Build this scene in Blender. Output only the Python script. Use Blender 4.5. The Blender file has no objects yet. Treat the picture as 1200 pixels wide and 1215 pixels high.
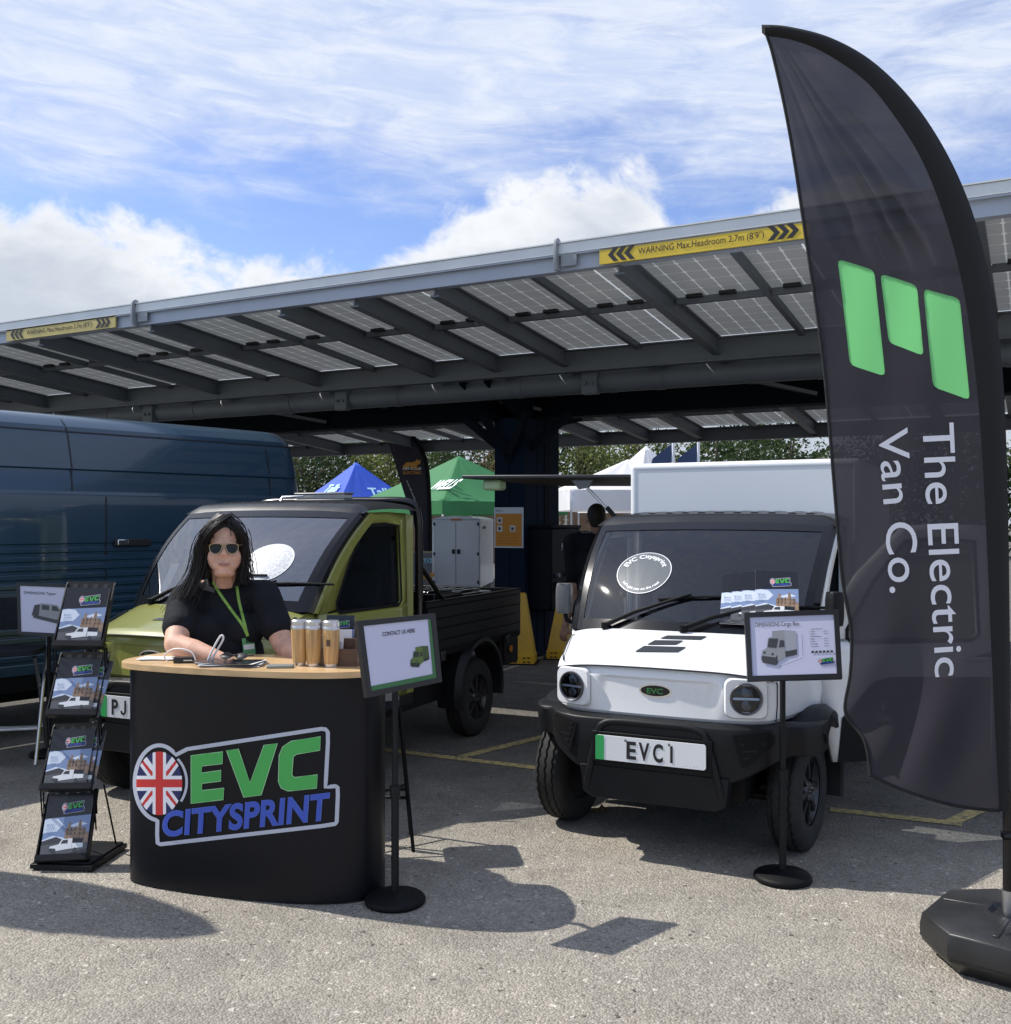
import bpy, bmesh, math, random
import numpy as np
from mathutils import Matrix, Vector
from mathutils.geometry import tessellate_polygon
random.seed(7)
R = math.radians
sc = bpy.context.scene
COL = sc.collection

# ---------------------------------------------------------------- camera, sky, sun, exposure
CAM_H, F = 1.6, 1200.0
cd = bpy.data.cameras.new('camera'); cam = bpy.data.objects.new('camera', cd); COL.objects.link(cam)
cam.location = (0, 0, CAM_H); cam.rotation_euler = (R(90), 0, 0)
cd.sensor_fit = 'HORIZONTAL'; cd.sensor_width = 36; cd.lens = 36 * F / 1200
cd.shift_y = 12.5 / 1200          # horizon a touch below the middle of the frame
cd.clip_start = 0.05; cd.clip_end = 1000
sc.camera = cam
sc.view_settings.view_transform = 'Standard'; sc.view_settings.look = 'None'
sc.view_settings.exposure = 0.18; sc.view_settings.gamma = 1
sc.cycles.max_bounces = 10; sc.cycles.transparent_max_bounces = 24; sc.cycles.use_denoising = True
sc.cycles.sample_clamp_indirect = 6.0

SUN_DIR = Vector((-0.82, 0.25, 1.0)).normalized()
SUN_EL = math.asin(SUN_DIR.z); SUN_ROT = math.atan2(SUN_DIR.x, SUN_DIR.y)
sd = bpy.data.lights.new('sun', 'SUN'); sun = bpy.data.objects.new('sun', sd); COL.objects.link(sun)
sd.energy = 5.0; sd.angle = R(0.53); sd.color = (1.0, 0.955, 0.88)
sun.rotation_euler = SUN_DIR.to_track_quat('Z', 'Y').to_euler()
sun.location = (-20, 6, 25)

SKY_STRENGTH = 0.11
w = bpy.data.worlds.new('World'); sc.world = w; w.use_nodes = True
def make_world():
    nt = w.node_tree; N = nt.nodes; L = nt.links; N.clear()
    out = N.new('ShaderNodeOutputWorld'); bg = N.new('ShaderNodeBackground'); bg.inputs[1].default_value = SKY_STRENGTH
    L.new(bg.outputs[0], out.inputs[0])
    sky = N.new('ShaderNodeTexSky'); sky.sky_type = 'NISHITA'; sky.sun_disc = False
    sky.sun_elevation = SUN_EL; sky.sun_rotation = SUN_ROT; sky.air_density = 1.0; sky.dust_density = 0.6; sky.ozone_density = 2.5
    tc = N.new('ShaderNodeTexCoord'); sx = N.new('ShaderNodeSeparateXYZ'); L.new(tc.outputs['Generated'], sx.inputs[0])
    def m(op, a, b=None, c=None, clamp=False):
        n = N.new('ShaderNodeMath'); n.operation = op; n.use_clamp = clamp
        for i, x in enumerate((a, b, c)):
            if x is None: continue
            if isinstance(x, (int, float)): n.inputs[i].default_value = x
            else: L.new(x, n.inputs[i])
        return n.outputs[0]
    az = m('ARCTAN2', sx.outputs[0], sx.outputs[1]); el = m('ARCSINE', sx.outputs[2])
    def noise(ax, ay, az_off, scale, detail, rough=0.55, dist=0.0):
        cx = N.new('ShaderNodeCombineXYZ'); L.new(m('MULTIPLY', az, ax), cx.inputs[0]); 
        L.new(m('MULTIPLY_ADD', el, ay, m('MULTIPLY', az, az_off)), cx.inputs[1])
        cx.inputs[2].default_value = ax * 3.1 + ay
        n = N.new('ShaderNodeTexNoise'); n.inputs['Scale'].default_value = scale; n.inputs['Detail'].default_value = detail
        n.inputs['Roughness'].default_value = rough; n.inputs['Distortion'].default_value = dist
        L.new(cx.outputs[0], n.inputs[0]); return n.outputs[0]
    def mrange(v, a, b, c=0.0, d=1.0, smooth=True):
        n = N.new('ShaderNodeMapRange'); n.interpolation_type = 'SMOOTHSTEP' if smooth else 'LINEAR'
        L.new(v, n.inputs[0])
        for i, x in zip((1, 2, 3, 4), (a, b, c, d)): n.inputs[i].default_value = x
        return n.outputs[0]
    def mix(f, a, b):
        n = N.new('ShaderNodeMix'); n.data_type = 'RGBA'
        if isinstance(f, (int, float)): n.inputs[0].default_value = f
        else: L.new(f, n.inputs[0])
        for i, x in ((6, a), (7, b)):
            if isinstance(x, tuple): n.inputs[i].default_value = x
            else: L.new(x, n.inputs[i])
        return n.outputs[2]
    # blue of the clear sky: nishita, a little richer
    hs = N.new('ShaderNodeHueSaturation'); hs.inputs['Hue'].default_value = .516; hs.inputs['Saturation'].default_value = SKY_SAT; hs.inputs['Value'].default_value = SKY_VAL
    L.new(sky.outputs[0], hs.inputs['Color']); blue = hs.outputs[0]
    k = 0.93 / SKY_STRENGTH
    # cirrus veil, streaked, thick overhead
    n1 = noise(3.4, 12.0, -0.6, 1.0, 9, 0.60, 0.7)
    n4 = noise(13, 26, 0.0, 1.0, 8, 0.6, 0.5)
    n2 = noise(9.0, 46.0, 3.0, 1.0, 7, 0.65, 0.6)
    n3 = noise(1.2, 5.0, 0.6, 1.6, 3)
    cov = mrange(el, 0.235, 0.42, -0.26, 0.16, False)
    s = m('ADD', m('ADD', m('ADD', m('MULTIPLY', n1, 0.46), m('MULTIPLY', n2, 0.18)), m('MULTIPLY', n3, 0.28)), m('MULTIPLY', n4, 0.22))
    cir = mrange(m('ADD', s, cov), 0.40, 0.70)
    cir = m('MULTIPLY', m('MULTIPLY', cir, mrange(el, -0.02, 0.25, 0.0, 0.93)), mrange(el, 0.52, 0.95, 1.0, 0.62))
    cirrus_col = mix(mrange(n2, 0.35, 0.7), (0.60 * k, 0.70 * k, 0.92 * k, 1), (0.82 * k, 0.87 * k, 0.97 * k, 1))
    col = mix(cir, blue, cirrus_col)
    # cumulus banks low down: a skyline curve over azimuth, ragged by noise
    fc = N.new('ShaderNodeFloatCurve')
    t = m('MULTIPLY_ADD', az, 1 / 1.3, 0.5)
    L.new(t, fc.inputs['Value'])
    cv = fc.mapping.curves[0]; fc.mapping.use_clip = False
    pts = [(-.65, .24), (-.52, .285), (-.46, .290), (-.395, .272), (-.32, .256), (-.245, .242), (-.15, .232), (-.118, .25), (-.066, .292), (0, .322), (.083, .345), (.14, .325), (.175, .28), (.215, .262), (.245, .285), (.29, .325), (.38, .31), (.5, .27), (.65, .25)]
    for i, (a, h) in enumerate(pts):
        x, y = a / 1.3 + .5, h * 2
        if i == 0: cv.points[0].location = (x, y)
        elif i == len(pts) - 1: cv.points[len(cv.points) - 1].location = (x, y)
        else: cv.points.new(x, y)
    fc.mapping.update()
    H = m('MULTIPLY', fc.outputs[0], 0.5)
    c1 = noise(9, 11, 0.0, 1.0, 8, 0.58, 0.5)
    c2 = noise(28, 34, 0.0, 1.0, 7, 0.6, 0.6)
    puff = m('ADD', m('MULTIPLY', m('SUBTRACT', c1, 0.5), 0.16), m('MULTIPLY', m('SUBTRACT', c2, 0.5), 0.05))
    dist = m('ADD', m('SUBTRACT', H, el), puff)
    cum = mrange(dist, -0.010, 0.022)
    low = noise(7, 20, 0.0, 1.0, 6, 0.55, 0.3)
    shade = mrange(m('ADD', m('MULTIPLY', mrange(dist, 0.0, 0.13, 0, 1, False), 0.55), m('MULTIPLY', low, 0.75)), 0.33, 0.88)
    cum_col = mix(shade, (0.90 * k, 0.92 * k, 0.96 * k, 1), (0.56 * k, 0.62 * k, 0.71 * k, 1))
    cum = m('MULTIPLY', cum, mrange(c1, 0.22, 0.42, 0.72, 1.0))
    col = mix(cum, col, cum_col)
    L.new(col, bg.inputs[0])
SKY_SAT, SKY_VAL = 1.12, 1.45
make_world()

# ---------------------------------------------------------------- helpers
def P(px, py, Y):
    """world point seen at photo pixel (px, py) at depth Y"""
    return Vector(((px - 600) / F * Y, Y, CAM_H - (py - 620) / F * Y))
def G(px, py):
    Y = CAM_H * F / (py - 620); return Vector(((px - 600) / F * Y, Y, 0))

MATS = {}
def mat(name, col, rough=0.5, metal=0.0, var=0.0, vscale=6.0, bump=0.0, bscale=60.0, coat=0.0, spec=0.5, var2=None, stretch=None, trans=0.0, sheen=0.0):
    if name in MATS: return MATS[name]
    M = bpy.data.materials.new(name); M.use_nodes = True; nt = M.node_tree; N = nt.nodes; L = nt.links
    b = N['Principled BSDF']; c = tuple(col[:3]) + (1,)
    b.inputs['Base Color'].default_value = c; b.inputs['Roughness'].default_value = rough; b.inputs['Metallic'].default_value = metal
    b.inputs['Coat Weight'].default_value = coat; b.inputs['Coat Roughness'].default_value = 0.04; b.inputs['Specular IOR Level'].default_value = spec
    b.inputs['Sheen Weight'].default_value = sheen
    tc = N.new('ShaderNodeTexCoord'); src = tc.outputs['Object']
    if stretch:
        mp = N.new('ShaderNodeMapping'); mp.inputs['Scale'].default_value = stretch; L.new(src, mp.inputs[0]); src = mp.outputs[0]
    if var or var2:
        n = N.new('ShaderNodeTexNoise'); n.inputs['Scale'].default_value = vscale; n.inputs['Detail'].default_value = 6; L.new(src, n.inputs[0])
        r = N.new('ShaderNodeValToRGB'); r.color_ramp.elements[0].position = 0.3; r.color_ramp.elements[1].position = 0.7
        lo = tuple(x * (1 - var) for x in c[:3]) + (1,); hi = tuple(min(1, x * (1 + var)) for x in c[:3]) + (1,)
        if var2: hi = tuple(var2[:3]) + (1,)
        r.color_ramp.elements[0].color = lo; r.color_ramp.elements[1].color = hi
        L.new(n.outputs[0], r.inputs[0]); L.new(r.outputs[0], b.inputs['Base Color'])
        mr = N.new('ShaderNodeMapRange'); mr.inputs[3].default_value = max(0.02, rough - .07); mr.inputs[4].default_value = min(1, rough + .07)
        L.new(n.outputs[0], mr.inputs[0]); L.new(mr.outputs[0], b.inputs['Roughness'])
    if bump:
        n2 = N.new('ShaderNodeTexNoise'); n2.inputs['Scale'].default_value = bscale; n2.inputs['Detail'].default_value = 4; L.new(src, n2.inputs[0])
        bp = N.new('ShaderNodeBump'); bp.inputs['Strength'].default_value = bump; bp.inputs['Distance'].default_value = 0.01
        L.new(n2.outputs[0], bp.inputs['Height']); L.new(bp.outputs[0], b.inputs['Normal'])
    if trans:
        tr = N.new('ShaderNodeBsdfTranslucent'); tr.inputs[0].default_value = c
        mx = N.new('ShaderNodeMixShader'); mx.inputs[0].default_value = trans
        L.new(b.outputs[0], mx.inputs[1]); L.new(tr.outputs[0], mx.inputs[2]); L.new(mx.outputs[0], N['Material Output'].inputs[0])
    MATS[name] = M; return M
def glass(name, tint, refl=0.06, rough=0.02):
    if name in MATS: return MATS[name]
    M = bpy.data.materials.new(name); M.use_nodes = True; nt = M.node_tree; N = nt.nodes; L = nt.links
    N.remove(N['Principled BSDF']); t = N.new('ShaderNodeBsdfTransparent'); t.inputs[0].default_value = tuple(tint) + (1,)
    g = N.new('ShaderNodeBsdfGlossy'); g.inputs['Roughness'].default_value = rough
    fr = N.new('ShaderNodeLayerWeight'); fr.inputs['Blend'].default_value = .5
    pw = N.new('ShaderNodeMath'); pw.operation = 'POWER'; pw.inputs[1].default_value = 4.5; L.new(fr.outputs['Facing'], pw.inputs[0])
    mth = N.new('ShaderNodeMath'); mth.operation = 'MULTIPLY_ADD'; mth.use_clamp = True; mth.inputs[1].default_value = 1 - refl; mth.inputs[2].default_value = refl; L.new(pw.outputs[0], mth.inputs[0])
    mx = N.new('ShaderNodeMixShader'); L.new(mth.outputs[0], mx.inputs[0]); L.new(t.outputs[0], mx.inputs[1]); L.new(g.outputs[0], mx.inputs[2])
    L.new(mx.outputs[0], N['Material Output'].inputs[0]); MATS[name] = M; return M

PARENT_M = {}
def tag(o, label=None, cat=None, group=None, kind=None):
    if label: o['label'] = label
    if cat: o['category'] = cat
    if group: o['group'] = group
    if kind: o['kind'] = kind
    return o
def thing(name, label, cat, loc=(0, 0, 0), rz=0.0, group=None):
    o = bpy.data.objects.new(name, None); COL.objects.link(o); o.empty_display_size = .2
    o.location = loc; o.rotation_euler = (0, 0, rz)
    PARENT_M[o.name] = Matrix.Translation(Vector(loc)) @ Matrix.Rotation(rz, 4, 'Z')
    return tag(o, label, cat, group)
def copy_tree(o, parent=None):
    c = o.copy(); COL.objects.link(c); c.parent = parent
    for ch in [x for x in COL.objects if x.parent == o]: copy_tree(ch, c)
    return c

class MB:
    def __init__(s): s.v = []; s.f = []; s.m = []; s.sm = []
    def add(s, vs, fs, mi=0, M=None, smooth=False):
        o = len(s.v)
        for v in vs:
            v = Vector(v); s.v.append(M @ v if M is not None else v)
        for f in fs: s.f.append([o + i for i in f]); s.m.append(mi); s.sm.append(smooth)
    def bx(s, x0, x1, y0, y1, z0, z1, mi=0, M=None):
        vs = [(x, y, z) for z in (z0, z1) for y in (y0, y1) for x in (x0, x1)]
        s.add(vs, [(0, 2, 3, 1), (4, 5, 7, 6), (0, 1, 5, 4), (2, 6, 7, 3), (0, 4, 6, 2), (1, 3, 7, 5)], mi, M)
    def tube(s, pts, r, n=10, mi=0, caps=True, M=None, flat=None):
        pts = [Vector(p) for p in pts]; k = len(pts)
        rs = r if isinstance(r, (list, tuple)) else [r] * k
        vs = []; prev = None
        for i, p in enumerate(pts):
            t = (pts[min(i + 1, k - 1)] - pts[max(i - 1, 0)]).normalized()
            if prev is None:
                a = Vector((0, 0, 1)) if abs(t.z) < .9 else Vector((1, 0, 0)); u = t.cross(a).normalized()
            else:
                u = (prev - t * prev.dot(t)).normalized()
            prev = u; q = t.cross(u)
            for j in range(n):
                a = 2 * math.pi * (j + .5) / n
                d = u * math.cos(a) + q * math.sin(a) * (flat or 1)
                vs.append(p + d * rs[i])
        fs = []
        for i in range(k - 1):
            for j in range(n):
                j2 = (j + 1) % n
                fs.append((i * n + j, i * n + j2, (i + 1) * n + j2, (i + 1) * n + j))
        s.add(vs, fs, mi, M, True)
        if caps:
            s.add(vs[:n], [tuple(range(n))[::-1]], mi, M); s.add(vs[-n:], [tuple(range(n))], mi, M)
    def bar(s, a, b, wx, wz, mi=0, M=None, up=(0, 0, 1)):
        """rectangular bar from a to b, wx wide, wz along up"""
        a = Vector(a); b = Vector(b); t = (b - a).normalized(); up = Vector(up)
        x = t.cross(up).normalized(); z = x.cross(t)
        vs = [p + x * sx * wx / 2 + z * sz * wz / 2 for p in (a, b) for sx, sz in ((-1, -1), (1, -1), (1, 1), (-1, 1))]
        s.add(vs, [(0, 1, 2, 3), (7, 6, 5, 4), (0, 4, 5, 1), (1, 5, 6, 2), (2, 6, 7, 3), (3, 7, 4, 0)], mi, M)
    def lathe(s, prof, n=32, mi=0, M=None, smooth=True, caps=True):
        """prof: (r, h) about local z"""
        vs = [(r * math.cos(2 * math.pi * j / n), r * math.sin(2 * math.pi * j / n), h) for r, h in prof for j in range(n)]
        fs = [(i * n + j, i * n + (j + 1) % n, (i + 1) * n + (j + 1) % n, (i + 1) * n + j) for i in range(len(prof) - 1) for j in range(n)]
        s.add(vs, fs, mi, M, smooth)
        if not caps: return
        if prof[0][0] > 1e-5: s.add(vs[:n], [tuple(range(n))[::-1]], mi, M)
        if prof[-1][0] > 1e-5: s.add(vs[-n:], [tuple(range(n))], mi, M)
    def grid(s, fn, us, vs_, mi=0, smooth=True, M=None, closed_u=False):
        V = [fn(u, v) for v in vs_ for u in us]; n = len(us)
        nf = n if closed_u else n - 1
        s.add(V, [(j * n + i, j * n + (i + 1) % n, (j + 1) * n + (i + 1) % n, (j + 1) * n + i) for j in range(len(vs_) - 1) for i in range(nf)], mi, M, smooth)
    def prism(s, poly, fn, d0, d1, mi=0, M=None):
        """poly 2d, fn(x, y, d) -> 3d; extruded from d0 to d1"""
        n = len(poly); tri = tessellate_polygon([[Vector((x, y, 0)) for x, y in poly]])
        A = [fn(x, y, d0) for x, y in poly]; B = [fn(x, y, d1) for x, y in poly]
        s.add(A, [tuple(t) for t in tri], mi, M); s.add(B, [tuple(t)[::-1] for t in tri], mi, M)
        s.add(A + B, [(i, (i + 1) % n, n + (i + 1) % n, n + i) for i in range(n)], mi, M)
    def decal(s, poly, fn, mi=0, refine=0, M=None):
        """flat polygon mapped by fn(x, y) -> 3d"""
        vs = [Vector((x, y, 0)) for x, y in poly]
        fs = [tuple(t) for t in tessellate_polygon([vs])]
        s.deco(vs, fs, fn, mi, refine, M)
    def deco(s, vs, fs, fn, mi=0, refine=0, M=None):
        vs = [Vector((v[0], v[1], 0)) for v in vs]
        for _ in range(refine):
            cache = {}; nf = []
            def mid(a, b):
                kk = (min(a, b), max(a, b))
                if kk not in cache: vs.append((vs[a] + vs[b]) / 2); cache[kk] = len(vs) - 1
                return cache[kk]
            for f in fs:
                for t in range(1, len(f) - 1):
                    a, b, c = f[0], f[t], f[t + 1]; ab, bc, ca = mid(a, b), mid(b, c), mid(c, a)
                    nf += [(a, ab, ca), (ab, b, bc), (ca, bc, c), (ab, bc, ca)]
            fs = nf
        s.add([fn(v.x, v.y) for v in vs], fs, mi, M)
    def build(s, name, mats, parent=None, world=False, origin=None, bevel=0.0, angle=35, solid=0.0, subsurf=0):
        vs = s.v
        me = bpy.data.meshes.new(name)
        if world and parent is not None:
            I = PARENT_M[parent.name].inverted(); vs = [I @ v for v in vs]
        if origin is not None:
            origin = Vector(origin); vs = [v - origin for v in vs]
        me.from_pydata([tuple(v) for v in vs], [], s.f)
        for m_ in (mats if isinstance(mats, (list, tuple)) else [mats]): me.materials.append(m_)
        me.polygons.foreach_set('material_index', s.m); me.polygons.foreach_set('use_smooth', [True] * len(s.f) if angle else s.sm)
        me.update()
        bm = bmesh.new(); bm.from_mesh(me); bmesh.ops.remove_doubles(bm, verts=bm.verts, dist=2e-5)
        if not getattr(s, 'open', False): bmesh.ops.recalc_face_normals(bm, faces=bm.faces)
        bm.to_mesh(me); bm.free()
        if angle and angle < 180: me.set_sharp_from_angle(angle=R(angle))
        o = bpy.data.objects.new(name, me); COL.objects.link(o)
        if origin is not None: o.location = origin
        if parent is not None: o.parent = parent
        if solid:
            md = o.modifiers.new('solid', 'SOLIDIFY'); md.thickness = solid; md.offset = -1
            es = o.modifiers.new('split', 'EDGE_SPLIT'); es.split_angle = R(angle or 30); es.use_edge_sharp = True
        if bevel:
            md = o.modifiers.new('bevel', 'BEVEL'); md.width = bevel; md.segments = 2; md.limit_method = 'ANGLE'; md.angle_limit = R(40); md.harden_normals = False
        if subsurf:
            md = o.modifiers.new('sub', 'SUBSURF'); md.levels = subsurf; md.render_levels = subsurf
        return o

_tc = {}
def text(body, offset=0.0, shear=0.0, spacing=1.0):
    """glyph outlines filled: (verts, faces, width) with cap height 1"""
    if 'M' in body: offset = 0.0          # heavy offsets fold this glyph over itself
    key = (body, offset, shear, spacing)
    if key in _tc: return _tc[key]
    c = bpy.data.curves.new('txt', 'FONT'); c.body = body; c.offset = offset; c.shear = shear; c.space_character = spacing; c.resolution_u = 5
    c.fill_mode = 'FRONT'
    o = bpy.data.objects.new('txt', c); COL.objects.link(o)
    dg = bpy.context.evaluated_depsgraph_get(); me = bpy.data.meshes.new_from_object(o.evaluated_get(dg))
    vs = [(v.co.x / .69, v.co.y / .69) for v in me.vertices]; fs = [tuple(p.vertices) for p in me.polygons]
    COL.objects.unlink(o); bpy.data.objects.remove(o); bpy.data.meshes.remove(me); bpy.data.curves.remove(c)
    x0 = min(v[0] for v in vs); x1 = max(v[0] for v in vs)
    vs = [(v[0] - x0, v[1]) for v in vs]
    _tc[key] = (vs, fs, x1 - x0); return _tc[key]
def put_text(mb, body, fn, x, y, h, mi=0, width=None, align='L', offset=0.0, refine=0, shear=0.0):
    """text with cap height h, baseline start (x, y) in the 2d space of fn; width squeezes"""
    vs, fs, w0 = text(body, offset, shear); sx = h if width is None else width / w0
    ww = w0 * sx; ox = x - (ww / 2 if align == 'C' else ww if align == 'R' else 0)
    mb.deco([(ox + a * sx, y + b * h) for a, b in vs], fs, fn, mi, refine)
def bil(q):
    """bilinear map of the unit square to four 3d points (bl, br, tr, tl)"""
    q = [Vector(p) for p in q]
    return lambda u, v: q[0] * (1 - u) * (1 - v) + q[1] * u * (1 - v) + q[2] * u * v + q[3] * (1 - u) * v
def circle(cx, cy, r, n=32, ry=None):
    return [(cx + r * math.cos(2 * math.pi * i / n), cy + (ry or r) * math.sin(2 * math.pi * i / n)) for i in range(n)]
def rrect(x0, y0, x1, y1, r, n=4):
    o = []
    for cx, cy, a0 in ((x1 - r, y1 - r, 0), (x0 + r, y1 - r, 90), (x0 + r, y0 + r, 180), (x1 - r, y0 + r, 270)):
        for i in range(n + 1):
            a = R(a0 + 90 * i / n); o.append((cx + r * math.cos(a), cy + r * math.sin(a)))
    return o
def spline(pts, n=8, closed=False):
    pts = [Vector(p) for p in pts]; k = len(pts); o = []
    for i in range(k if closed else k - 1):
        g = (lambda j: pts[j % k]) if closed else (lambda j: pts[max(0, min(k - 1, j))])
        p0, p1, p2, p3 = g(i - 1), g(i), g(i + 1), g(i + 2)
        for j in range(n):
            t = j / n
            o.append(.5 * ((2 * p1) + (p2 - p0) * t + (2 * p0 - 5 * p1 + 4 * p2 - p3) * t * t + (3 * p1 - p0 - 3 * p2 + p3) * t ** 3))
    if not closed: o.append(pts[-1])
    return o
def lin(a, b, n): return [a + (b - a) * i / (n - 1) for i in range(n)]
def strip(mb, pts, wdt, fn, mi=0, closed=False):
    """flat stroke along a 2d polyline"""
    pts = [Vector((p[0], p[1])) for p in pts]; k = len(pts); A = []
    for i, p in enumerate(pts):
        a = pts[(i - 1) % k] if closed else pts[max(i - 1, 0)]; b = pts[(i + 1) % k] if closed else pts[min(i + 1, k - 1)]
        t = (b - a).normalized(); n = Vector((-t.y, t.x))
        A += [p + n * wdt / 2, p - n * wdt / 2]
    fs = [(2 * i, 2 * i + 1, 2 * ((i + 1) % k) + 1, 2 * ((i + 1) % k)) for i in range(k if closed else k - 1)]
    mb.add([fn(p.x, p.y) for p in A], fs, mi)

# ---------------------------------------------------------------- materials
WHITE = mat('white_paint', (.80, .81, .82), .28, coat=.6, var=.02, vscale=3)
GREEN = mat('olive_paint', (.235, .242, .050), .3, coat=.7, var=.04, vscale=3)
BLACKP = mat('black_plastic', (.010, .0105, .012), .46, spec=.24, var=.15, vscale=9, bump=.06, bscale=350)
GLOSSB = mat('gloss_black', (.005, .005, .006), .18, coat=.06, spec=.42, var=.1, vscale=5)
MATB = mat('matt_black', (.006, .006, .007), .6, spec=.18, var=.2, vscale=8)
RUB = mat('tyre_rubber', (.020, .020, .020), .72, spec=.35, var=.25, vscale=12, bump=.1, bscale=200)
CHROME = mat('chrome', (.75, .75, .76), .12, 1.0)
STEEL = mat('bare_steel', (.55, .55, .56), .32, 1.0, var=.1, vscale=20)
DARKM = mat('dark_alloy', (.06, .06, .065), .35, .8)
PLATE = mat('plate_white', (.78, .79, .80), .4)
PGREEN = mat('plate_green', (.03, .38, .10), .4)
INK = mat('ink_black', (.012, .012, .014), .5)
WPRINT = mat('white_print', (.80, .80, .84), .45)
SEAT = mat('seat_cloth', (.018, .020, .025), .9, spec=.2, var=.2, vscale=30)
TRIM = mat('cabin_trim', (.022, .024, .029), .7, spec=.3, var=.15, vscale=10)
GREY = mat('grey_plastic', (.11, .115, .12), .45, var=.06)
AMBER = mat('amber_lens', (.7, .25, .02), .2, coat=.5)
RED = mat('red_lens', (.5, .02, .02), .2, coat=.5)
EGREEN = mat('logo_green', (.065, .42, .085), .42)
EGREENL = mat('logo_pale_green', (.36, .62, .34), .42)
EBLUE = mat('logo_blue', (.045, .095, .50), .42)
EBLUEL = mat('logo_pale_blue', (.09, .16, .55), .42)
SILV = mat('logo_silver', (.50, .52, .60), .42)
NAVY = mat('flag_navy', (.012, .018, .10), .42)
FRED = mat('flag_red', (.60, .03, .03), .42)
# ---------------------------------------------------------------- the maker's logo, in its own 2d sheet (x right, y down)
LOGO_MATS = [SILV, INK, EGREEN, EGREENL, EBLUE, EBLUEL, NAVY, FRED, WPRINT]
def logo(mb, fn, refine=1, cells=70, back=False, base=0, fine=True):
    """fn(x, y, layer) -> 3d"""
    f = lambda k: (lambda x, y: fn(x, y, k))
    cx, cy, rx, ry = 180, 323, 106, 162
    arc = [(cx + rx * math.cos(a), cy - ry * math.sin(a)) for a in [R(48 + (262 - 48) * i / 26) for i in range(27)]]
    line = []
    def seg(a, b, n): line.extend([(a[0] + (b[0] - a[0]) * i / n, a[1] + (b[1] - a[1]) * i / n) for i in range(n)])
    seg((172, 486), (170, 575), 3); seg((173, 584), (186, 588), 2); seg((186, 588), (925, 504), 16); seg((938, 500), (944, 490), 2)
    seg((944, 490), (950, 352), 5); seg((948, 342), (938, 337), 2); seg((938, 337), (896, 342), 2); seg((896, 342), (908, 118), 7)
    seg((906, 104), (896, 92), 2); seg((896, 92), (878, 90), 2); seg((878, 90), (256, 184), 14)
    outer = arc + line
    if back: mb.decal(outer, f(0), base + 1, 1 if refine else 0)
    strip(mb, outer, 17, f(1), base, True)
    strip(mb, [(cx + 118 * math.cos(a), cy - 3 - 135 * math.sin(a)) for a in [R(48 - 86 * i / 14) for i in range(15)]], 11, f(1), base)
    # flag roundel, cell by cell
    fx, fy, fr, fq = 180, 325, 99, 137
    step = 2.0 / cells
    for i in range(cells):
        for j in range(cells):
            u = -1 + (i + .5) * step; v = -1 + (j + .5) * step
            if u * u + v * v > 1: continue
            x, y = u * 1.25, v * 1.25
            ax, ay = abs(u), abs(v)
            if ax < .17 or ay < .13: mi = 7
            elif ax < .30 or ay < .24: mi = 8
            else:
                d = (u - v) if u * v > 0 else (u + v)
                dd = abs(d) * .7071
                mi = 7 if dd < .085 and ((u * d) * (1 if v < 0 else 1) > -.02) else 8 if dd < .20 else 6
            c = [(fx + (u + sx * step / 2) * fr, fy + (v + sy * step / 2) * fq) for sx, sy in ((-1, -1), (1, -1), (1, 1), (-1, 1))]
            mb.add([fn(a, b, 1) for a, b in c], [(0, 1, 2, 3)], base + mi)
    E_ = [(318, 205), (455, 188), (453, 240), (365, 250), (363, 280), (447, 268), (446, 315), (365, 325), (365, 355), (460, 345), (457, 395), (318, 412)]
    V_ = [(470, 183), (522, 176), (572, 322), (632, 160), (690, 152), (620, 375), (545, 385)]
    C_ = [(875, 123), (872, 182), (772, 199), (758, 210), (752, 288), (764, 299), (862, 287), (858, 345), (735, 358), (706, 345), (694, 318), (697, 205), (712, 168), (748, 143)]
    for pl in (E_, V_, C_):
        mx = sum(p[0] for p in pl) / len(pl)
        mb.decal(pl, f(2), base + 2, refine)
        if fine: strip(mb, pl, 3.2, f(3), base + 3, True)
    # second word
    bl, br, tr, tl = (195, 553), (903, 478), (911, 369), (200, 452)
    def q(u, v): return tuple(bl[k] * (1 - u) * (1 - v) + br[k] * u * (1 - v) + tr[k] * u * v + tl[k] * (1 - u) * v for k in (0, 1))
    vs, fs, wd = text('CITYSPRINT', .022, 0, 1.03)
    pts = [q(a / wd, b) for a, b in vs]
    if fine: 
        vs2, fs2, wd2 = text('CITYSPRINT', .038, 0, 1.03)
        mb.deco([q(-.006 + 1.012 * a / wd2, b) for a, b in vs2], fs2, f(2), base + 5, refine)
    mb.deco(pts, fs, f(3), base + 4, refine)
def logo_rect(x0, y0, x1, y1, fn3):
    """place the logo sheet in a rectangle (y up) of a 2d space fn3(x, y, layer)"""
    return lambda x, y, k: fn3(x0 + (x - 65) / (958 - 65) * (x1 - x0), y1 - (y - 80) / (595 - 80) * (y1 - y0), k)

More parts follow.
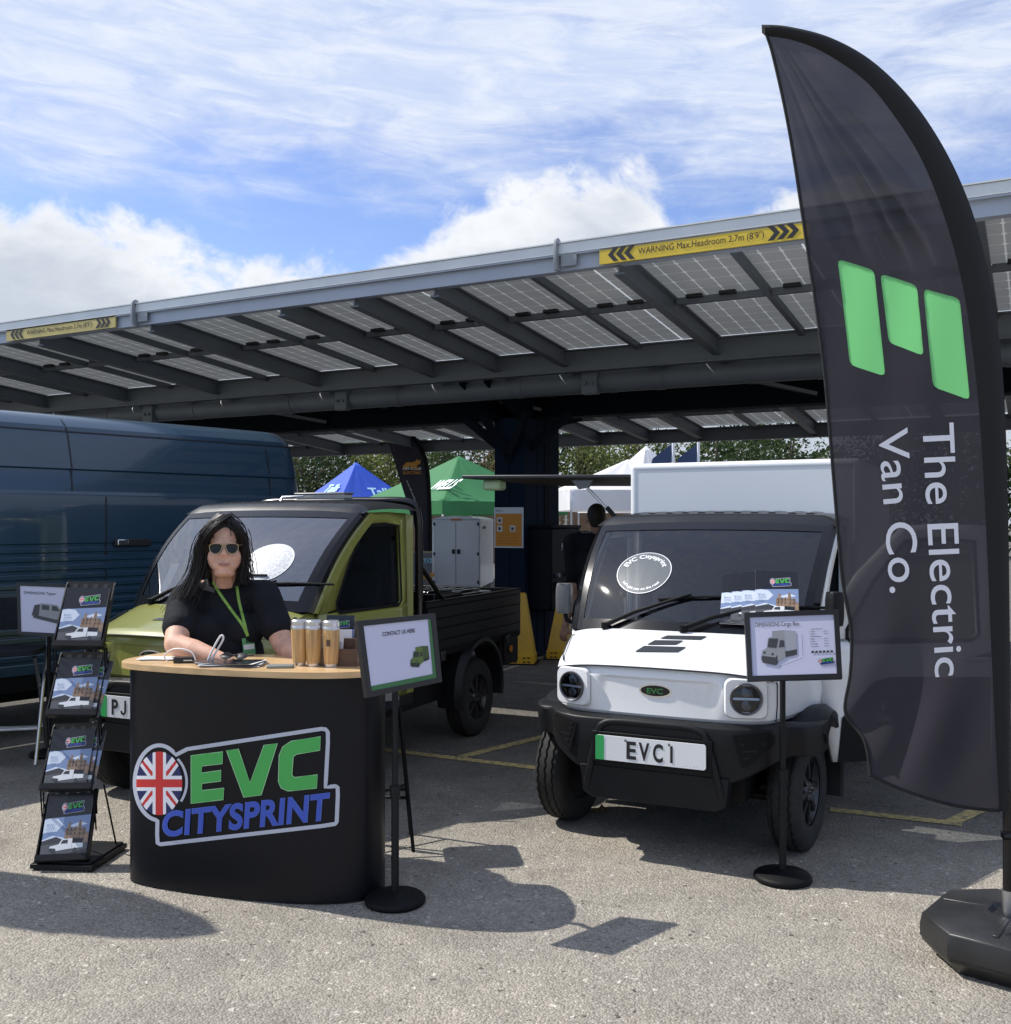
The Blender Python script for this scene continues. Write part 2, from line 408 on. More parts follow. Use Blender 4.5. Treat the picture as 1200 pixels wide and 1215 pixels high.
# ---------------------------------------------------------------- the little electric truck
PLAN = [(0, -.505), (.15, -.502), (.30, -.490), (.41, -.468), (.475, -.438), (.515, -.395), (.54, -.33), (.575, -.20), (.61, -.05), (.645, .10), (.66, .22)]
def plan_full(grow=0.0, fwd=0.0, pts=PLAN):
    r = [(x + (grow if x > .3 else grow * x / .3), y - fwd) for x, y in pts]
    return [(-x, y) for x, y in r[::-1]][:-1] + r
HB = .10                                            # windscreen foot at the middle of the hood
def hood_pt(u, v):
    """u -1..1 across, v 0 lip .. 1 windscreen foot"""
    a = abs(u)
    yl = -.515 + .055 * a ** 2 + .07 * max(0, a - .8) / .2 * a
    yb = -.13 + .15 * a ** 2
    wl = .545; wb = .625
    x = u * (wl + (wb - wl) * v); y = yl + (yb - yl) * v
    z = .918 + (.028 * min(1, v / .10)) + .105 * max(0, (v - .10) / .9) - .030 * a ** 6 - .015 * a * a
    return Vector((x, y, z))
def screen_pt(u, v, out=0.0):
    a = abs(u)
    x = u * (.605 + .05 * v); y = (-.12 + .13 * a * a) * (1 - v) + (.50 + .05 * a * a) * v
    z = (1.035 - .015 * a * a) * (1 - v) + 1.60 * v - .012 * a * a * v
    bulge = .05 * math.sin(math.pi * v)
    n = Vector((.12 * u, -.68, .73)).normalized()
    return Vector((x, y, z)) + n * (bulge + out)
def roof_z(x): return 1.652 - .010 * (x / .6) ** 2 - (.035 * (max(0, abs(x) - .58) / .10) ** 2)
def solve_uv(fn, Mw, px, py, u=0.0, v=.5):
    """surface parameters seen at a photo pixel"""
    def pr(u, v):
        p = Mw @ fn(u, v); return (600 + F * p.x / p.y, 620 - F * (p.z - CAM_H) / p.y)
    for _ in range(25):
        a = pr(u, v); e = 1e-3; b = pr(u + e, v); c = pr(u, v + e)
        J = np.array([[(b[0] - a[0]) / e, (c[0] - a[0]) / e], [(b[1] - a[1]) / e, (c[1] - a[1]) / e]])
        du, dv = np.linalg.solve(J, np.array([px - a[0], py - a[1]])); u += max(-.3, min(.3, du)); v += max(-.3, min(.3, dv))
    return u, v

def tyre_profile():
    W = .078
    return [(.175, -W + .006), (.20, -W), (.245, -W - .004), (.272, -W + .008), (.284, -W + .018)], W
def make_wheel(parent, x, y, r=.29, side=1, steer=0.0):
    M = Matrix.Translation((x, y, r)) @ Matrix.Rotation(steer, 4, 'Z') @ Matrix.Rotation(R(90), 4, 'Y')
    w_ = bpy.data.objects.new('wheel', None)
    mb = MB(); n = 144; W = .078
    prof = [(.165, -W + .012, 0), (.172, -W + .004, 0), (.215, -W - .003, 0), (.258, -W + .002, 0), (.276, -W + .012, 0), (.287, -W + .020, 0)]
    zz = []
    for c in (-.041, 0.0, .041):
        zz += [(.289, c - .0065, 1), (.279, c - .003, 1), (.279, c + .003, 1), (.289, c + .0065, 1)]
    prof = prof + zz + [(a, -b, 0) for a, b, _ in prof[::-1]]
    vs = []
    for rr, h, g in prof:
        for j in range(n):
            k = j % 4; tri = abs(k - 2) - 1.0
            hh = h + (.0036 * tri if g else 0)
            r2 = rr
            if (abs(rr - .287) < 1e-6 or abs(rr - .276) < 1e-6) and k in (0, 1): r2 -= .0055
            a = 2 * math.pi * j / n
            vs.append((r2 * math.cos(a), r2 * math.sin(a), hh))
    fs = [(i * n + j, i * n + (j + 1) % n, (i + 1) * n + (j + 1) % n, (i + 1) * n + j) for i in range(len(prof) - 1) for j in range(n)]
    mb.add(vs, fs, 0, M)
    t = mb.build('tyre', RUB, angle=28)
    o = side * .050
    mb = MB()
    s = side
    mb.lathe([(.172, -s * .06), (.170, s * .058), (.163, s * .062), (.150, s * .040), (.135, s * .030)], 40, 0, M)
    mb.lathe([(.135, s * .030), (.075, s * .046), (.055, s * .050), (.045, s * .062), (.0, s * .064)], 40, 0, M)
    for k in range(8):
        a = 2 * math.pi * k / 8
        p0 = Vector((.06 * math.cos(a), .06 * math.sin(a), s * .052)); p1 = Vector((.158 * math.cos(a), .158 * math.sin(a), s * .048))
        mb.bar(M @ p0, M @ p1, .026, .018, 0, up=(M.to_3x3() @ Vector((0, 0, 1))))
    for k in range(5):
        a = 2 * math.pi * (k + .5) / 5; c = Vector((.036 * math.cos(a), .036 * math.sin(a), s * .062))
        mb.tube([M @ c, M @ (c + Vector((0, 0, s * .016)))], .008, 8, 1)
    rim = mb.build('rim', [DARKM, CHROME], angle=30)
    return t, rim, w_

def make_truck(name, label, paint, loc, rz, lift, body, door_open, roofglass=None):
    T = thing(name, label, 'van' if body == 'box' else 'pickup truck', loc, rz)
    Mw = PARENT_M[T.name]
    LZ = Matrix.Translation((0, 0, lift))
    # ---- wheels
    for (x, y) in ((-.632, 0), (.565 if body == 'box' else .60, 0), (-.60, 2.17), (.60, 2.17)):
        side = 1 if x > 0 else -1; st = R(-6) if y == 0 else 0
        t, rim, e = make_wheel(T, x, y, .289, side, st)
        COL.objects.link(e); e.parent = T; t.parent = e; rim.parent = e
    # ---- chassis and underbody
    mb = MB()
    mb.bx(-.40, .40, -.40, 2.8, .30, .44, 0, LZ); mb.bx(-.58, .58, .42, 1.75, .26, .46, 0, LZ)
    mb.tube([(-.55, 0, .29), (.55, 0, .29)], .035, 10, 0); mb.tube([(-.55, 2.17, .29), (.55, 2.17, .29)], .05, 10, 0)
    for sx in (-1, 1):
        mb.tube([(sx * .44, .02, .27), (sx * .40, .06, .62 + lift)], .035, 10, 0); mb.tube([(sx * .12, -.05, .26), (sx * .52, 0, .24)], .022, 8, 0)
    mb.build('chassis', MATB, T)
    # ---- inner wheel housings / firewall so no light leaks
    mb = MB()
    mb.bx(-.42, .42, -.36, .42, .42, .88, 0, LZ); mb.bx(-.60, .60, .38, 1.16, .40, .47, 0, LZ)
    mb.bx(-.60, .60, .0, .04, .60, 1.0, 0, LZ)
    mb.build('floor_pan', MATB, T)
    # ---- nose: front panel lofted round the plan curve
    pl = plan_full(); 
    rows = [(.672, -.012, 0), (.695, .004, 0), (.76, .010, 1), (.855, .010, 1), (.868, .004, .0), (.905, -.006, 0), (.918, -.016, 0)]
    mb = MB(); V = []
    for z, g, rec in rows:
        for x, y in plan_full(g, g):
            f = 1 / (1 + math.exp((abs(x) - .285) / .012)); V.append(LZ @ Vector((x, y + .014 * rec * f, z)))
    n = len(pl)
    # finer plan for the crease
    mb = MB()
    fine = [(v.x, v.y) for v in spline([(x, y, 0) for x, y in pl], 6)]
    V = []
    for z, g, rec in rows:
        for x, y in fine:
            k = min(1, abs(x) / .3); f = 1 / (1 + math.exp((abs(x) - .285) / .010))
            V.append(LZ @ Vector((x + g * k * (1 if x > 0 else -1), y - g * (1 if y < -.3 else max(0, (.22 - y) / .52)) + .013 * rec * f, z)))
    n = len(fine)
    mb.add(V, [(j * n + i, j * n + i + 1, (j + 1) * n + i + 1, (j + 1) * n + i) for j in range(len(rows) - 1) for i in range(n - 1)])
    # flank above the arch, up to the windscreen foot
    for sx in (-1, 1):
        def fl(u, v):
            pts = [p for p in PLAN if p[0] >= .515]
            i = min(int(u), len(pts) - 2); f = u - i; x = pts[i][0] * (1 - f) + pts[i + 1][0] * f; y = pts[i][1] * (1 - f) + pts[i + 1][1] * f
            zt = .912 + .10 * max(0, min(1, (y + .40) / .42)); zt = min(zt, 1.012)
            return LZ @ Vector((sx * (x - .020 * v * v), y, .90 + (zt - .90) * v))
        mb.grid(fl, lin(0, len([p for p in PLAN if p[0] >= .515]) - 1, 16), lin(0, 1, 4))
    mb.build('front_panel', paint, T, angle=25)
    mb = MB()
    for sx in (-1, 1):
        mb.tube([LZ @ Vector((sx * (.5315 + g), -.366 - g, z)) for z, g in ((.685, .001), (.76, .0085), (.855, .0085), (.90, -.004))], .0035, 6)
        mb.tube([LZ @ Vector((sx * (x + .002), y, .914 + .1 * max(0, min(1, (y + .40) / .42)))) for x, y in ((.50, -.42), (.54, -.33), (.575, -.20), (.612, -.05))], .0035, 6)
        mb.build('panel_gap', INK, T); mb = MB()
    # ---- hood
    mb = MB(); mb.grid(lambda u, v: LZ @ hood_pt(u, v), lin(-1, 1, 41), [0, .05, .10, .13, .2, .35, .5, .65, .8, .95, 1.0])
    hd = mb.build('hood', paint, T, angle=22, solid=.012)
    mb = MB(); mb.tube([LZ @ (hood_pt(u, 0) + Vector((0, -.001, -.003))) for u in lin(-.97, .97, 40)], .0042, 6); mb.build('hood_seam', INK, hd, angle=180)
    hf = lambda px, py: LZ @ (hood_pt(*solve_uv(lambda u, v: LZ @ hood_pt(u, v), Mw, px, py)) + Vector((0, -.001, .004)))
    if body == 'box':
        mb = MB()
        for st in ([(680, 748), (720, 732), (930, 736), (895, 754)], [(612, 780), (655, 757), (805, 759), (765, 780)], [(548, 818), (598, 787), (820, 793), (775, 820)]):
            mb.decal([(630 + x / 4.444, 590 + y / 4.444) for x, y in st], hf, 0, 2)
        mb.build('hood_emblem', mat('hood_vinyl', (.035, .04, .045), .35), hd)
    else:
        mb = MB()
        for y0 in (.40, .55, .70):
            mb.add([LZ @ (hood_pt(u, v) + Vector((0, 0, .004))) for u, v in ((-.36 + .3 * y0, y0), (.02 + .3 * y0, y0), (.06 + .3 * y0, y0 + .09), (-.30 + .3 * y0, y0 + .09))], [(0, 1, 2, 3)])
        mb.build('hood_emblem', mat('hood_vinyl', (.035, .04, .045), .35), hd)
    # ---- headlights
    for sx in (-1, 1):
        ctr = Vector((sx * .424, -.490, .80)); nrm = Vector((sx * .26, -.965, .0)).normalized()
        zax = nrm; xax = Vector((0, 0, 1)).cross(zax).normalized(); yax = zax.cross(xax)
        Mh = LZ @ Matrix.Translation(ctr) @ Matrix((xax, yax, zax)).transposed().to_4x4()
        h = bpy.data.objects.new('headlight', None); COL.objects.link(h); h.parent = T
        mb = MB()
        # squared pod round the lamp
        o = rrect(-.098, -.092, .098, .092, .035, 5); c = [(.072 * math.cos(math.atan2(y, x)), .072 * math.sin(math.atan2(y, x))) for x, y in o]
        k = len(o)
        A = [(x, y, -.010) for x, y in o] + [(x * .93, y * .93, .005) for x, y in o] + [(x, y, .006) for x, y in c] + [(x, y, -.02) for x, y in c]
        mb.add(A, [(j * k + i, j * k + (i + 1) % k, (j + 1) * k + (i + 1) % k, (j + 1) * k + i) for j in range(3) for i in range(k)], 0, Mh)
        mb.build('bezel', paint, h, angle=30)
        mb = MB()
        mb.lathe([(.072, -.02), (.0735, .012), (.070, .018), (.064, .014), (.060, -.012)], 40, 0, Mh, caps=False)
        mb.lathe([(.062, .0), (.0, .0)], 40, 1, Mh)
        for a0, b0 in ((-.058, .058),):
            mb.add([Mh @ Vector(p) for p in ((a0, -.005, .008), (b0, -.005, .008), (b0, .006, .006), (a0, .006, .006))], [(0, 1, 2, 3)], 2)
        mb.lathe([(.022, .0), (.022, .003), (.014, .006), (.0, .007)], 20, 3, Mh @ Matrix.Translation((0, .030, 0)))
        mb.lathe([(.022, .0), (.022, .003), (.014, .006), (.0, .007)], 20, 3, Mh @ Matrix.Translation((0, -.030, 0)))
        mb.build('lamp', [mat('lamp_ring', (.12, .12, .13), .3, .7), GLOSSB, STEEL, mat('projector', (.10, .11, .13), .08, .7)], h, angle=30)
        mb = MB(); mb.lathe([(.0635, .012), (.045, .019), (.02, .022), (0, .023)], 32, 0, Mh); mb.build('lens', glass('lamp_glass', (.85, .87, .90), .035), h)
    # ---- emblem
    mb = MB(); fe = lambda x, y, d: LZ @ Vector((x, -.496 - d + .1 * x * x, .808 + y))
    mb.prism(circle(0, 0, .080, 40, .032), fe, -.01, .008, 0); mb.prism(circle(0, 0, .071, 40, .025), fe, .0, .0105, 1)
    put_text(mb, 'EVC', lambda x, y: fe(x, y, .0125), 0, -.012, .024, 2, .078, 'C', .02)
    mb.build('emblem', [CHROME, GLOSSB, mat('emblem_green', (.03, .20, .05), .4)], T)
    # ---- bumper
    bp = [(0, -.555), (.22, -.555), (.36, -.545), (.45, -.515), (.525, -.46), (.585, -.375), (.66, -.345), (.715, -.25), (.73, -.12)]
    full = [(-x, y) for x, y in bp[::-1]][:-1] + bp
    fullf = [(v.x, v.y) for v in spline([(x, y, 0) for x, y in full], 5)]
    def bz(x):
        a = abs(x); t = max(0, min(1, (a - .33) / .30)); return .41 + .115 * t * t * (3 - 2 * t)
    V = []; n = len(fullf)
    for lev, (fz, off) in enumerate(((0, .035), (.04, .008), (.5, .0), (.86, -.006), (.95, .0), (1, .03), (1.0, .10))):
        for x, y in fullf:
            zb = bz(x); zt = .682 - .012 * (abs(x) / .7) ** 2
            V.append(LZ @ Vector((x * (1 - off * .2), y + off, zb + (zt - zb) * fz)))
    mb = MB(); mb.add(V, [(j * n + i, j * n + i + 1, (j + 1) * n + i + 1, (j + 1) * n + i) for j in range(6) for i in range(n - 1)])
    # lower centre skirt
    sk = [(-.36, .44), (-.345, .31), (-.30, .285), (.30, .285), (.345, .31), (.36, .44)]
    mb.prism(sk, lambda x, z, d: LZ @ Vector((x, -.555 + d + .05 * (.44 - z), z)), 0, .10)
    bumper = mb.build('bumper', BLACKP, T, angle=30, bevel=.004)
    mb = MB()
    pts = spline([(-.33, -.565, .33), (-.315, -.585, .40), (-.265, -.592, .60), (-.235, -.592, .645), (-.17, -.592, .66), (0, -.595, .662), (.17, -.592, .66), (.235, -.592, .645), (.265, -.592, .60), (.315, -.585, .40), (.33, -.565, .33)], 5)
    mb.tube([LZ @ (p + Vector((0, .032, 0))) for p in pts], .017, 12, 0)
    mb.build('guard_bar', BLACKP, bumper, angle=60)
    for sx in (-1, 1):
        tri = [(.375, .640), (.515, .655), (.545, .635), (.545, .60), (.44, .50), (.415, .50)]
        def ff(x, z, d):
            y = float(np.interp(x, [p[0] for p in fullf], [p[1] for p in fullf])); return LZ @ Vector((sx * x, y - d, z))
        mb = MB(); mb.decal(tri, lambda x, z: ff(x, z, .009), 0, 3)
        for k in range(4):
            z = .535 + .03 * k; xa = .436 - .04 * (z - .5) / .14; xb = .412 + .105 * (z - .50) / .10
            mb.prism([(xa, z), (xb, z + .004), (xb, z + .012), (xa, z + .010)], ff, .0095, .0125, 1)
        mb.build('air_vent', [MATB, BLACKP], bumper)
    # ---- number plate
    mb = MB(); fp = lambda x, z, d: LZ @ Vector((x, -.585 - d, .538 + z))
    mb.prism(rrect(-.265, -.0575, .265, .0575, .012), fp, 0, .008, 0)
    mb.decal([(-.265, -.0575), (-.222, -.0575), (-.222, .0575), (-.265, .0575)], lambda x, z: fp(x, z, .0095), 1)
    if body == 'box':
        for ch, x, wd in (('E', -.087, .047), ('V', -.025, .052), ('C', .042, .048)):
            put_text(mb, ch, lambda a, b: fp(a, b, .0095), x, -.040, .078, 2, wd, 'C', .03)
        mb.decal([(.100, -.040), (.112, -.040), (.112, .038), (.100, .038)], lambda x, z: fp(x, z, .0095), 2)
        for x in (-.115, .095): mb.decal(circle(x, .042, .006, 12), lambda a, b: fp(a, b, .0105), 3)
        put_text(mb, '- - - - -', lambda a, b: fp(a, b, .0095), .23, -.050, .006, 3, .07, 'R')
    else:
        put_text(mb, 'P', lambda a, b: fp(a, b, .0095), -.165, -.040, .078, 2, .046, 'C', .03)
        mb.decal([(-.098, .038), (-.085, .038), (-.085, -.022), (-.092, -.036), (-.105, -.041), (-.120, -.036), (-.127, -.020), (-.115, -.016), (-.111, -.026), (-.104, -.029), (-.099, -.024)], lambda a, b: fp(a, b, .0095), 2)
    mb.build('number_plate', [PLATE, PGREEN, INK, GREY], T)
    mb = MB(); mb.bx(-.29, .29, -.577, -.50, .465, .61, 0, LZ); mb.build('plate_mount', MATB, T, bevel=.004)
    # ---- wheel arches
    for sx in (-1, 1):
        for yc, x0, x1 in ((0, .50, .735), (2.17, .52, .72)):
            if yc > 1 and body == 'box' and False: continue
            mb = MB(); V = []; N_ = 26
            for i in range(N_ + 1):
                a = R(-16 + (140 if yc == 0 else 212) * i / N_)
                ca, sa = math.cos(a), math.sin(a)
                def pt(r, x): return LZ @ Vector((sx * x, yc + r * ca, .29 + r * sa * (1.0)))
                ro = .425 if yc == 0 else .40
                V += [pt(.335, x0), pt(.335, x1 - .012), pt(.345, x1), pt(ro - .03, x1 - .004), pt(ro, x1 - .05), pt(ro - .02, x0)]
            mb.add(V, [(i * 6 + k, i * 6 + (k + 1) % 6, (i + 1) * 6 + (k + 1) % 6, (i + 1) * 6 + k) for i in range(N_) for k in range(6)])
            mb.add(V[:6], [(0, 1, 2, 3, 4, 5)]); mb.add(V[-6:], [(5, 4, 3, 2, 1, 0)])
            mb.build('wheel_arch', BLACKP, T, angle=35)
    # ---- windscreen, surround, pillars
    us = lin(-1, 1, 31); vv = lin(0, 1, 15)
    mb = MB(); mb.grid(lambda u, v: LZ @ screen_pt(u, v), us, vv)
    ws = mb.build('windscreen', glass('screen_glass', (.46, .50, .54), .11) if body == 'box' else glass('screen_glass_bright', (.40, .44, .48), .33), T, angle=180)
    mb = MB()
    for (u0, u1, v0, v1) in ((-1, -.935, 0, 1), (.935, 1, 0, 1), (-.935, .935, 0, .085), (-.935, .935, .91, 1)):
        mb.grid(lambda u, v: LZ @ screen_pt(u, v, .0035), lin(u0, u1, 12), lin(v0, v1, 12))
    mb.build('black_border', GLOSSB, ws, angle=180)
    for sx in (-1, 1):
        mb = MB(); pts = []
        prof = []
        for i in range(13):
            v = i / 12; p = screen_pt(sx, v, .006); q = Vector((sx * (.648 + .022 * v), p.y + .06 + .015 * v, p.z - .01))
            m_ = (p + q) / 2 + Vector((sx * .016, -.008, .004))
            prof += [LZ @ p, LZ @ m_, LZ @ q, LZ @ (q + Vector((-sx * .05, .03, -.02)))]
        mb.add(prof, [(i * 4 + k, i * 4 + k + 1, (i + 1) * 4 + k + 1, (i + 1) * 4 + k) for i in range(12) for k in range(3)])
        mb.build('windscreen_pillar', GLOSSB, T, angle=40)
        mb = MB(); prof = []
        for i in range(13):
            v = i / 12; p = screen_pt(sx, v, .006); q = Vector((sx * (.649 + .022 * v), p.y + .062 + .015 * v, p.z - .012))
            prof += [LZ @ q, LZ @ (q + Vector((sx * .010, .012, .0))), LZ @ (q + Vector((sx * .010, .075, -.02))), LZ @ (q + Vector((-sx * .03, .085, -.02)))]
        mb.add(prof, [(i * 4 + k, i * 4 + k + 1, (i + 1) * 4 + k + 1, (i + 1) * 4 + k) for i in range(12) for k in range(3)])
        mb.build('pillar_trim', paint, T, angle=40)
    # ---- roof
    mb = MB()
    def rf(u, v):
        x = u * .685; yf = .50 + .05 * u * u
        if v < .15:
            t = v / .15; y = yf - .012 + .10 * t; z = 1.592 - .012 * u * u + (roof_z(x) - 1.592 + .012 * u * u) * math.sin(t * math.pi / 2)
        else:
            t = (v - .15) / .85; y = yf + .088 + (1.20 - yf - .088) * t; z = roof_z(x) + .012 * math.sin(math.pi * t)
        k = x / .10; rib = .007 if v > .2 and abs(x) < .56 and (k - math.floor(k)) < .42 else 0
        return LZ @ Vector((x, y, z + rib))
    mb.grid(rf, sorted(set([round(-1 + i * .02, 4) for i in range(101)])), [0, .04, .08, .12, .15, .199, .201, .35, .5, .7, .9, 1.0])
    mb.add([LZ @ Vector(p) for p in ((-.66, .55, 1.585), (.66, .55, 1.585), (.66, 1.2, 1.585), (-.66, 1.2, 1.585))], [(0, 1, 2, 3)])
    roof = mb.build('roof', mat('roof_black', (.014, .015, .017), .32, coat=.05, spec=.4, var=.1), T, angle=35)
    # ---- sides: doors with a window hole
    outer = [(.20, .40), (.13, .70), (.10, 1.005), (.33, 1.34), (.60, 1.585), (.85, 1.592), (1.10, 1.585), (1.10, 1.0), (1.10, .40)]
    inner = [(.30, 1.0), (.27, 1.02), (.27, 1.06), (.42, 1.30), (.60, 1.505), (.82, 1.515), (1.0, 1.505), (1.02, 1.02), (.98, .995)]
    def sx_of(z): return .668 - .012 * max(0, (z - 1.0) / .6) - .02 * max(0, (.6 - z) / .3) ** 2
    for sx in (-1, 1):
        op = door_open and sx == 1
        D = Matrix.Identity(4)
        if op: D = Matrix.Translation((sx * .665, .14, 0)) @ Matrix.Rotation(-sx * R(door_open), 4, 'Z') @ Matrix.Translation((-sx * .665, -.14, 0))
        mb = MB()
        A = [LZ @ D @ Vector((sx * sx_of(z), y, z)) for y, z in outer]; B = [LZ @ D @ Vector((sx * (sx_of(z) + .001), y, z)) for y, z in inner]
        k = len(outer)
        # upper ring
        mb.add(A + B, [(i, i + 1, k + i + 1, k + i) for i in range(2, 7)] + [(2, k + 2, k + 1), (7, k + 7, k + 8), ], 0)
        mid = [LZ @ D @ Vector((sx * sx_of(z), y, z)) for y, z in ((.13, .70), (1.10, .70))]
        # lower panel, gently creased
        def lowp(u, v):
            y = .12 + (1.10 - .12) * u if v > .5 else (.165 - .08 * v) + (1.10 - .165 + .08 * v) * u
            z = .40 + (1.002 - .40) * v
            y0 = np.interp(z, [.40, .70, 1.005], [.20, .13, .10]); y = y0 + (1.10 - y0) * u
            bulge = .012 * math.exp(-((z - .86) / .05) ** 2)
            return LZ @ D @ Vector((sx * (sx_of(z) + bulge), y, z))
        mb.grid(lowp, lin(0, 1, 12), lin(0, 1, 14))
        door = mb.build('door', [paint], T, angle=30, solid=.0)
        md = door.modifiers.new('solid', 'SOLIDIFY'); md.thickness = .03; md.offset = -1 
        mb = MB(); mb.decal(inner, lambda y, z: LZ @ D @ Vector((sx * (sx_of(z) - .012), y, z))); mb.build('side_window', glass('side_glass', (.55, .58, .60), .06), door)
        mb = MB(); strip(mb, inner, .022, lambda y, z: LZ @ D @ Vector((sx * (sx_of(z) + .003), y, z)), 0, True); mb.build('window_seal', MATB, door)
        mb = MB(); mb.tube([LZ @ D @ Vector((sx * .672, .93, .90)), LZ @ D @ Vector((sx * .70, .95, .90)), LZ @ D @ Vector((sx * .70, 1.04, .90)), LZ @ D @ Vector((sx * .672, 1.06, .90))], .011, 8); mb.build('door_handle', paint, door)
        if op:
            # black lower cladding of the open door with the lettering that shows
            mb = MB(); mb.add([LZ @ D @ Vector((sx * (sx_of(z) + .006), y, z)) for y, z in ((.22, .40), (1.09, .40), (1.09, .93), (.42, .80), (.24, .62))], [(0, 1, 2, 3, 4)], 0)
            fd = lambda y, z: LZ @ D @ Vector((sx * (sx_of(z) + .009), y, z))
            put_text(mb, 'E', fd, .46, .655, .032, 1); put_text(mb, 'Opy.', fd, .43, .60, .034, 1)
            mb.build('door_cladding', [MATB, WPRINT], door)
        # black inner lining
        mb = MB(); mb.add([LZ @ D @ Vector((sx * (sx_of(z) - .034), y, z)) for y, z in ((.2, .41), (1.08, .41), (1.08, .98), (.13, .98))], [(0, 1, 2, 3)]); mb.build('door_lining', TRIM, door)
        # mirror
        if body != 'box': mb = MB()
        mb = MB(); mm = LZ @ D @ Matrix.Translation((sx * .740, .16, 1.175)) @ Matrix.Diagonal((.82, .9, .88, 1))
        mb.grid(lambda a, b: mm @ Vector((.055 * (1 if b < .99 and b > -.99 else .8) * math.copysign(abs(math.cos(a)) ** .6, math.cos(a)) * (1 - .35 * max(0, abs(b) - .6) ** 1), .042 * math.copysign(abs(math.sin(a)) ** .6, math.sin(a)) * (1 - .3 * max(0, abs(b) - .6)), .095 * b)), lin(0, 2 * math.pi, 25), [-1, -.97, -.9, -.75, -.5, 0, .5, .75, .9, .97, 1])
        mb.tube([mm @ Vector((0, 0, -.07)), mm @ Vector((-sx * .02, .0, -.14)), mm @ Vector((-sx * .09, .02, -.16))], .013, 8, 1)
        mb.add([mm @ Vector((.055 * .8 * math.cos(a), .042 * math.sin(a), .095)) for a in lin(0, 2 * math.pi, 13)[:-1]], [tuple(range(12))]); mb.add([mm @ Vector((.055 * .8 * math.cos(a), .042 * math.sin(a), -.095)) for a in lin(0, 2 * math.pi, 13)[:-1]], [tuple(range(12))])
        if body == 'box': mb.build('wing_mirror', [GREY if body == 'box' and sx < 0 else BLACKP, MATB], T, angle=50)
        # sill and rear pillar
        mb = MB(); mb.bx(min(sx * .60, sx * .665), max(sx * .60, sx * .665), .36, 1.18, .33, .398, 0, LZ); mb.build('sill', BLACKP, T, bevel=.006)
        mb = MB(); mb.prism([(1.106, .40), (1.20, .40), (1.20, 1.575), (1.106, 1.58)], lambda y, z, d: LZ @ Vector((sx * (sx_of(z) - d), y, z)), 0, .05); mb.build('rear_pillar', paint if body != 'box' else WHITE, T, bevel=.004)
    # ---- cabin
    mb = MB(); mb.bx(-.62, .62, 1.15, 1.19, .40, 1.58, 0, LZ); mb.build('cab_back', TRIM, T)
    mb = MB()
    mb.prism([(-.05, 1.00), (.26, .985), (.33, .93), (.33, .70), (-.02, .70)], lambda y, z, d: LZ @ Vector((d, y, z)), -.61, .61); mb.build('dashboard', TRIM, T, bevel=.01)
    for sx in (-1, 1):
        s = bpy.data.objects.new('seat', None); COL.objects.link(s); s.parent = T
        x = sx * .29
        mb = MB(); mb.bx(x - .23, x + .23, .48, .95, .52, .66, 0, LZ); mb.build('cushion', SEAT, s, bevel=.04)
        mb = MB(); mb.bx(x - .22, x + .22, -.055, .055, 0, .58, 0, LZ @ Matrix.Translation((0, .98, .62)) @ Matrix.Rotation(R(-9), 4, 'X')); mb.build('backrest', SEAT, s, bevel=.045)
        mb = MB(); mb.bx(x - .12, x + .12, -.045, .045, .60, .80, 0, LZ @ Matrix.Translation((0, 1.0, .62)) @ Matrix.Rotation(R(-6), 4, 'X')); mb.build('headrest', SEAT, s, bevel=.04)
    mb = MB(); Ms = LZ @ Matrix.Translation((-.29, .36, 1.01)) @ Matrix.Rotation(R(-32), 4, 'X')
    mb.tube([Ms @ Vector((.175 * math.cos(a), .175 * math.sin(a), 0)) for a in lin(0, 2 * math.pi, 33)], .014, 8)
    for a in (R(-90), R(20), R(160)): mb.bar(Ms @ Vector((0, 0, -.01)), Ms @ Vector((.17 * math.cos(a), .17 * math.sin(a), 0)), .04, .02)
    mb.lathe([(.0, .01), (.055, .005), (.05, -.03), (.02, -.03)], 16, 0, Ms); mb.tube([Ms @ Vector((0, 0, -.02)), LZ @ Vector((-.29, .2, .88))], .03, 10)
    mb.build('steering_wheel', TRIM, T)
    # ---- wipers
    for xa, ya, tip in ((-.40, .05, (.03, .27)), (.03, .01, (.42, .22))):
        mb = MB(); 
        sp = lambda u, v, o=.02: LZ @ screen_pt(u, v, o)
        u0 = xa / .61; p0 = LZ @ (hood_pt(u0, .985) + Vector((0, 0, .022))); p1 = sp(tip[0] / .62, tip[1], .024)
        mb.tube([p0, p0.lerp(p1, .35) + Vector((0, -.012, .012)), p1], [.014, .011, .007], 8, 0)
        mb.tube([p0 - Vector((0, 0, .02)), p0 + Vector((0, 0, .012))], .022, 12, 0)
        c0 = sp(tip[0] / .62 - .28, tip[1] - .035, .012); c1 = sp(tip[0] / .62 + .50, tip[1] + .005, .012); cm = sp(tip[0] / .62 + .1, tip[1] - .005, .014)
        mb.tube([c0, cm, c1], .007, 6, 0); mb.tube([c0, cm, c1], .004, 6, 0)
        mb.build('wiper', MATB, T, angle=60)
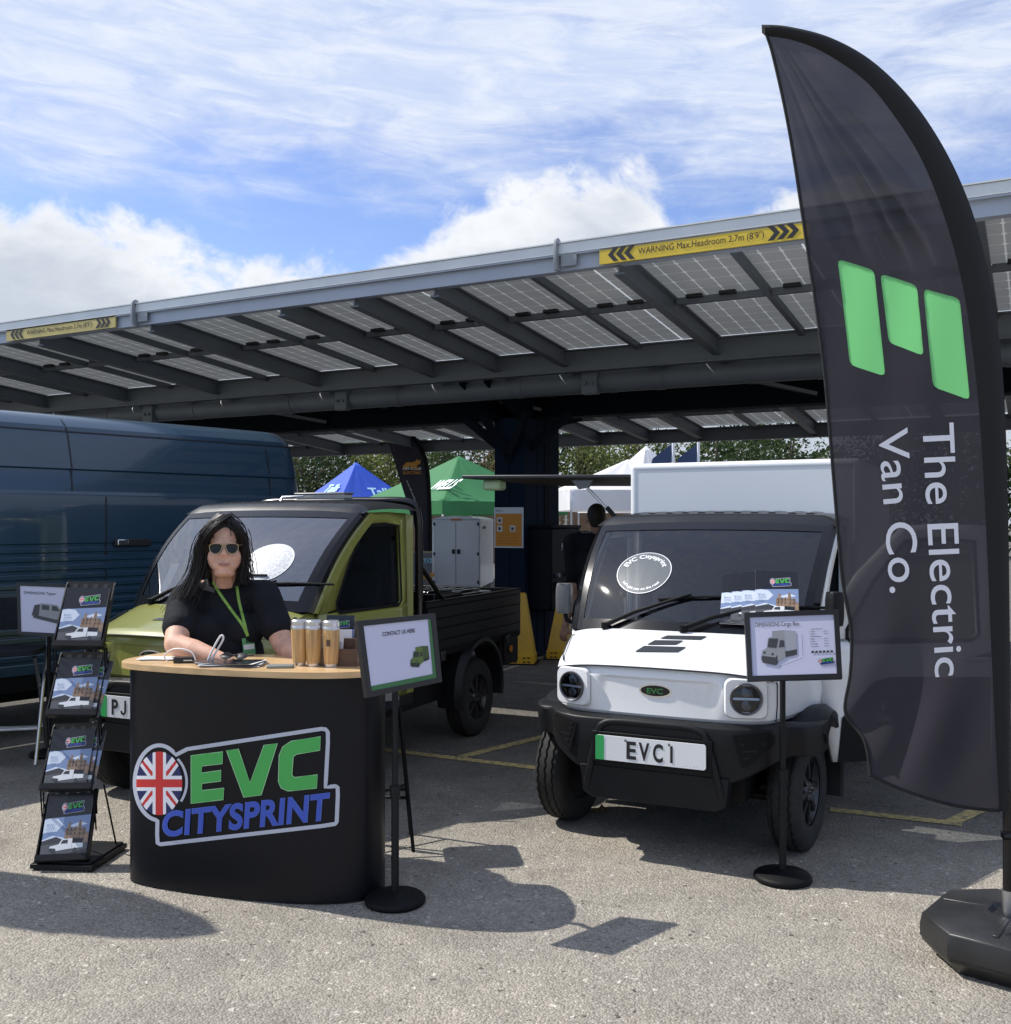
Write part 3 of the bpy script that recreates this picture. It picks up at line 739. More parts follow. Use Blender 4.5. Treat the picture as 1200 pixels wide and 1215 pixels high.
    # ---- bodies
    if body == 'pickup':
        y0, y1, xb, zb, zt = 1.30, 2.88, .70, .66, .99
        mb = MB(); mb.bx(-xb, xb, y0, y1, zb - .06, zb, 0, LZ); mb.build('load_floor', MATB, T, bevel=.004)
        for sx in (-1, 1):
            mb = MB()
            prof = [(0, zb - .05), (0, zb + .05), (.012, zb + .06), (.012, zb + .13), (0, zb + .14), (0, zb + .20), (.012, zb + .21), (.012, zb + .28), (0, zb + .29), (0, zt - .012), (.008, zt), (-.03, zt), (-.03, zb - .05)]
            mb.prism(prof, lambda x, z, d: LZ @ Vector((sx * (xb + x), d, z)), y0, y1); 
            side = mb.build('side_board', mat('bed_black', (.0055, .006, .0065), .42, spec=.22, var=.15), T, angle=30)
            mb = MB()
            for y in (1.5, 2.6): mb.bx(min(sx * (xb + .0), sx * (xb + .03)), max(sx * xb, sx * (xb + .03)), y - .03, y + .03, zb - .09, zb - .02, 0, LZ)
            mb.build('latch', DARKM, side, bevel=.004)
            mb = MB(); mb.bx(min(sx * .56, sx * .69), max(sx * .56, sx * .69), 2.52, 2.56, .22, .60, 0, LZ); mb.build('mudflap', MATB, T)
            mb = MB(); mb.bx(min(sx * .66, sx * .70), max(sx * .66, sx * .70), 2.58, 2.86, .40, .60, 0, LZ); mb.build('side_guard', MATB, T, bevel=.006)
            mb = MB(); mb.prism(circle(0, 0, .018, 12, .028), lambda x, z, d: LZ @ Vector((sx * (.701 + d), 2.70 + x, .52 + z)), 0, .012); mb.build('side_marker', AMBER, T)
        mb = MB(); mb.bx(-xb, xb, y1, y1 + .03, zb - .05, zt, 0, LZ); mb.build('tailgate', mat('bed_black', (0, 0, 0)), T, bevel=.005)
        # headboard hoop behind the cab
        mb = MB()
        for sx in (-1, 1): mb.tube([LZ @ Vector(p) for p in spline([(sx * .66, 1.27, .64), (sx * .66, 1.27, 1.3), (sx * .655, 1.265, 1.56), (sx * .60, 1.25, 1.66), (sx * .3, 1.25, 1.672), (0, 1.25, 1.674)], 6)], .028, 10)
        for z in (.85, 1.05): mb.tube([LZ @ Vector((-.66, 1.27, z)), LZ @ Vector((.66, 1.27, z))], .016, 8)
        mb.tube([LZ @ Vector((-.66, 1.27, 1.02)), LZ @ Vector((-.66, 1.6, .98))], .018, 8); mb.tube([LZ @ Vector((.66, 1.27, 1.25)), LZ @ Vector((.66, 1.62, .98))], .018, 8)
        mb.build('roll_bar', GLOSSB, T, angle=60)
        mb = MB(); mb.bx(-.62, .62, 1.205, 1.215, .70, 1.05, 0, LZ); mb.build('headboard', MATB, T)
        mb = MB(); ml = LZ @ Matrix.Translation((.10, .98, 1.69))
        mb.bx(-.20, .20, -.06, .06, -.024, -.010, 1, ml); mb.bx(-.19, .19, -.055, .055, -.010, .022, 0, ml); mb.bx(-.20, .20, -.06, .06, .022, .034, 1, ml); mb.build('beacon_bar', [mat('beacon_lens', (.35, .35, .34), .15, coat=.5), GREY], T, bevel=.006)
        mb = MB(); mb.tube([LZ @ Vector((-.12, .80, 1.655)), LZ @ Vector((-.12, .82, 1.69)), LZ @ Vector((.02, .86, 1.70))], [.012, .01, .006], 8); mb.build('aerial', STEEL, T)
    else:
        y0, y1, xb, z0, z1 = 1.22, 2.95, .72, .62, 1.985
        mb = MB(); mb.bx(-xb, xb, y0, y1, z0 - .06, z0, 0, LZ); mb.build('load_floor', MATB, T)
        BOXW = mat('box_white', (.74, .77, .80), .42, var=.015, vscale=2)
        mb = MB(); mb.bx(-xb + .035, xb - .035, y0 + .004, y0 + .03, z0 + .03, z1 - .03, 0, LZ); mb.bx(-xb + .035, xb - .035, y1 - .03, y1 - .004, z0 + .03, z1 - .03, 0, LZ)
        mb.bx(-xb + .035, xb - .035, y0 + .03, y1 - .03, z1 - .035, z1 - .006, 0, LZ); mb.bx(xb - .034, xb - .006, y0 + .03, y1 - .03, z0 + .03, z1 - .036, 0, LZ)
        box = mb.build('cargo_box', BOXW, T)
        mb = MB(); r_ = .032
        for sx in (-1, 1):
            mb.tube([LZ @ Vector((sx * (xb - r_), y0 + r_, z0)), LZ @ Vector((sx * (xb - r_), y0 + r_, z1 - r_))], r_, 16); mb.tube([LZ @ Vector((sx * (xb - r_), y1 - r_, z0)), LZ @ Vector((sx * (xb - r_), y1 - r_, z1 - r_))], r_, 16)
            mb.tube([LZ @ Vector((sx * (xb - r_), y0 + r_, z1 - r_)), LZ @ Vector((sx * (xb - r_), y1 - r_, z1 - r_))], r_, 16)
        for y in (y0 + r_, y1 - r_): mb.tube([LZ @ Vector((-xb + r_, y, z1 - r_)), LZ @ Vector((xb - r_, y, z1 - r_))], r_, 16)
        for sx in (-1, 1):
            for y in (y0 + r_, y1 - r_): mb.lathe([(0, -r_), (r_ * .7, -r_ * .7), (r_, 0), (r_ * .7, r_ * .7), (0, r_)], 16, 0, LZ @ Matrix.Translation((sx * (xb - r_), y, z1 - r_)))
        mb.build('edge_trim', mat('box_trim', (.78, .80, .82), .35), box, angle=60)
        # raised side flap on the left, held by stays
        fl = bpy.data.objects.new('side_flap', None); COL.objects.link(fl); fl.parent = T
        zf = 1.905; tilt = .02
        mb = MB(); xo = -1.98
        mb.add([LZ @ Vector(p) for p in [(x, y, z + (tilt if x < -1 else 0)) for z in (zf - .012, zf + .012) for y in (y0 + .02, y1 - .02) for x in (xo, -xb - .005)]], [(0, 2, 3, 1), (4, 5, 7, 6), (0, 1, 5, 4), (2, 6, 7, 3), (0, 4, 6, 2), (1, 3, 7, 5)])
        mb.build('flap_panel', mat('flap_dark', (.035, .038, .042), .45, spec=.3), fl, bevel=.006)
        mb = MB(); mb.bx(-1.86, -1.72, y0 + .1, y0 + .22, zf - .075, zf + .0, 0, LZ); mb.build('flap_handle', mat('handle_pale', (.45, .6, .35), .3), fl, bevel=.02)
        mb = MB()
        for y in (y0 + .06, y1 - .06):
            mb.tube([LZ @ Vector((-xb + .01, y, 1.50)), LZ @ Vector((-1.08, y, zf - .03))], .010, 8, 0); mb.tube([LZ @ Vector((-xb + .01, y, 1.50)), LZ @ Vector((-.9, y, 1.70))], .016, 8, 1)
        mb.build('gas_strut', [STEEL, MATB], fl)
        mb = MB(); mb.prism([(-1.15, zf - .02), (-1.0, zf - .02), (-1.03, zf - .07), (-1.10, zf - .08)], lambda x, z, d: LZ @ Vector((x, d, z)), y0 + .05, y0 + .075); mb.build('strut_bracket', GREY, fl)
        mb = MB(); mb.bx(-.5, .5, y1 - .0, y1 + .02, .50, .60, 0, LZ); mb.build('rear_bar', MATB, T)
        for sx in (-1, 1):
            mb = MB(); mb.bx(min(sx * .62, sx * .70), max(sx * .62, sx * .70), y1 + .0, y1 + .03, .66, .82, 0, LZ); mb.build('tail_light', RED, T, bevel=.004)
    return T, Mw @ LZ, LZ
SCREEN_REFL = .03
AW = (.925, 5.21, 0); TH_W = R(-26)
AG = (-1.70, 5.89, 0); TH_G = R(-24)
white_van, MW, LZW = make_truck('electric_van', 'white electric box van with black bumper and an EVC 1 plate', WHITE, AW, TH_W, 0.0, 'box', 52)
green_truck, MG, LZG = make_truck('electric_pickup', 'olive green electric pickup with black load bed behind the counter', GREEN, AG, TH_G, 0.075, 'pickup', 0)
# ---------------------------------------------------------------- ground
def asphalt():
    M = bpy.data.materials.new('asphalt'); M.use_nodes = True; nt = M.node_tree; N = nt.nodes; L = nt.links; b = N['Principled BSDF']
    tc = N.new('ShaderNodeTexCoord'); o = tc.outputs['Object']
    def ns(scale, det, rough=.5):
        n = N.new('ShaderNodeTexNoise'); n.inputs['Scale'].default_value = scale; n.inputs['Detail'].default_value = det; n.inputs['Roughness'].default_value = rough; L.new(o, n.inputs[0]); return n.outputs[0]
    def ramp(v, *st):
        r = N.new('ShaderNodeValToRGB'); e = r.color_ramp.elements
        while len(e) < len(st): e.new(.5)
        for i, (p, c) in enumerate(st): e[i].position = p; e[i].color = tuple(c) + (1,)
        L.new(v, r.inputs[0]); return r.outputs[0]
    def mix(f, a, b_, mode='MIX'):
        n = N.new('ShaderNodeMix'); n.data_type = 'RGBA'; n.blend_type = mode
        if isinstance(f, float): n.inputs[0].default_value = f
        else: L.new(f, n.inputs[0])
        L.new(a, n.inputs[6]); L.new(b_, n.inputs[7]); return n.outputs[2]
    vo = N.new('ShaderNodeTexVoronoi'); vo.inputs['Scale'].default_value = 105; L.new(o, vo.inputs[0])
    vo2 = N.new('ShaderNodeTexVoronoi'); vo2.inputs['Scale'].default_value = 210; L.new(o, vo2.inputs[0])
    bw = N.new('ShaderNodeRGBToBW'); L.new(vo.outputs['Color'], bw.inputs[0])
    bw2 = N.new('ShaderNodeRGBToBW'); L.new(vo2.outputs['Color'], bw2.inputs[0])
    stone = ramp(bw.outputs[0], (.12, (.16, .150, .136)), (.5, (.285, .267, .240)), (.80, (.36, .34, .305)), (.97, (.54, .52, .475)))
    fine = ramp(bw2.outputs[0], (.1, (.13, .122, .112)), (.55, (.27, .252, .226)), (.95, (.42, .40, .365)))
    c = mix(.5, stone, fine)
    # odd pale chips and dark pits among the finer stone
    vo3 = N.new('ShaderNodeTexVoronoi'); vo3.inputs['Scale'].default_value = 34
    wn = N.new('ShaderNodeTexNoise'); wn.inputs['Scale'].default_value = 40; L.new(o, wn.inputs[0]); wm = N.new('ShaderNodeMix'); wm.data_type = 'RGBA'; wm.blend_type = 'ADD'; wm.inputs[0].default_value = .035; L.new(o, wm.inputs[6]); L.new(wn.outputs['Color'], wm.inputs[7]); L.new(wm.outputs[2], vo3.inputs[0])
    s3 = N.new('ShaderNodeSeparateXYZ'); L.new(vo3.outputs['Color'], s3.inputs[0])
    def gate(v, a, b):
        g1 = N.new('ShaderNodeMapRange'); g1.inputs[1].default_value = a; g1.inputs[2].default_value = b; L.new(v, g1.inputs[0]); return g1.outputs[0]
    def mul(a, b):
        g2 = N.new('ShaderNodeMath'); g2.operation = 'MULTIPLY'; L.new(a, g2.inputs[0]); L.new(b, g2.inputs[1]); return g2.outputs[0]
    core = gate(vo3.outputs['Distance'], .36, .26)
    vcol = N.new('ShaderNodeRGB'); vcol.outputs[0].default_value = (.50, .485, .45, 1); dcol = N.new('ShaderNodeRGB'); dcol.outputs[0].default_value = (.09, .084, .076, 1)
    c = mix(mul(core, gate(s3.outputs[0], .92, .96)), c, vcol.outputs[0]); c = mix(mul(core, gate(s3.outputs[1], .945, .975)), c, dcol.outputs[0])
    # paler ground in front, darker further back and under the canopy
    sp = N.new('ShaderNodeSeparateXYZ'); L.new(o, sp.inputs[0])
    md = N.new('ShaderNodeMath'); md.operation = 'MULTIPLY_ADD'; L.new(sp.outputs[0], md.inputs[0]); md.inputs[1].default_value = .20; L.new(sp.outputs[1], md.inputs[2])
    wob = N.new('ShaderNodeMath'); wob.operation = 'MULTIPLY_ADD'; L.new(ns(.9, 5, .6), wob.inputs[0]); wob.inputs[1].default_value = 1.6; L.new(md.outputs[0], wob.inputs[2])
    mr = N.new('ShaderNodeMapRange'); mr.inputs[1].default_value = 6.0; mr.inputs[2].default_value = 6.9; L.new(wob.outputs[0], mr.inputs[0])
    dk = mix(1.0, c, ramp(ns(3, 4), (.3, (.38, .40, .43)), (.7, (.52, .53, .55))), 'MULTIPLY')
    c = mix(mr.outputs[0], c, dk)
    c = mix(1.0, c, ramp(ns(.55, 6, .6), (.30, (.78, .78, .79)), (.68, (1.09, 1.08, 1.05))), 'MULTIPLY')
    c = mix(1.0, c, ramp(ns(5, 5, .65), (.28, (.82, .82, .82)), (.62, (1.04, 1.04, 1.03))), 'MULTIPLY')
    # oil and tar stains
    st = ramp(ns(1.7, 3, .5), (.62, (1, 1, 1)), (.74, (.80, .79, .78)))
    c = mix(1.0, c, st, 'MULTIPLY')
    c = mix(1.0, c, ramp(ns(.2, 2), (.0, (1.20, 1.175, 1.125)), (1.0, (1.25, 1.22, 1.17))), 'MULTIPLY')
    L.new(c, b.inputs['Base Color']); b.inputs['Roughness'].default_value = .9; b.inputs['Specular IOR Level'].default_value = .25
    h = N.new('ShaderNodeMath'); h.operation = 'SUBTRACT'; L.new(bw.outputs[0], h.inputs[0]); L.new(vo.outputs['Distance'], h.inputs[1])
    h2 = N.new('ShaderNodeMath'); h2.operation = 'MULTIPLY_ADD'; L.new(ns(9, 6, .7), h2.inputs[0]); h2.inputs[1].default_value = 1.6; L.new(h.outputs[0], h2.inputs[2])
    bp = N.new('ShaderNodeBump'); bp.inputs['Strength'].default_value = .75; bp.inputs['Distance'].default_value = .008; L.new(h2.outputs[0], bp.inputs['Height']); L.new(bp.outputs[0], b.inputs['Normal'])
    return M
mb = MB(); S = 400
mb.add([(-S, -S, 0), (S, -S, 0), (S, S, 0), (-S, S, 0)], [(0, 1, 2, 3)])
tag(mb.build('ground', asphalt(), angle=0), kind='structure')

# faded yellow bay lines (thin sheets 4 mm up)
def line_mat():
    M = bpy.data.materials.new('line_paint'); M.use_nodes = True; nt = M.node_tree; N = nt.nodes; L = nt.links; b = N['Principled BSDF']
    tc = N.new('ShaderNodeTexCoord'); n = N.new('ShaderNodeTexNoise'); n.inputs['Scale'].default_value = 26; n.inputs['Detail'].default_value = 7; n.inputs['Roughness'].default_value = .7; L.new(tc.outputs['Object'], n.inputs[0])
    r = N.new('ShaderNodeValToRGB'); r.color_ramp.elements[0].position = .38; r.color_ramp.elements[0].color = (.17, .15, .11, 1); r.color_ramp.elements[1].position = .56; r.color_ramp.elements[1].color = (.55, .44, .17, 1)
    L.new(n.outputs[0], r.inputs[0]); L.new(r.outputs[0], b.inputs['Base Color']); b.inputs['Roughness'].default_value = .85; return M
LINE = line_mat()
mb = MB()
def ground_strip(a, b, wd, z=.004):
    a = Vector((a.x, a.y, z)); b = Vector((b.x, b.y, z)); t = (b - a).normalized(); n = Vector((-t.y, t.x, 0)) * wd / 2
    mb.add([a + n, a - n, b - n, b + n], [(0, 1, 2, 3)])
ground_strip(G(430, 887), G(640, 912), .085); ground_strip(G(548, 898.5), G(720, 856), .085, .0045)
ground_strip(G(985, 961), G(1142, 978.5), .085); ground_strip(G(1128, 977), G(1230, 930), .085, .0045)
tag(mb.build('bay_markings', LINE, angle=0), kind='structure')

# ---------------------------------------------------------------- solar canopy
O_ = Vector((0, 8.07, 0)); D_ = Vector((math.cos(R(28)), -math.sin(R(28)), 0)); P_ = Vector((math.sin(R(28)), math.cos(R(28)), 0))
def cp(t, k, z): return O_ + D_ * t + P_ * k + Vector((0, 0, z))
SL = .087
ZP = lambda k: 3.66 - SL * k                      # underside of the panels
CSTEEL = mat('canopy_steel', (.125, .142, .165), .5, spec=.4, var=.10, vscale=2.5, bump=.03, bscale=40)
CSTEELD = mat('column_blue_steel', (.005, .008, .014), .75, spec=.08, var=.15, vscale=2)
ALU = mat('aluminium_trim', (.62, .64, .65), .4, .15, var=.06, vscale=4)
T0, T1, KF = -24.0, 8.0, 7.46
can = thing('solar_canopy', 'long grey steel solar carport canopy roofed with glass panels over the parked vans', 'canopy', (.3, 12.6, 0))
def panel_mat():
    M = bpy.data.materials.new('solar_glass'); M.use_nodes = True; nt = M.node_tree; N = nt.nodes; L = nt.links; b = N['Principled BSDF']
    uv = N.new('ShaderNodeUVMap'); sp = N.new('ShaderNodeSeparateXYZ'); L.new(uv.outputs[0], sp.inputs[0])
    def m(op, a, c=None):
        n = N.new('ShaderNodeMath'); n.operation = op
        for i, x in enumerate((a, c)):
            if x is None: continue
            if isinstance(x, (int, float)): n.inputs[i].default_value = x
            else: L.new(x, n.inputs[i])
        return n.outputs[0]
    def edge(v, n_, wd):
        f = m('FRACT', m('MULTIPLY', v, n_)); d = m('MINIMUM', f, m('SUBTRACT', 1.0, f)); return m('LESS_THAN', d, wd), d
    g1, d1 = edge(sp.outputs[0], 5.0, .035); g2, d2 = edge(sp.outputs[1], 6.0, .022)
    gap = m('MAXIMUM', g1, g2)
    dia = m('LESS_THAN', m('ADD', d1, m('MULTIPLY', d2, 1.0)), .13); gap2 = m('MAXIMUM', g1, dia)
    bus, _ = edge(sp.outputs[1], 30.0, .06)
    f = m('MAXIMUM', m('MULTIPLY', m('MAXIMUM', g1, dia), 1.0), m('MULTIPLY', g2, .45))
    mx = N.new('ShaderNodeMix'); mx.data_type = 'RGBA'; mx.inputs[6].default_value = (.16, .168, .17, 1); mx.inputs[7].default_value = (.42, .44, .44, 1); L.new(f, mx.inputs[0])
    L.new(mx.outputs[2], b.inputs['Base Color']); b.inputs['Roughness'].default_value = .25
    tr = N.new('ShaderNodeBsdfTranslucent'); mt = N.new('ShaderNodeMix'); mt.data_type = 'RGBA'; mt.inputs[6].default_value = (.055, .057, .057, 1); mt.inputs[7].default_value = (.12, .124, .12, 1); L.new(f, mt.inputs[0]); L.new(mt.outputs[2], tr.inputs[0])
    ad = N.new('ShaderNodeAddShader'); L.new(b.outputs[0], ad.inputs[0]); L.new(tr.outputs[0], ad.inputs[1]); L.new(ad.outputs[0], N['Material Output'].inputs[0])
    return M
PANEL = panel_mat()
# one mesh per roof sheet of panels: uv per module
RS = .82
def panel_sheet(k0, k1, rows):
    vs = []; fs = []; uvs = []
    t = T0
    while t < T1 - .01:
        for r in range(rows):
            a = k0 + (k1 - k0) * r / rows + .006; b = k0 + (k1 - k0) * (r + 1) / rows - .006
            i = len(vs)
            for tt, kk in ((t + .005, a), (t + 2 * RS - .005, a), (t + 2 * RS - .005, b), (t + .005, b)): vs.append(cp(tt, kk, ZP(kk) + .004))
            fs.append((i, i + 1, i + 2, i + 3)); uvs.append(((0, 0), (2, 0), (2, 1), (0, 1)))
        t += 2 * RS
    I = PARENT_M[can.name].inverted(); me = bpy.data.meshes.new('panel_sheet'); me.from_pydata([tuple(I @ v) for v in vs], [], fs); me.materials.append(PANEL)
    ul = me.uv_layers.new(name='UVMap')
    for p, q in zip(me.polygons, uvs):
        for li, u in zip(p.loop_indices, q): ul.data[li].uv = u
    o = bpy.data.objects.new('panel_sheet', me); COL.objects.link(o); o.parent = can
panel_sheet(.04, 2.64, 2); panel_sheet(2.645, 5.01, 2); panel_sheet(5.02, KF - .04, 2)
ZU = Vector((0, 0, 1))
def cbar(mb, t0, k0, t1, k1, z0, z1, wx, wz, mi=0): mb.bar(cp(t0, k0, z0), cp(t1, k1, z1), wx, wz, mi)
def ibeam(mb, a, b, h, wd, tf=.014, tw=.012, mi=0):
    """top edge runs a..b"""
    up = Vector((0, 0, 1))
    mb.bar(a - up * tf / 2, b - up * tf / 2, wd, tf, mi); mb.bar(a - up * (h - tf / 2), b - up * (h - tf / 2), wd, tf, mi); mb.bar(a - up * h / 2, b - up * h / 2, tw, h - 2 * tf, mi)
# fascia: aluminium gutter trim over a steel channel
mb = MB()
for (k, z0, z1) in ((-.03, 3.668, 3.745),): 
    mb.bar(cp(T0, k, (z0 + z1) / 2), cp(T1, k, (z0 + z1) / 2), .05, z1 - z0)
mb.bar(cp(T0, -.012, 3.752), cp(T1, -.012, 3.752), .11, .010)
mb.build('fascia_trim', ALU, can, world=True)
mb = MB(); mb.bar(cp(T0, .0, 3.605), cp(T1, .0, 3.605), .02, .12); mb.bar(cp(T0, .045, 3.552), cp(T1, .045, 3.552), .07, .012); mb.bar(cp(T0, -.02, 3.660), cp(T1, -.02, 3.660), .06, .012)
mb.build('fascia_channel', mat('fascia_steel', (.36, .40, .475), .4, var=.05, vscale=3), can, world=True)
# rafters
t = -24.0 + .36
rt = [-23.64 + RS * i for i in range(39)]
for i, t in enumerate(rt):
    deep = (i % 2 == 0) or i in (27,)
    mb = MB()
    for (k0, k1) in ((.02, 2.632), (2.648, 5.01), (5.03, KF - .01)):
        if deep: ibeam(mb, cp(t, k0, ZP(k0) - .006), cp(t, k1, ZP(k1) - .006), .178, .085)
        else: mb.bar(cp(t, k0, ZP(k0) - .035), cp(t, k1, ZP(k1) - .035), .05, .06)
    o = mb.build('rafter', CSTEEL, can, world=True)
# purlins along the roof
mb = MB()
for k in (1.31, 3.85, 6.24):
    mb = MB()
    for i in range(len(rt) - 1):
        mb.bar(cp(rt[i] + .03, k, ZP(k) - .035), cp(rt[i + 1] - .03, k, ZP(k) - .035), .06, .055)
    mb.build('purlin', CSTEEL, can, world=True)
jb = None; CI = PARENT_M[can.name].inverted()
for i in range(12, len(rt) - 1):
    for q in (.25, .6):
        if jb is None: mb = MB(); mb.bx(-.07, .07, -.03, .03, -.034, -.004); jb = o = mb.build('junction_box', INK, can, bevel=.004)
        else: o = jb.copy(); COL.objects.link(o)
        o.parent = can; o.matrix_basis = CI @ Matrix.Translation(cp(rt[i] + RS * q, 1.24, ZP(1.24))) @ Matrix.Rotation(R(-28), 4, 'Z')
# girders
for k, h in ((2.64, .235), (KF, .20), (5.02, .19)):
    mb = MB(); z = ZP(k) - .012
    ibeam(mb, cp(T0, k, z), cp(T1, k, z), h, .13); mb.build('girder', CSTEEL, can, world=True)
# torque tube with clamps
mb = MB(); mb.tube([cp(T0, 2.95, 3.11), cp(T1, 2.95, 3.11)], .118, 24)
for t in rt[::2]: mb.tube([cp(t + .9, 2.95, 3.11), cp(t + 1.0, 2.95, 3.11)], .124, 24)
mb.build('torque_tube', CSTEEL, can, world=True, angle=60)
for t in rt[::4]:
    mb = MB(); mb.bx(-.09, .09, -.05, .05, -.13, .13, 0, Matrix.Translation(cp(t + .2, 2.84, 3.10)) @ Matrix.Rotation(R(-28), 4, 'Z'))
    for dx in (-.04, .04): mb.tube([cp(t + .2 + dx, 2.80, 3.08), cp(t + .2 + dx, 2.765, 3.08)], .018, 8)
    mb.build('clamp_bracket', CSTEEL, can, world=True, bevel=.01)
# spine beam and cantilever arms
mb = MB(); ibeam(mb, cp(T0, 4.05, 3.27), cp(T1, 4.05, 3.27), .40, .24, .02, .016); mb.build('spine_beam', CSTEELD, can, world=True)
TC = (-11.07, -1.87, 7.33)
for t in TC:
    for dt in (-.16, .16):
        mb = MB(); up = Vector((0, 0, 1))
        mb.add([cp(t + dt + s, k, z) for s in (-.012, .012) for k, z in ((2.72, 3.30), (4.05, 3.24), (5.4, 3.05), (5.4, 2.97), (4.5, 2.80), (3.6, 2.80), (2.72, 3.16))], [(0, 1, 2, 3, 4, 5, 6), (13, 12, 11, 10, 9, 8, 7)] + [(i, (i + 1) % 7, 7 + (i + 1) % 7, 7 + i) for i in range(7)])
        mb.build('cantilever_arm', CSTEELD, can, world=True)
for t0 in rt[1::4]:
    mb = MB(); mb.bar(cp(t0, 2.72, 3.30), cp(t0 + 1.5, 4.0, 2.98), .06, .04); mb.build('brace', CSTEEL, can, world=True)
# columns with knee braces
for t in TC:
    mb = MB(); c = cp(t, 4.1, 0); Mx = Matrix.Translation(c) @ Matrix.Rotation(R(-28), 4, 'Z')
    mb.bx(-.205, .205, -.48, .48, 0, 2.86, 0, Mx)
    for x in (-.207, .207):
        mb.bx(x - .003, x + .003, -.14, -.10, .02, 2.84, 0, Mx); mb.bx(x - .006, x + .006, .05, .20, .02, 2.84, 1, Mx)
    mb.bx(-.008, .008, -.486, -.48, .02, 2.6, 1, Mx)
    mb.bx(-.34, .34, -.62, .62, 0, .03, 0, Mx)
    col = mb.build('column', [mat('column_paint', (.006, .013, .027), .75, spec=.08, var=.12, vscale=2), CSTEELD], can, world=True, bevel=.006)
    mb = MB()
    for s in (-1, 1): mb.bar(Mx @ Vector((s * .02, -.51, 2.42)), Mx @ Vector((s * .30, -.62, 2.90)), .05, .10)
    for s in (-1, 1): mb.bar(Mx @ Vector((s * .20, -.3, 2.5)), Mx @ Vector((s * .72, -.3, 2.9)), .07, .10)
    mb.tube([Mx @ Vector((0, -.48, 2.36)), Mx @ Vector((0, -.50, 2.36))], .05, 12)
    mb.build('knee_brace', CSTEELD, can, world=True)
# lifting lugs on the fascia
for t in (-4.10 - 4.6, -4.10, .48, 5.1):
    mb = MB(); pr = [(-.035, -.15), (.035, -.15), (.05, -.10), (.05, .05), (.035, .09), (0, .105), (-.035, .09), (-.05, .05), (-.05, -.10)]
    hole = circle(0, .12, .016, 9)
    mb.prism(pr, lambda x, z, d: cp(t + d, -.05 + x, 3.69 + z), -.012, .012)
    mb.bx(-.006, .006, 0, .0, 0, 0)
    mb.tube([cp(t - .0135, -.05, 3.74), cp(t + .0135, -.05, 3.74)], .016, 12, 1)
    lug = mb.build('lifting_lug', [mat('lug_steel', (.26, .28, .30), .45, var=.1), INK], can, world=True, bevel=.003)
    mb = MB(); mb.bar(cp(t + .03, -.045, 3.62), cp(t + .16, -.045, 3.62), .012, .10); mb.build('lug_bracket', MATS['lug_steel'], can, world=True)
# warning boards on the fascia
YEL = mat('warning_yellow', (.62, .45, .035), .45, var=.06, vscale=5); YEL2 = mat('warning_faded', (.46, .38, .14), .55, var=.14, vscale=7)
def warning(t0, t1, m_, lab):
    o = thing('warning_board', lab, 'warning sign', cp((t0 + t1) / 2, -.03, 3.60))
    fnp = lambda x, z: cp(t0 + x, -.052, 3.548 + z); wd = t1 - t0; h = .125
    mb = MB(); mb.bar(cp(t0, -.042, 3.548 + h / 2), cp(t1, -.042, 3.548 + h / 2), .016, h); mb.build('board', m_, o, world=True)
    mb = MB(); fnp = lambda x, z: cp(t0 + x, -.0535, 3.548 + z)
    for s in (0, 1):
        for i in range(3):
            x = (.07 + .065 * i) if s == 0 else wd - .07 - .065 * i; q = 1 if s == 0 else -1
            mb.add([fnp(x + q * a, z) for a, z in ((0, h / 2), (.045, h - .012), (.085, h - .012), (.04, h / 2), (.085, .012), (.045, .012))], [(0, 1, 2, 3), (0, 3, 4, 5)])
        mb.build('chevrons', INK, o, world=True); mb = MB()
    put_text(mb, 'WARNING Max.Headroom 2.7m (8\'9")', fnp, wd / 2, .040, .046, 0, wd * .60, 'C', .004)
    mb.build('lettering', INK, o, world=True)
warning(.83, 2.38, YEL, 'bright yellow headroom warning board on the canopy edge beside the tall feather flag')
warning(-6.05, -4.38, YEL2, 'faded yellow headroom warning board on the canopy edge above the blue van')
# ---------------------------------------------------------------- blue panel van
BV0 = Vector((-3.62, 7.30, 0)); bth = R(40); BD = Vector((math.sin(bth), math.cos(bth), 0)); BN = Vector((math.cos(bth), -math.sin(bth), 0))
bv = thing('panel_van', 'large dark blue panel van with a lower-side reflection shaped as ribs', 'van', BV0, 0)
def bvp(s, z, o=0.0): return BV0 + BD * s + BN * o + Vector((0, 0, z))
BLUE = mat('van_blue', (.014, .048, .088), .30, coat=.6, var=.05, vscale=1.5)
L1 = 2.80; L0 = -3.4
def tumble(z): return -.16 * max(0, (z - 1.75) / .7) ** 1.6
def bulge(z): return .0
mb = MB()
zs = [.48, .52]
z = .52
while z < 1.44: zs += [z + .030, z + .040, z + .056, z + .066]; z += .066
zs = sorted(set([round(q, 4) for q in zs if q < 1.46] + [1.46, 1.5, 1.6, 1.7, 1.80, 1.815, 1.84, 1.90, 1.96, 2.0, 2.012, 2.03, 2.1, 2.2, 2.28, 2.34, 2.39, 2.42, 2.44]))
def side(s, z):
    o = tumble(z)
    if z < 1.44:
        ph = ((z - .52 + 1e-6) % .066) / .066; o += -.010 if .52 < ph < .92 else 0  # ribs put the striped reflection into the shape of the side
    if 1.815 < z < 2.005: o -= .018
    if z > 2.30: o -= .9 * (z - 2.30) ** 2 * 8
    e = max(0, s - (L1 - .30)) / .30
    lean = .09 * (z - 1.2) * e if z > 1.2 else 0
    return bvp(s - lean, z, o - .075 * e ** 3)
ss = lin(L0, L1 - .3, 12) + lin(L1 - .28, L1, 10)
mb.grid(lambda s, z: side(s, z), ss, zs)
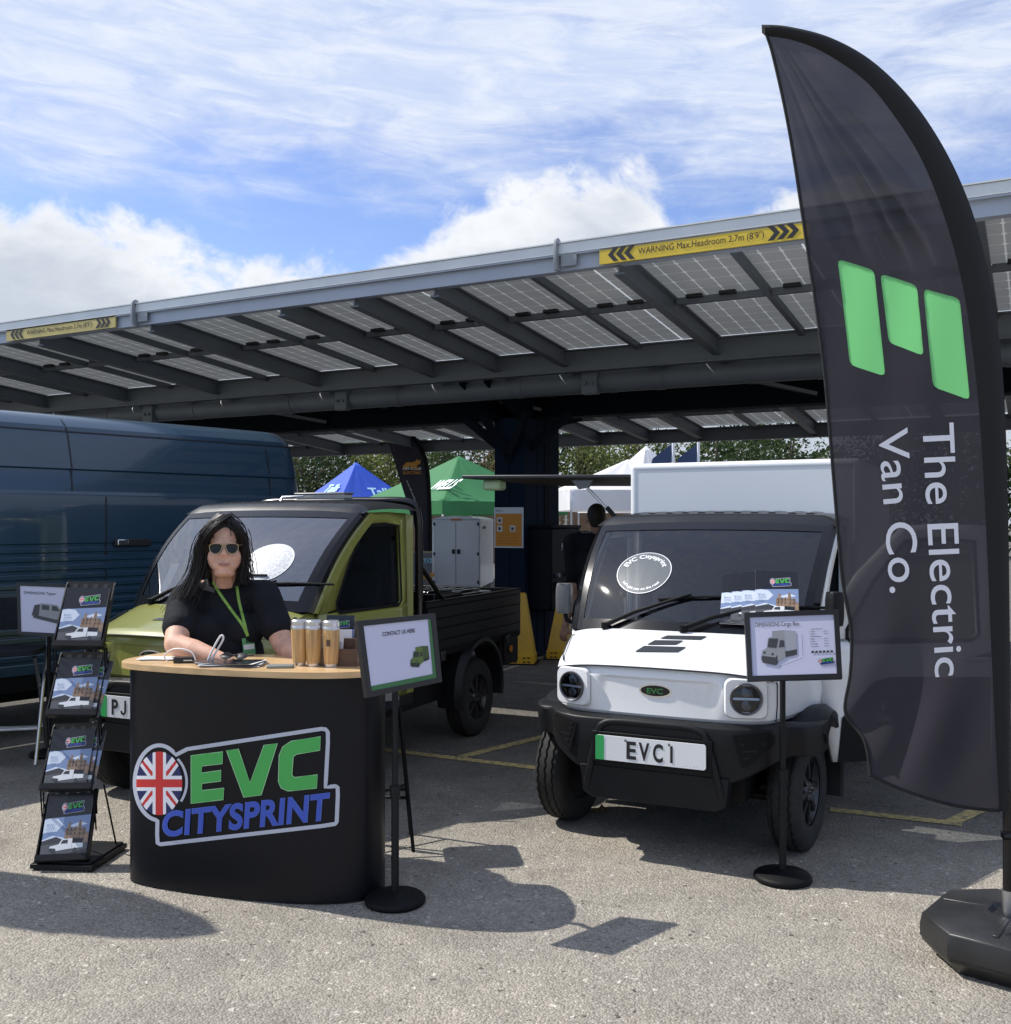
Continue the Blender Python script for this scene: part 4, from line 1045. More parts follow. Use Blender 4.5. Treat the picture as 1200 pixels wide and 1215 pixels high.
# rear face, roof, far side
W_ = 2.0
def back(a, z): q = side(L1, z); return q - BN * (a * (W_ - .4))
mb.grid(lambda a, z: back(a, z), [0, .5, 1], zs)
top = [side(s, 2.44) for s in ss]
mb.add(top + [p - BN * .5 + Vector((0, 0, .06)) for p in top] + [p - BN * 1.5 + Vector((0, 0, .03)) for p in top], [(j * len(ss) + i, j * len(ss) + i + 1, (j + 1) * len(ss) + i + 1, (j + 1) * len(ss) + i) for j in range(2) for i in range(len(ss) - 1)])
mb.add([bvp(L0, .48, -1.9), bvp(L1, .48, -1.9), bvp(L1, 2.44, -1.8), bvp(L0, 2.44, -1.8)], [(0, 1, 2, 3)]); mb.add([bvp(L0, .48, 0), bvp(L0, 2.44, -.15), bvp(L0, 2.44, -1.8), bvp(L0, .48, -1.9)], [(0, 1, 2, 3)])
mb.build('body', BLUE, bv, world=True, angle=24)
mb = MB()
for s0, z0, z1 in ((.52, 1.84, 2.40), (.78, .50, 1.80), (2.36, 1.0, 2.36)):
    zz = lin(z0, z1, 14); mb.add([side(s0 + d, q) + BN * .0025 for q in zz for d in (-.006, .006)], [(2 * i, 2 * i + 1, 2 * i + 3, 2 * i + 2) for i in range(13)])
for z0 in (1.825, 2.30):
    mb.add([side(s_, z0 + d) + BN * .003 for s_ in ss for d in (-.005, .005)], [(2 * i, 2 * i + 1, 2 * i + 3, 2 * i + 2) for i in range(len(ss) - 1)])
mb.build('panel_seam', INK, bv, world=True)
mb = MB(); mb.bar(bvp(.84, 1.44, .012), bvp(1.15, 1.44, .012), .03, .055, 0); mb.bar(bvp(.86, 1.445, .03), bvp(.95, 1.445, .03), .012, .045, 1); mb.build('door_handle', [INK, CHROME], bv, world=True, bevel=.006)
mb = MB(); mb.bar(bvp(L0, .42, -.05), bvp(L1 - .1, .42, -.05), .08, .12); mb.bar(bvp(L0, .30, -1.0), bvp(L1 - .2, .30, -1.0), 1.2, .14); mb.build('sill', MATB, bv, world=True)
for s_ in (-2.3, 1.55):
    w_ = bpy.data.objects.new('wheel', None); COL.objects.link(w_); w_.parent = bv
    Mx = Matrix.Translation(bvp(s_, .34, -.16)) @ Matrix.Rotation(math.atan2(BN.y, BN.x), 4, 'Z') @ Matrix.Rotation(R(90), 4, 'Y')
    mb = MB(); mb.lathe([(.20, -.11), (.30, -.115), (.335, -.09), (.34, 0), (.335, .09), (.30, .115), (.20, .11)], 40, 0, Mx)
    o = mb.build('tyre', RUB, bv, world=True); o.parent = w_
    mb = MB(); mb.lathe([(.20, .10), (.17, .08), (.08, .10), (0, .10)], 30, 0, Mx); o = mb.build('rim', STEEL, bv, world=True); o.parent = w_

# ---------------------------------------------------------------- reception counter
FP = [(-1.60, 4.80), (-1.655, 4.70), (-1.690, 4.585), (-1.655, 4.49), (-1.50, 4.405), (-1.25, 4.315), (-1.0, 4.252), (-.78, 4.226), (-.62, 4.258), (-.545, 4.34), (-.530, 4.45), (-.56, 4.60), (-.62, 4.68)]
foot = [(v.x, v.y) for v in spline([(x, y, 0) for x, y in FP], 14)]
CT = .952
ctr = thing('reception_counter', 'black curved promotional counter with wooden top and large EVC CITYSPRINT logo', 'counter', (-1.1, 4.5, 0))
CBLK = mat('counter_wrap', (.0028, .0032, .0065), .38, spec=.28, var=.12, vscale=4, bump=.10, bscale=5, stretch=(1, 1, .4))
mb = MB(); n = len(foot)
mb.add([(x, y, z) for z in (.006, .03, .5, CT) for x, y in foot], [(j * n + i, j * n + (i + 1) % n, (j + 1) * n + (i + 1) % n, (j + 1) * n + i) for j in range(3) for i in range(n)])
mb.add([(x, y, .006) for x, y in foot], [tuple(range(n))[::-1]]); mb.add([(x, y, CT) for x, y in foot], [tuple(range(n))])
mb.build('body', CBLK, ctr, world=True, angle=40)
def wood_mat():
    M = mat('beech_top', (.60, .40, .20), .38, coat=.3, var=.16, vscale=3.0, stretch=(1.2, 9, 9)); return M
cx_, cy_ = -1.10, 4.50
topo = [((x - cx_) * 1.05 + cx_ - .01, (y - cy_) * 1.13 + cy_) for x, y in foot]
mb = MB(); mb.prism(topo, lambda x, y, d: Vector((x, y, d)), CT, CT + .026); 
mb.build('top', wood_mat(), ctr, world=True, bevel=.005)
def on_counter(px, py, off=0.0):
    u = (px - 600) / F; best = None
    for i in range(n - 1):
        (x0, y0), (x1, y1) = foot[i], foot[i + 1]
        a = x0 - u * y0; b = x1 - u * y1
        if a == b or a * b > 0: continue
        t = a / (a - b); Y = y0 + (y1 - y0) * t
        if best is None or Y < best[0]:
            nx, ny = (y1 - y0), -(x1 - x0); l = math.hypot(nx, ny); nx /= l; ny /= l
            if ny > 0: nx, ny = -nx, -ny
            best = (Y, nx, ny)
    Y, nx, ny = best
    return Vector((u * Y + nx * off, Y + ny * off, CAM_H - (py - 620) / F * Y))
mb = MB(); logo(mb, lambda x, y, k: on_counter(140 + x / 3.636, 840 + y / 3.636, .0012 + .0010 * k), refine=2, cells=110)
mb.build('logo', LOGO_MATS, ctr, world=True, angle=0)

# ---------------------------------------------------------------- brochures
COV = [mat('cover_dark', (.012, .013, .018), .25), mat('cover_sky', (.20, .27, .44), .25), mat('cover_cloud', (.62, .68, .78), .25), mat('cover_stone', (.26, .17, .11), .25, var=.3, vscale=60), mat('cover_road', (.10, .10, .105), .25),
       mat('cover_van', (.72, .73, .74), .25), mat('cover_shade', (.05, .05, .055), .25), mat('paper', (.75, .75, .76), .5)]
BW, BH = .205, .292
def brochure_mesh():
    mb = MB(); fn = lambda x, y, k: Vector((x, -.003 - .00035 * k, y))
    f = lambda k: (lambda x, y: fn(x, y, k))
    mb.bx(-BW / 2, BW / 2, -.0028, 0, 0, BH, 7)
    def pg(pts, k, mi): mb.decal([(-BW / 2 + a * BW, b * BH) for a, b in pts], f(k), mi)
    pg([(0, 0), (1, 0), (1, 1), (0, 1)], 0, 0)
    pg([(0, .15), (1, .15), (1, .66), (0, .62)], 1, 1)
    pg([(0, .40), (.30, .42), (.42, .52), (.30, .61), (.12, .625), (0, .60)], 2, 2); pg([(.55, .50), (.8, .56), (.95, .52), (.7, .47)], 2, 2)
    pg([(0, .30), (.22, .36), (.42, .33), (.55, .30), (.55, .22), (0, .20)], 3, 2); pg([(.0, .28), (.30, .34), (.5, .28), (.5, .2), (0, .2)], 4, 6)
    pg([(.48, .22), (.48, .47), (.53, .47), (.53, .53), (.56, .56), (.59, .53), (.59, .47), (.66, .46), (.70, .50), (.75, .46), (.76, .55), (.79, .59), (.82, .55), (.83, .46), (.93, .47), (.93, .40), (1, .40), (1, .2)], 3, 3)
    for x in (.52, .60, .68, .79, .88):
        for y in (.28, .36, .42): pg([(x, y), (x + .025, y), (x + .025, y + .04), (x, y + .04)], 4, 6)
    pg([(0, 0), (1, 0), (1, .24), (.6, .26), (0, .22)], 5, 4); pg([(0, 0), (.6, 0), (1, .10), (1, .15), (.3, .04), (0, .06)], 6, 6)
    # little white van on the cover
    pg([(.17, .15), (.20, .20), (.38, .225), (.44, .30), (.66, .31), (.68, .16), (.30, .125)], 7, 5); pg([(.66, .31), (.90, .30), (.91, .17), (.66, .155)], 7, 5); pg([(.67, .31), (.90, .30), (.90, .235), (.67, .24)], 8, 0)
    pg([(.42, .235), (.46, .285), (.57, .292), (.57, .235)], 8, 6); pg([(.17, .15), (.19, .175), (.33, .16), (.32, .115), (.2, .125)], 8, 6)
    for x in (.28, .74): mb.decal([(-BW / 2 + (x + .045 * math.cos(a)) * BW, (.135 + .035 * math.sin(a)) * BH) for a in lin(0, 6.283, 14)[:-1]], f(9), 6)
    # words at the left of the sky and the emblem at the top
    for i, wd in enumerate((.16, .18, .13)):
        put_text(mb, ('EVC', 'CITY', 'VAN')[i], f(6), -BW / 2 + .07 * BW, (.50 - .055 * i) * BH, .036 * BH, 1, wd * BW)
    lg = logo_rect(-BW * .16, BH * .68, BW * .34, BH * .88, lambda x, y, k: fn(x, y, 3 + k))
    logo(mb, lg, refine=0, cells=14, back=True, base=8, fine=False)
    return mb.build('brochure', COV + LOGO_MATS, angle=0)
bro0 = brochure_mesh()
_bu = [False]
def brochure(Mx, label, group=None):
    """Mx maps: x right, y into the page, z up the page"""
    global bro0
    if not _bu[0]: o = bro0; _bu[0] = True
    else: o = bro0.copy(); COL.objects.link(o)
    o.matrix_world = Mx; o.matrix_basis = Mx
    return tag(o, label, 'brochure', group)

# ---------------------------------------------------------------- zigzag literature rack with its brochures
rk = thing('brochure_rack', 'black folding zigzag brochure rack beside the counter with four trays', 'brochure rack', (-2.05, 4.85, 0))
trays = [((42, 1022), (107, 1022), (113, 936), (60, 938), 4.66), ((51, 938), (108, 938), (121, 857), (66, 859), 4.74), ((56, 850), (116, 851), (129, 772), (74, 774), 4.82), ((63, 768), (124, 770), (138, 689), (79, 690), 4.90)]
names = ['lowest', 'third', 'second', 'top']
prev = None
for i, (a, b, c, d, Y) in enumerate(trays):
    A, B = P(*a, Y), P(*b, Y - .0); Cc, Dd = P(*c, Y + .145), P(*d, Y + .145)
    xa = (B - A).normalized(); up = ((Dd + Cc) / 2 - (A + B) / 2); hh = up.length
    # orthonormal tray frame
    za = (up - xa * up.dot(xa) * 0).normalized(); ya = za.cross(xa).normalized(); 
    xo = ya.cross(za).normalized(); base = (A + B) / 2; wt = .235
    Mt = Matrix.Translation(base) @ Matrix((xo, ya, za)).transposed().to_4x4()
    mb = MB(); W2 = wt / 2
    mb.bx(-W2, W2, .004, .010, 0, hh, 0, Mt)
    for sx in (-1, 1): mb.prism([(0, 0), (-.035, 0), (-.030, .05), (-.012, hh - .02), (0, hh)], lambda y, z, q: Mt @ Vector((q, y + .008, z)), sx * W2 - .003, sx * W2 + .003)
    mb.bx(-W2, W2, -.036, .010, -.004, .002, 0, Mt); mb.bx(-W2, W2, -.036, -.033, -.004, .028, 0, Mt)
    ringz = hh - .026
    for q in range(4):
        mb.tube([Mt @ Vector((-.075 + .05 * q, .0035, ringz)), Mt @ Vector((-.075 + .05 * q, .0028, ringz))], .013, 14, 1 if i < 3 else 2)
    mb.build('tray', [BLACKP, mat('hole_grey', (.25, .25, .25), .7) if i == 0 else INK, INK], rk, world=True)
    hb = .020
    off = (.018, -.02, -.018, .004)[i]
    # the brochures held by this tray
    if i in (1, 2):
        brochure(Mt @ Matrix.Translation((.030, -.008, .004)) @ Matrix.Rotation(R(5 if i == 2 else 3), 4, 'Y') @ Matrix.Scale(.96, 4), 'brochure peeping out behind another in the %s tray of the rack' % ('second highest' if i == 2 else 'second lowest'), 'brochures in the zigzag rack')
    brochure(Mt @ Matrix.Translation((off * .3, -.020, .004)) @ Matrix.Scale(.97 if i in (1, 2) else 1.03, 4), 'EVC brochure with castle cover, front copy in the %s tray of the rack' % ('top', 'second highest', 'second lowest', 'lowest')[3 - i], 'brochures in the zigzag rack')
    for sx in (-1, 1):
        mb = MB()
        q = Mt @ Vector((sx * (W2 + .006), .012, hh * .55)); bt = Mt @ Vector((sx * (W2 + .006), .0, .0))
        if prev is not None:
            mb.tube([prev @ Vector((sx * (W2 + .006), .012, .21)), bt + Vector((0, .03, 0))], .004, 6)
            mb.tube([bt, prev @ Vector((sx * (W2 + .006), .03, .14))], .004, 6)
            mb.build('scissor_arm', MATB, rk, world=True)
    prev = Mt
mb = MB(); Mb = Matrix.Translation((-2.02, 4.80, 0)) @ Matrix.Rotation(R(-6), 4, 'Z')
mb.bx(-.15, .15, -.17, .17, .008, .030, 0, Mb); mb.bx(-.135, .135, -.15, .16, .030, .040, 0, Mb)
for x in (-.13, .13):
    for y in (-.15, .15): mb.tube([Mb @ Vector((x, y, 0)), Mb @ Vector((x, y, .01))], .014, 10)
for sx in (-1, 1): mb.tube([Mb @ Vector((sx * .118, .12, .04)), Mb @ Vector((sx * .118, .0, .36))], .005, 6)
mb.build('base', BLACKP, rk, world=True, bevel=.004)

# ---------------------------------------------------------------- sign boards on stands
SIGNW = mat('sign_paper', (.60, .60, .76), .35); FRAME = mat('sign_frame', (.018, .018, .02), .4)
def small_van(mb, fn, x, y, s, cols):
    """front three-quarter drawing of a box van; fn(x, y, k); cols: paint, dark, side, box"""
    c1, dk, sd, bxm = cols
    def pg(p, k, mi): mb.decal([(x + a * s, y + b * s) for a, b in p], lambda u, v: fn(u, v, k), mi)
    pg([(.34, .30), (.34, .98), (.68, 1.0), (.68, .40)], 1, bxm); pg([(.68, .40), (.68, 1.0), (1.0, .96), (1.0, .40)], 1, sd)
    pg([(.0, .22), (.04, .42), (.17, .50), (.22, .78), (.34, .82), (.56, .80), (.66, .72), (.68, .22), (.40, .06)], 2, c1)
    pg([(.19, .52), (.24, .77), (.50, .76), (.44, .49)], 3, dk); pg([(.50, .50), (.55, .72), (.65, .70), (.66, .52)], 3, dk)
    pg([(.0, .20), (.03, .28), (.40, .22), (.44, .30), (.46, .06), (.40, 0), (.04, .08)], 3, dk); pg([(.66, .22), (.66, .38), (1.0, .44), (1.0, .30), (.9, .26)], 1, dk)
    for a, b in ((.10, .37), (.32, .32)): mb.decal(circle(x + a * s, y + b * s, .035 * s, 10), lambda u, v: fn(u, v, 3), dk)
def tint(name, c): return mat(name, c, .4)
def sign(name, label, q, base, draw, wd, hh, extra=None, post=True, cat='sign'):
    """q: board corners bl, br, tr, tl in world; base: foot on the ground"""
    o = thing(name, label, cat, (base[0], base[1], 0))
    cam_ = Vector((0, 0, CAM_H)); pn_ = (q[1] - q[0]).cross(q[3] - q[0]); dr_ = q[2] - cam_; q = [q[0], q[1], cam_ + dr_ * ((q[0] - cam_).dot(pn_) / dr_.dot(pn_)), q[3]]
    f2 = bil(q); nrm = (q[1] - q[0]).cross(q[3] - q[0]).normalized()
    def fn(x, y, k): return f2(x / wd, y / hh) + nrm * (.0125 + .0006 * k)
    bd = .022
    mb = MB()
    for (x0, x1, y0, y1) in ((0, wd, 0, bd), (0, wd, hh - bd, hh), (0, bd, bd, hh - bd), (wd - bd, wd, bd, hh - bd)):
        mb.prism([(x0, y0), (x1, y0), (x1, y1), (x0, y1)], lambda x, y, d: f2(x / wd, y / hh) + nrm * d, -.008, .016)
    mb.build('frame', FRAME, o, world=True, bevel=.003)
    mb = MB(); mb.prism([(bd, bd), (wd - bd, bd), (wd - bd, hh - bd), (bd, hh - bd)], lambda x, y, d: f2(x / wd, y / hh) + nrm * d, -.006, .011, 0)
    mats = draw(mb, fn, bd, wd, hh)
    mb.build('poster', mats, o, world=True, angle=0)
    if post:
        mb = MB(); c = f2(.5, .1) - nrm * .02; b = Vector((base[0], base[1], .035))
        mb.tube([b, b + Vector((0, 0, .45 * c.z))], .0165, 14); mb.tube([b + Vector((0, 0, .45 * c.z)), Vector((b.x, b.y, c.z))], .013, 14)
        mb.tube([b + Vector((0, 0, .44 * c.z)), b + Vector((0, 0, .49 * c.z))], .022, 14)
        mb.tube([Vector((b.x, b.y, c.z - .01)), c + Vector((0, 0, .03)), f2(.5, .5) - nrm * .012], .012, 10)
        mb.build('post', BLACKP, o, world=True, angle=60)
        mb = MB(); mb.lathe([(.0, 0), (.122, 0), (.128, .006), (.128, .020), (.118, .030), (.06, .036), (.03, .05), (.0, .05)], 40, 0, Matrix.Translation((b.x, b.y, 0))); mb.build('base', MATB, o, world=True, angle=50)
    return o
def draw_contact(mb, fn, bd, wd, hh):
    put_text(mb, 'CONTACT US HERE', lambda x, y: fn(x, y, 1), wd * .50, hh * .765, .016, 1, wd * .42, 'C', .012)
    mb.decal([(bd, bd), (wd - bd, bd), (wd - bd, bd + .020), (bd, bd + .020)], lambda x, y: fn(x, y, 1), 2)
    mb.decal([(wd - bd - .016, bd), (wd - bd, bd), (wd - bd, hh - bd), (wd - bd - .012, hh - bd)], lambda x, y: fn(x, y, 2), 2)
    small_van(mb, fn, wd * .60, hh * .27, .088, (3, 4, 5, 3))
    return [SIGNW, INK, tint('sign_green', (.05, .17, .06)), tint('art_green', (.12, .18, .04)), tint('art_dark', (.03, .04, .03)), tint('art_green_side', (.06, .10, .03))]
Yc = 4.16
sign('contact_sign', 'black framed CONTACT US HERE sign with green van picture on a round-based stand', [P(433, 828, Yc - .11), P(522, 809, Yc + .17), P(514, 728, Yc + .17), P(421.5, 737, Yc - .11)], (G(469, 1071).x, G(469, 1071).y), draw_contact, .335, .305)
def draw_dims(title, tipper=False):
    def dr(mb, fn, bd, wd, hh):
        put_text(mb, 'DIMENSIONS ' + title, lambda x, y: fn(x, y, 1), wd * .11, hh * .785, .0175, 1, wd * (.47 if not tipper else .50), 'L', .012)
        if tipper:
            k = lambda p, z, mi: mb.decal([(wd * a, hh * b) for a, b in p], lambda u, v: fn(u, v, z), mi)
            k([(.22, .38), (.27, .58), (.36, .60), (.36, .36)], 1, 3); k([(.33, .34), (.36, .62), (.62, .60), (.70, .50), (.86, .46), (.90, .34), (.74, .24), (.45, .30)], 2, 2)
            k([(.38, .50), (.39, .59), (.50, .58), (.50, .49)], 3, 3); k([(.54, .49), (.55, .58), (.62, .57), (.67, .48)], 3, 3); k([(.24, .34), (.26, .40), (.60, .32), (.88, .34), (.88, .27), (.74, .22), (.40, .30)], 3, 3)
        else:
            small_van(mb, fn, wd * .155, hh * .215, .155, (2, 3, 4, 2))
            for i in range(8):
                yy = hh * (.715 - .036 * i)
                put_text(mb, ('Specification', 'Length', 'Width', 'Wheelbase', 'Height', 'Payload', 'Load length', 'Top speed')[i], lambda x, y: fn(x, y, 1), wd * (.685 if i else .70), yy, .0058, 1, wd * (.12 if i in (0, 3) else .08 if i > 5 else .05))
                if i not in (0, 3): put_text(mb, '0000 mm'.replace('0', '3'), lambda x, y: fn(x, y, 1), wd * .83, yy, .0058, 1, wd * .048)
            for i in range(6): mb.decal([(wd * (.685 + .04 * i), hh * .375), (wd * (.718 + .04 * i), hh * .375), (wd * (.718 + .04 * i), hh * .405), (wd * (.695 + .04 * i), hh * .41)], lambda x, y: fn(x, y, 1), 3)
            strip(mb, [(wd * .60, hh * .33), (wd * .60, hh * .66)], .0012, lambda x, y: fn(x, y, 1), 3); strip(mb, [(wd * .34, hh * .19), (wd * .60, hh * .31)], .0012, lambda x, y: fn(x, y, 1), 3)
            logo(mb, logo_rect(wd * .755, hh * .20, wd * .925, hh * .31, lambda x, y, k: fn(x, y, 1 + k)), refine=0, cells=12, back=True, base=5, fine=False)
        return [SIGNW, INK, tint('art_grey', (.30, .31, .33)), tint('art_black', (.06, .06, .065)), tint('art_side', (.36, .37, .42))] + LOGO_MATS
    return dr
Yd = 4.43; bdx = (929 - 600) / F * 4.53
sign('dimensions_sign', 'black framed DIMENSIONS Cargo Box sign on a stand before the white van', [P(887, 809, Yd - .04), P(999, 806, Yd - .07), P(994.5, 724, Yd + .04), P(883, 728, Yd + .07)], (bdx, 4.53), draw_dims('Cargo Box'), .405, .305)
Yt = 6.7
sign('tipper_sign', 'black framed DIMENSIONS Tipper sign behind the brochure rack', [P(22, 753, Yt), P(96, 757, Yt + .1), P(96, 694, Yt + .13), P(20, 691, Yt + .03)], (P(58, 0, Yt + .25).x, Yt + .25), draw_dims('Tipper', True), .43, .35)

# ---------------------------------------------------------------- things on the counter
ZT = CT + .026
def ctp(px, py):
    """point on the counter top seen at a pixel"""
    Y = (CAM_H - ZT) * F / (py - 620); return Vector(((px - 600) / F * Y, Y, ZT))
BAMB = mat('bamboo', (.50, .31, .13), .45, var=.28, vscale=7, stretch=(14, 14, .6)); LIDM = mat('mug_steel', (.62, .62, .63), .28, .9); 
mugs = [((355.5, 791), 'bamboo travel mug nearest the woman\'s arm'), ((372.5, 792), 'middle bamboo travel mug of the three on the counter'), ((393, 794), 'bamboo travel mug with a small dark stamp, nearest the contact sign')]
for i, ((px, py), lab) in enumerate(mugs):
    p = Vector(((px - 600) / F * (4.40 - .02 * i), 4.40 - .02 * i, ZT))
    o = thing('travel_mug', lab, 'mug', p, R(40 * i + 20), 'bamboo travel mugs')
    mb = MB(); mb.lathe([(.0, 0), (.028, 0), (.029, .006), (.0293, .014)], 28, 0); mb.build('foot', LIDM, o)
    mb = MB(); mb.lathe([(.0293, .014), (.031, .03), (.037, .158), (.037, .160)], 28, 0); mb.build('cup', BAMB, o)
    mb = MB(); mb.lathe([(.0375, .160), (.0385, .164), (.0385, .172), (.0365, .175), (.0375, .180), (.037, .196), (.033, .200), (.0, .200)], 28, 0); mb.build('lid', LIDM, o)
    if i == 2:
        mb = MB(); mb.add([(.0345 * math.cos(a) * 1.0 + .0012 * math.cos(a), .0345 * math.sin(a) + .0012 * math.sin(a), z) for z in (.092, .120) for a in lin(R(-100 - 215 + 100), R(-70 - 215 + 100), 6)], [(i_, i_ + 1, i_ + 7, i_ + 6) for i_ in range(5)]); mb.build('stamp', mat('stamp_brown', (.10, .06, .03), .6), o)
def paper_stack(name, label, cat, c, w_, h_, rz, n_, mats, curl=.0):
    o = MB(); r = random.Random(len(label))
    for i in range(n_):
        Mx = Matrix.Translation((c.x + r.uniform(-.012, .012), c.y + r.uniform(-.008, .008), ZT + .0005 + i * .0032)) @ Matrix.Rotation(rz + r.uniform(-.22, .22), 4, 'Z')
        o.grid(lambda u, v: Mx @ Vector((u * w_, v * h_, curl * (abs(u) ** 3) * .05 + .0006 * math.sin(9 * u + i))), lin(-.5, .5, 9), lin(-.5, .5, 3), i % len(mats))
    ob = o.build(name, mats, origin=c, solid=.0012, angle=30); tag(ob, label, cat); return ob
PAPERS = [COV[7], COV[0], mat('paper_grey', (.45, .46, .48), .5), COV[6]]
paper_stack('magazine_stack', 'messy pile of dark glossy magazines before the woman', 'magazines', Vector((-1.20, 4.42, ZT)), .27, .15, R(-8), 6, PAPERS, .6)
paper_stack('paper_pile', 'loose papers at the left end of the counter', 'papers', Vector((-1.57, 4.60, ZT)), .17, .10, R(5), 3, PAPERS[::2], .3)
mb = MB(); Mx = Matrix.Translation((-.965, 4.335, ZT)) @ Matrix.Rotation(R(4), 4, 'Z')
mb.bx(-.055, .055, -.03, .03, .0, .012, 0, Mx); tag(mb.build('leaflet', [mat('leaflet_grey', (.20, .22, .20), .4)], origin=(-.965, 4.335, ZT), bevel=.003), 'small grey card box lying at the front edge of the counter', 'card box')
mb = MB(); Mx = Matrix.Translation((-1.425, 4.485, ZT)) @ Matrix.Rotation(R(8), 4, 'Z')
mb.prism(rrect(-.045, -.022, .045, .022, .010), lambda x, y, d: Mx @ Vector((x, y, d)), 0, .026, 0); mb.bx(.0, .038, -.0235, -.022, .010, .016, 1, Mx)
tag(mb.build('power_bank', [INK, STEEL], origin=(-1.425, 4.485, ZT), bevel=.004), 'small black device with a white cable lying on the counter', 'device')
mb = MB(); mb.tube(spline([(-1.50, 4.49, ZT + .004), (-1.515, 4.49, ZT + .03), (-1.48, 4.485, ZT + .058), (-1.43, 4.475, ZT + .062), (-1.385, 4.47, ZT + .045), (-1.365, 4.465, ZT + .006), (-1.35, 4.46, ZT + .004)], 8), .0035, 8)
tag(mb.build('white_cable', mat('cable_white', (.78, .75, .74), .4), origin=(-1.43, 4.48, ZT), angle=60), 'looped white cable over the small black device', 'cable')
mb = MB(); mb.tube(spline([(-1.315, 4.45, ZT + .004), (-1.295, 4.45, ZT + .05), (-1.262, 4.45, ZT + .112), (-1.246, 4.45, ZT + .125), (-1.243, 4.45, ZT + .108), (-1.262, 4.45, ZT + .072), (-1.285, 4.45, ZT + .035), (-1.30, 4.45, ZT + .004)], 8), .0045, 8)
tag(mb.build('strap_loop', mat('cable_white', (0, 0, 0)), origin=(-1.28, 4.45, ZT), angle=60), 'white cord loop standing up from the magazines', 'cord')
mb = MB(); Mx = Matrix.Translation((-1.19, 4.43, ZT + .026)) @ Matrix.Rotation(R(-6), 4, 'Z')
for s in (-1, 1):
    mb.lathe([(.0, .0015), (.026, .001), (.028, -.001)], 20, 0, Mx @ Matrix.Translation((s * .034, 0, .012)) @ Matrix.Rotation(R(38), 4, 'X') @ Matrix.Diagonal((1, .72, 1, 1)))
    mb.tube([Mx @ Vector((s * .062, 0, .012)), Mx @ Vector((s * .066, .06, .006)), Mx @ Vector((s * .04, .11, .0))], .003, 6)
mb.tube([Mx @ Vector((-.01, -.004, .016)), Mx @ Vector((.01, -.004, .016))], .003, 6)
tag(mb.build('sunglasses', INK, origin=(-1.19, 4.43, ZT), angle=60), 'folded black sunglasses resting on the magazines', 'sunglasses')
# wooden leaflet holder beside the mugs
hd_ = thing('leaflet_holder', 'dark wooden leaflet box behind the contact sign', 'leaflet holder', (-.725, 4.44, ZT), R(-4))
mb = MB(); mb.bx(-.09, .09, -.07, .07, 0, .012); mb.bx(-.09, .09, .06, .07, .012, .16); mb.bx(-.09, .09, -.07, -.06, .012, .075); mb.bx(-.09, -.08, -.06, .06, .012, .12); mb.bx(.08, .09, -.06, .06, .012, .12); mb.bx(-.08, .08, -.01, -.002, .012, .115)
mb.build('box', mat('walnut', (.10, .05, .03), .4, var=.3, vscale=10, stretch=(1, 10, 10)), hd_, bevel=.002)
brochure(Matrix.Translation((-.735, 4.475, ZT + .03)) @ Matrix.Rotation(R(-5), 4, 'Z') @ Matrix.Rotation(R(-8), 4, 'X') @ Matrix.Scale(.62, 4), 'small EVC brochure standing in the wooden leaflet box', None)
mb = MB()
for i, (x, z, rz, tl) in enumerate(((-.80, .03, 3, -14), (-.765, .028, -6, -12), (-.73, .03, 2, -11))):
    Mx = Matrix.Translation((x, 4.405 + .01 * i, ZT + z)) @ Matrix.Rotation(R(rz), 4, 'Z') @ Matrix.Rotation(R(tl), 4, 'X')
    mb.bx(-.055, .055, 0, .002, 0, .10 + .012 * i, 0, Mx); mb.bx(-.045, -.005, -.0006, 0, .06, .085, 1, Mx); mb.bx(.01, .045, -.0006, 0, .03, .075, 2, Mx)
tag(mb.build('leaflets', [COV[7], COV[6], PAPERS[2]], origin=(-.77, 4.41, ZT)), 'fan of white leaflets propped in the wooden box', 'leaflets', kind='stuff')

# brochures in the white van's windscreen corner
inv = MW.inverted()
for i, px in enumerate((881, 893.5, 906, 922)):
    u, v = solve_uv(lambda a, b: MW @ screen_pt(a, b, .02), Matrix.Identity(4), px, 716)
    c = MW @ screen_pt(u, v, .020 + .004 * i); ex = ((MW @ screen_pt(u + .05, v, .02)) - (MW @ screen_pt(u - .05, v, .02))).normalized(); ez = ((MW @ screen_pt(u, v + .05, .02)) - (MW @ screen_pt(u, v - .05, .02))).normalized()
    ez = (ez - ex * ez.dot(ex)).normalized(); ey = ez.cross(ex)
    Mx = Matrix.Translation(c - ez * .14 * .9 - ey * .004 * i) @ Matrix((ex, ey, ez)).transposed().to_4x4() @ Matrix.Scale(1.02, 4)
    brochure(Mx, 'EVC brochure under the white van wiper, %s' % ('leftmost of the four', 'second from the left', 'third from the left', 'rightmost with its whole cover showing')[i], 'brochures under the wiper')
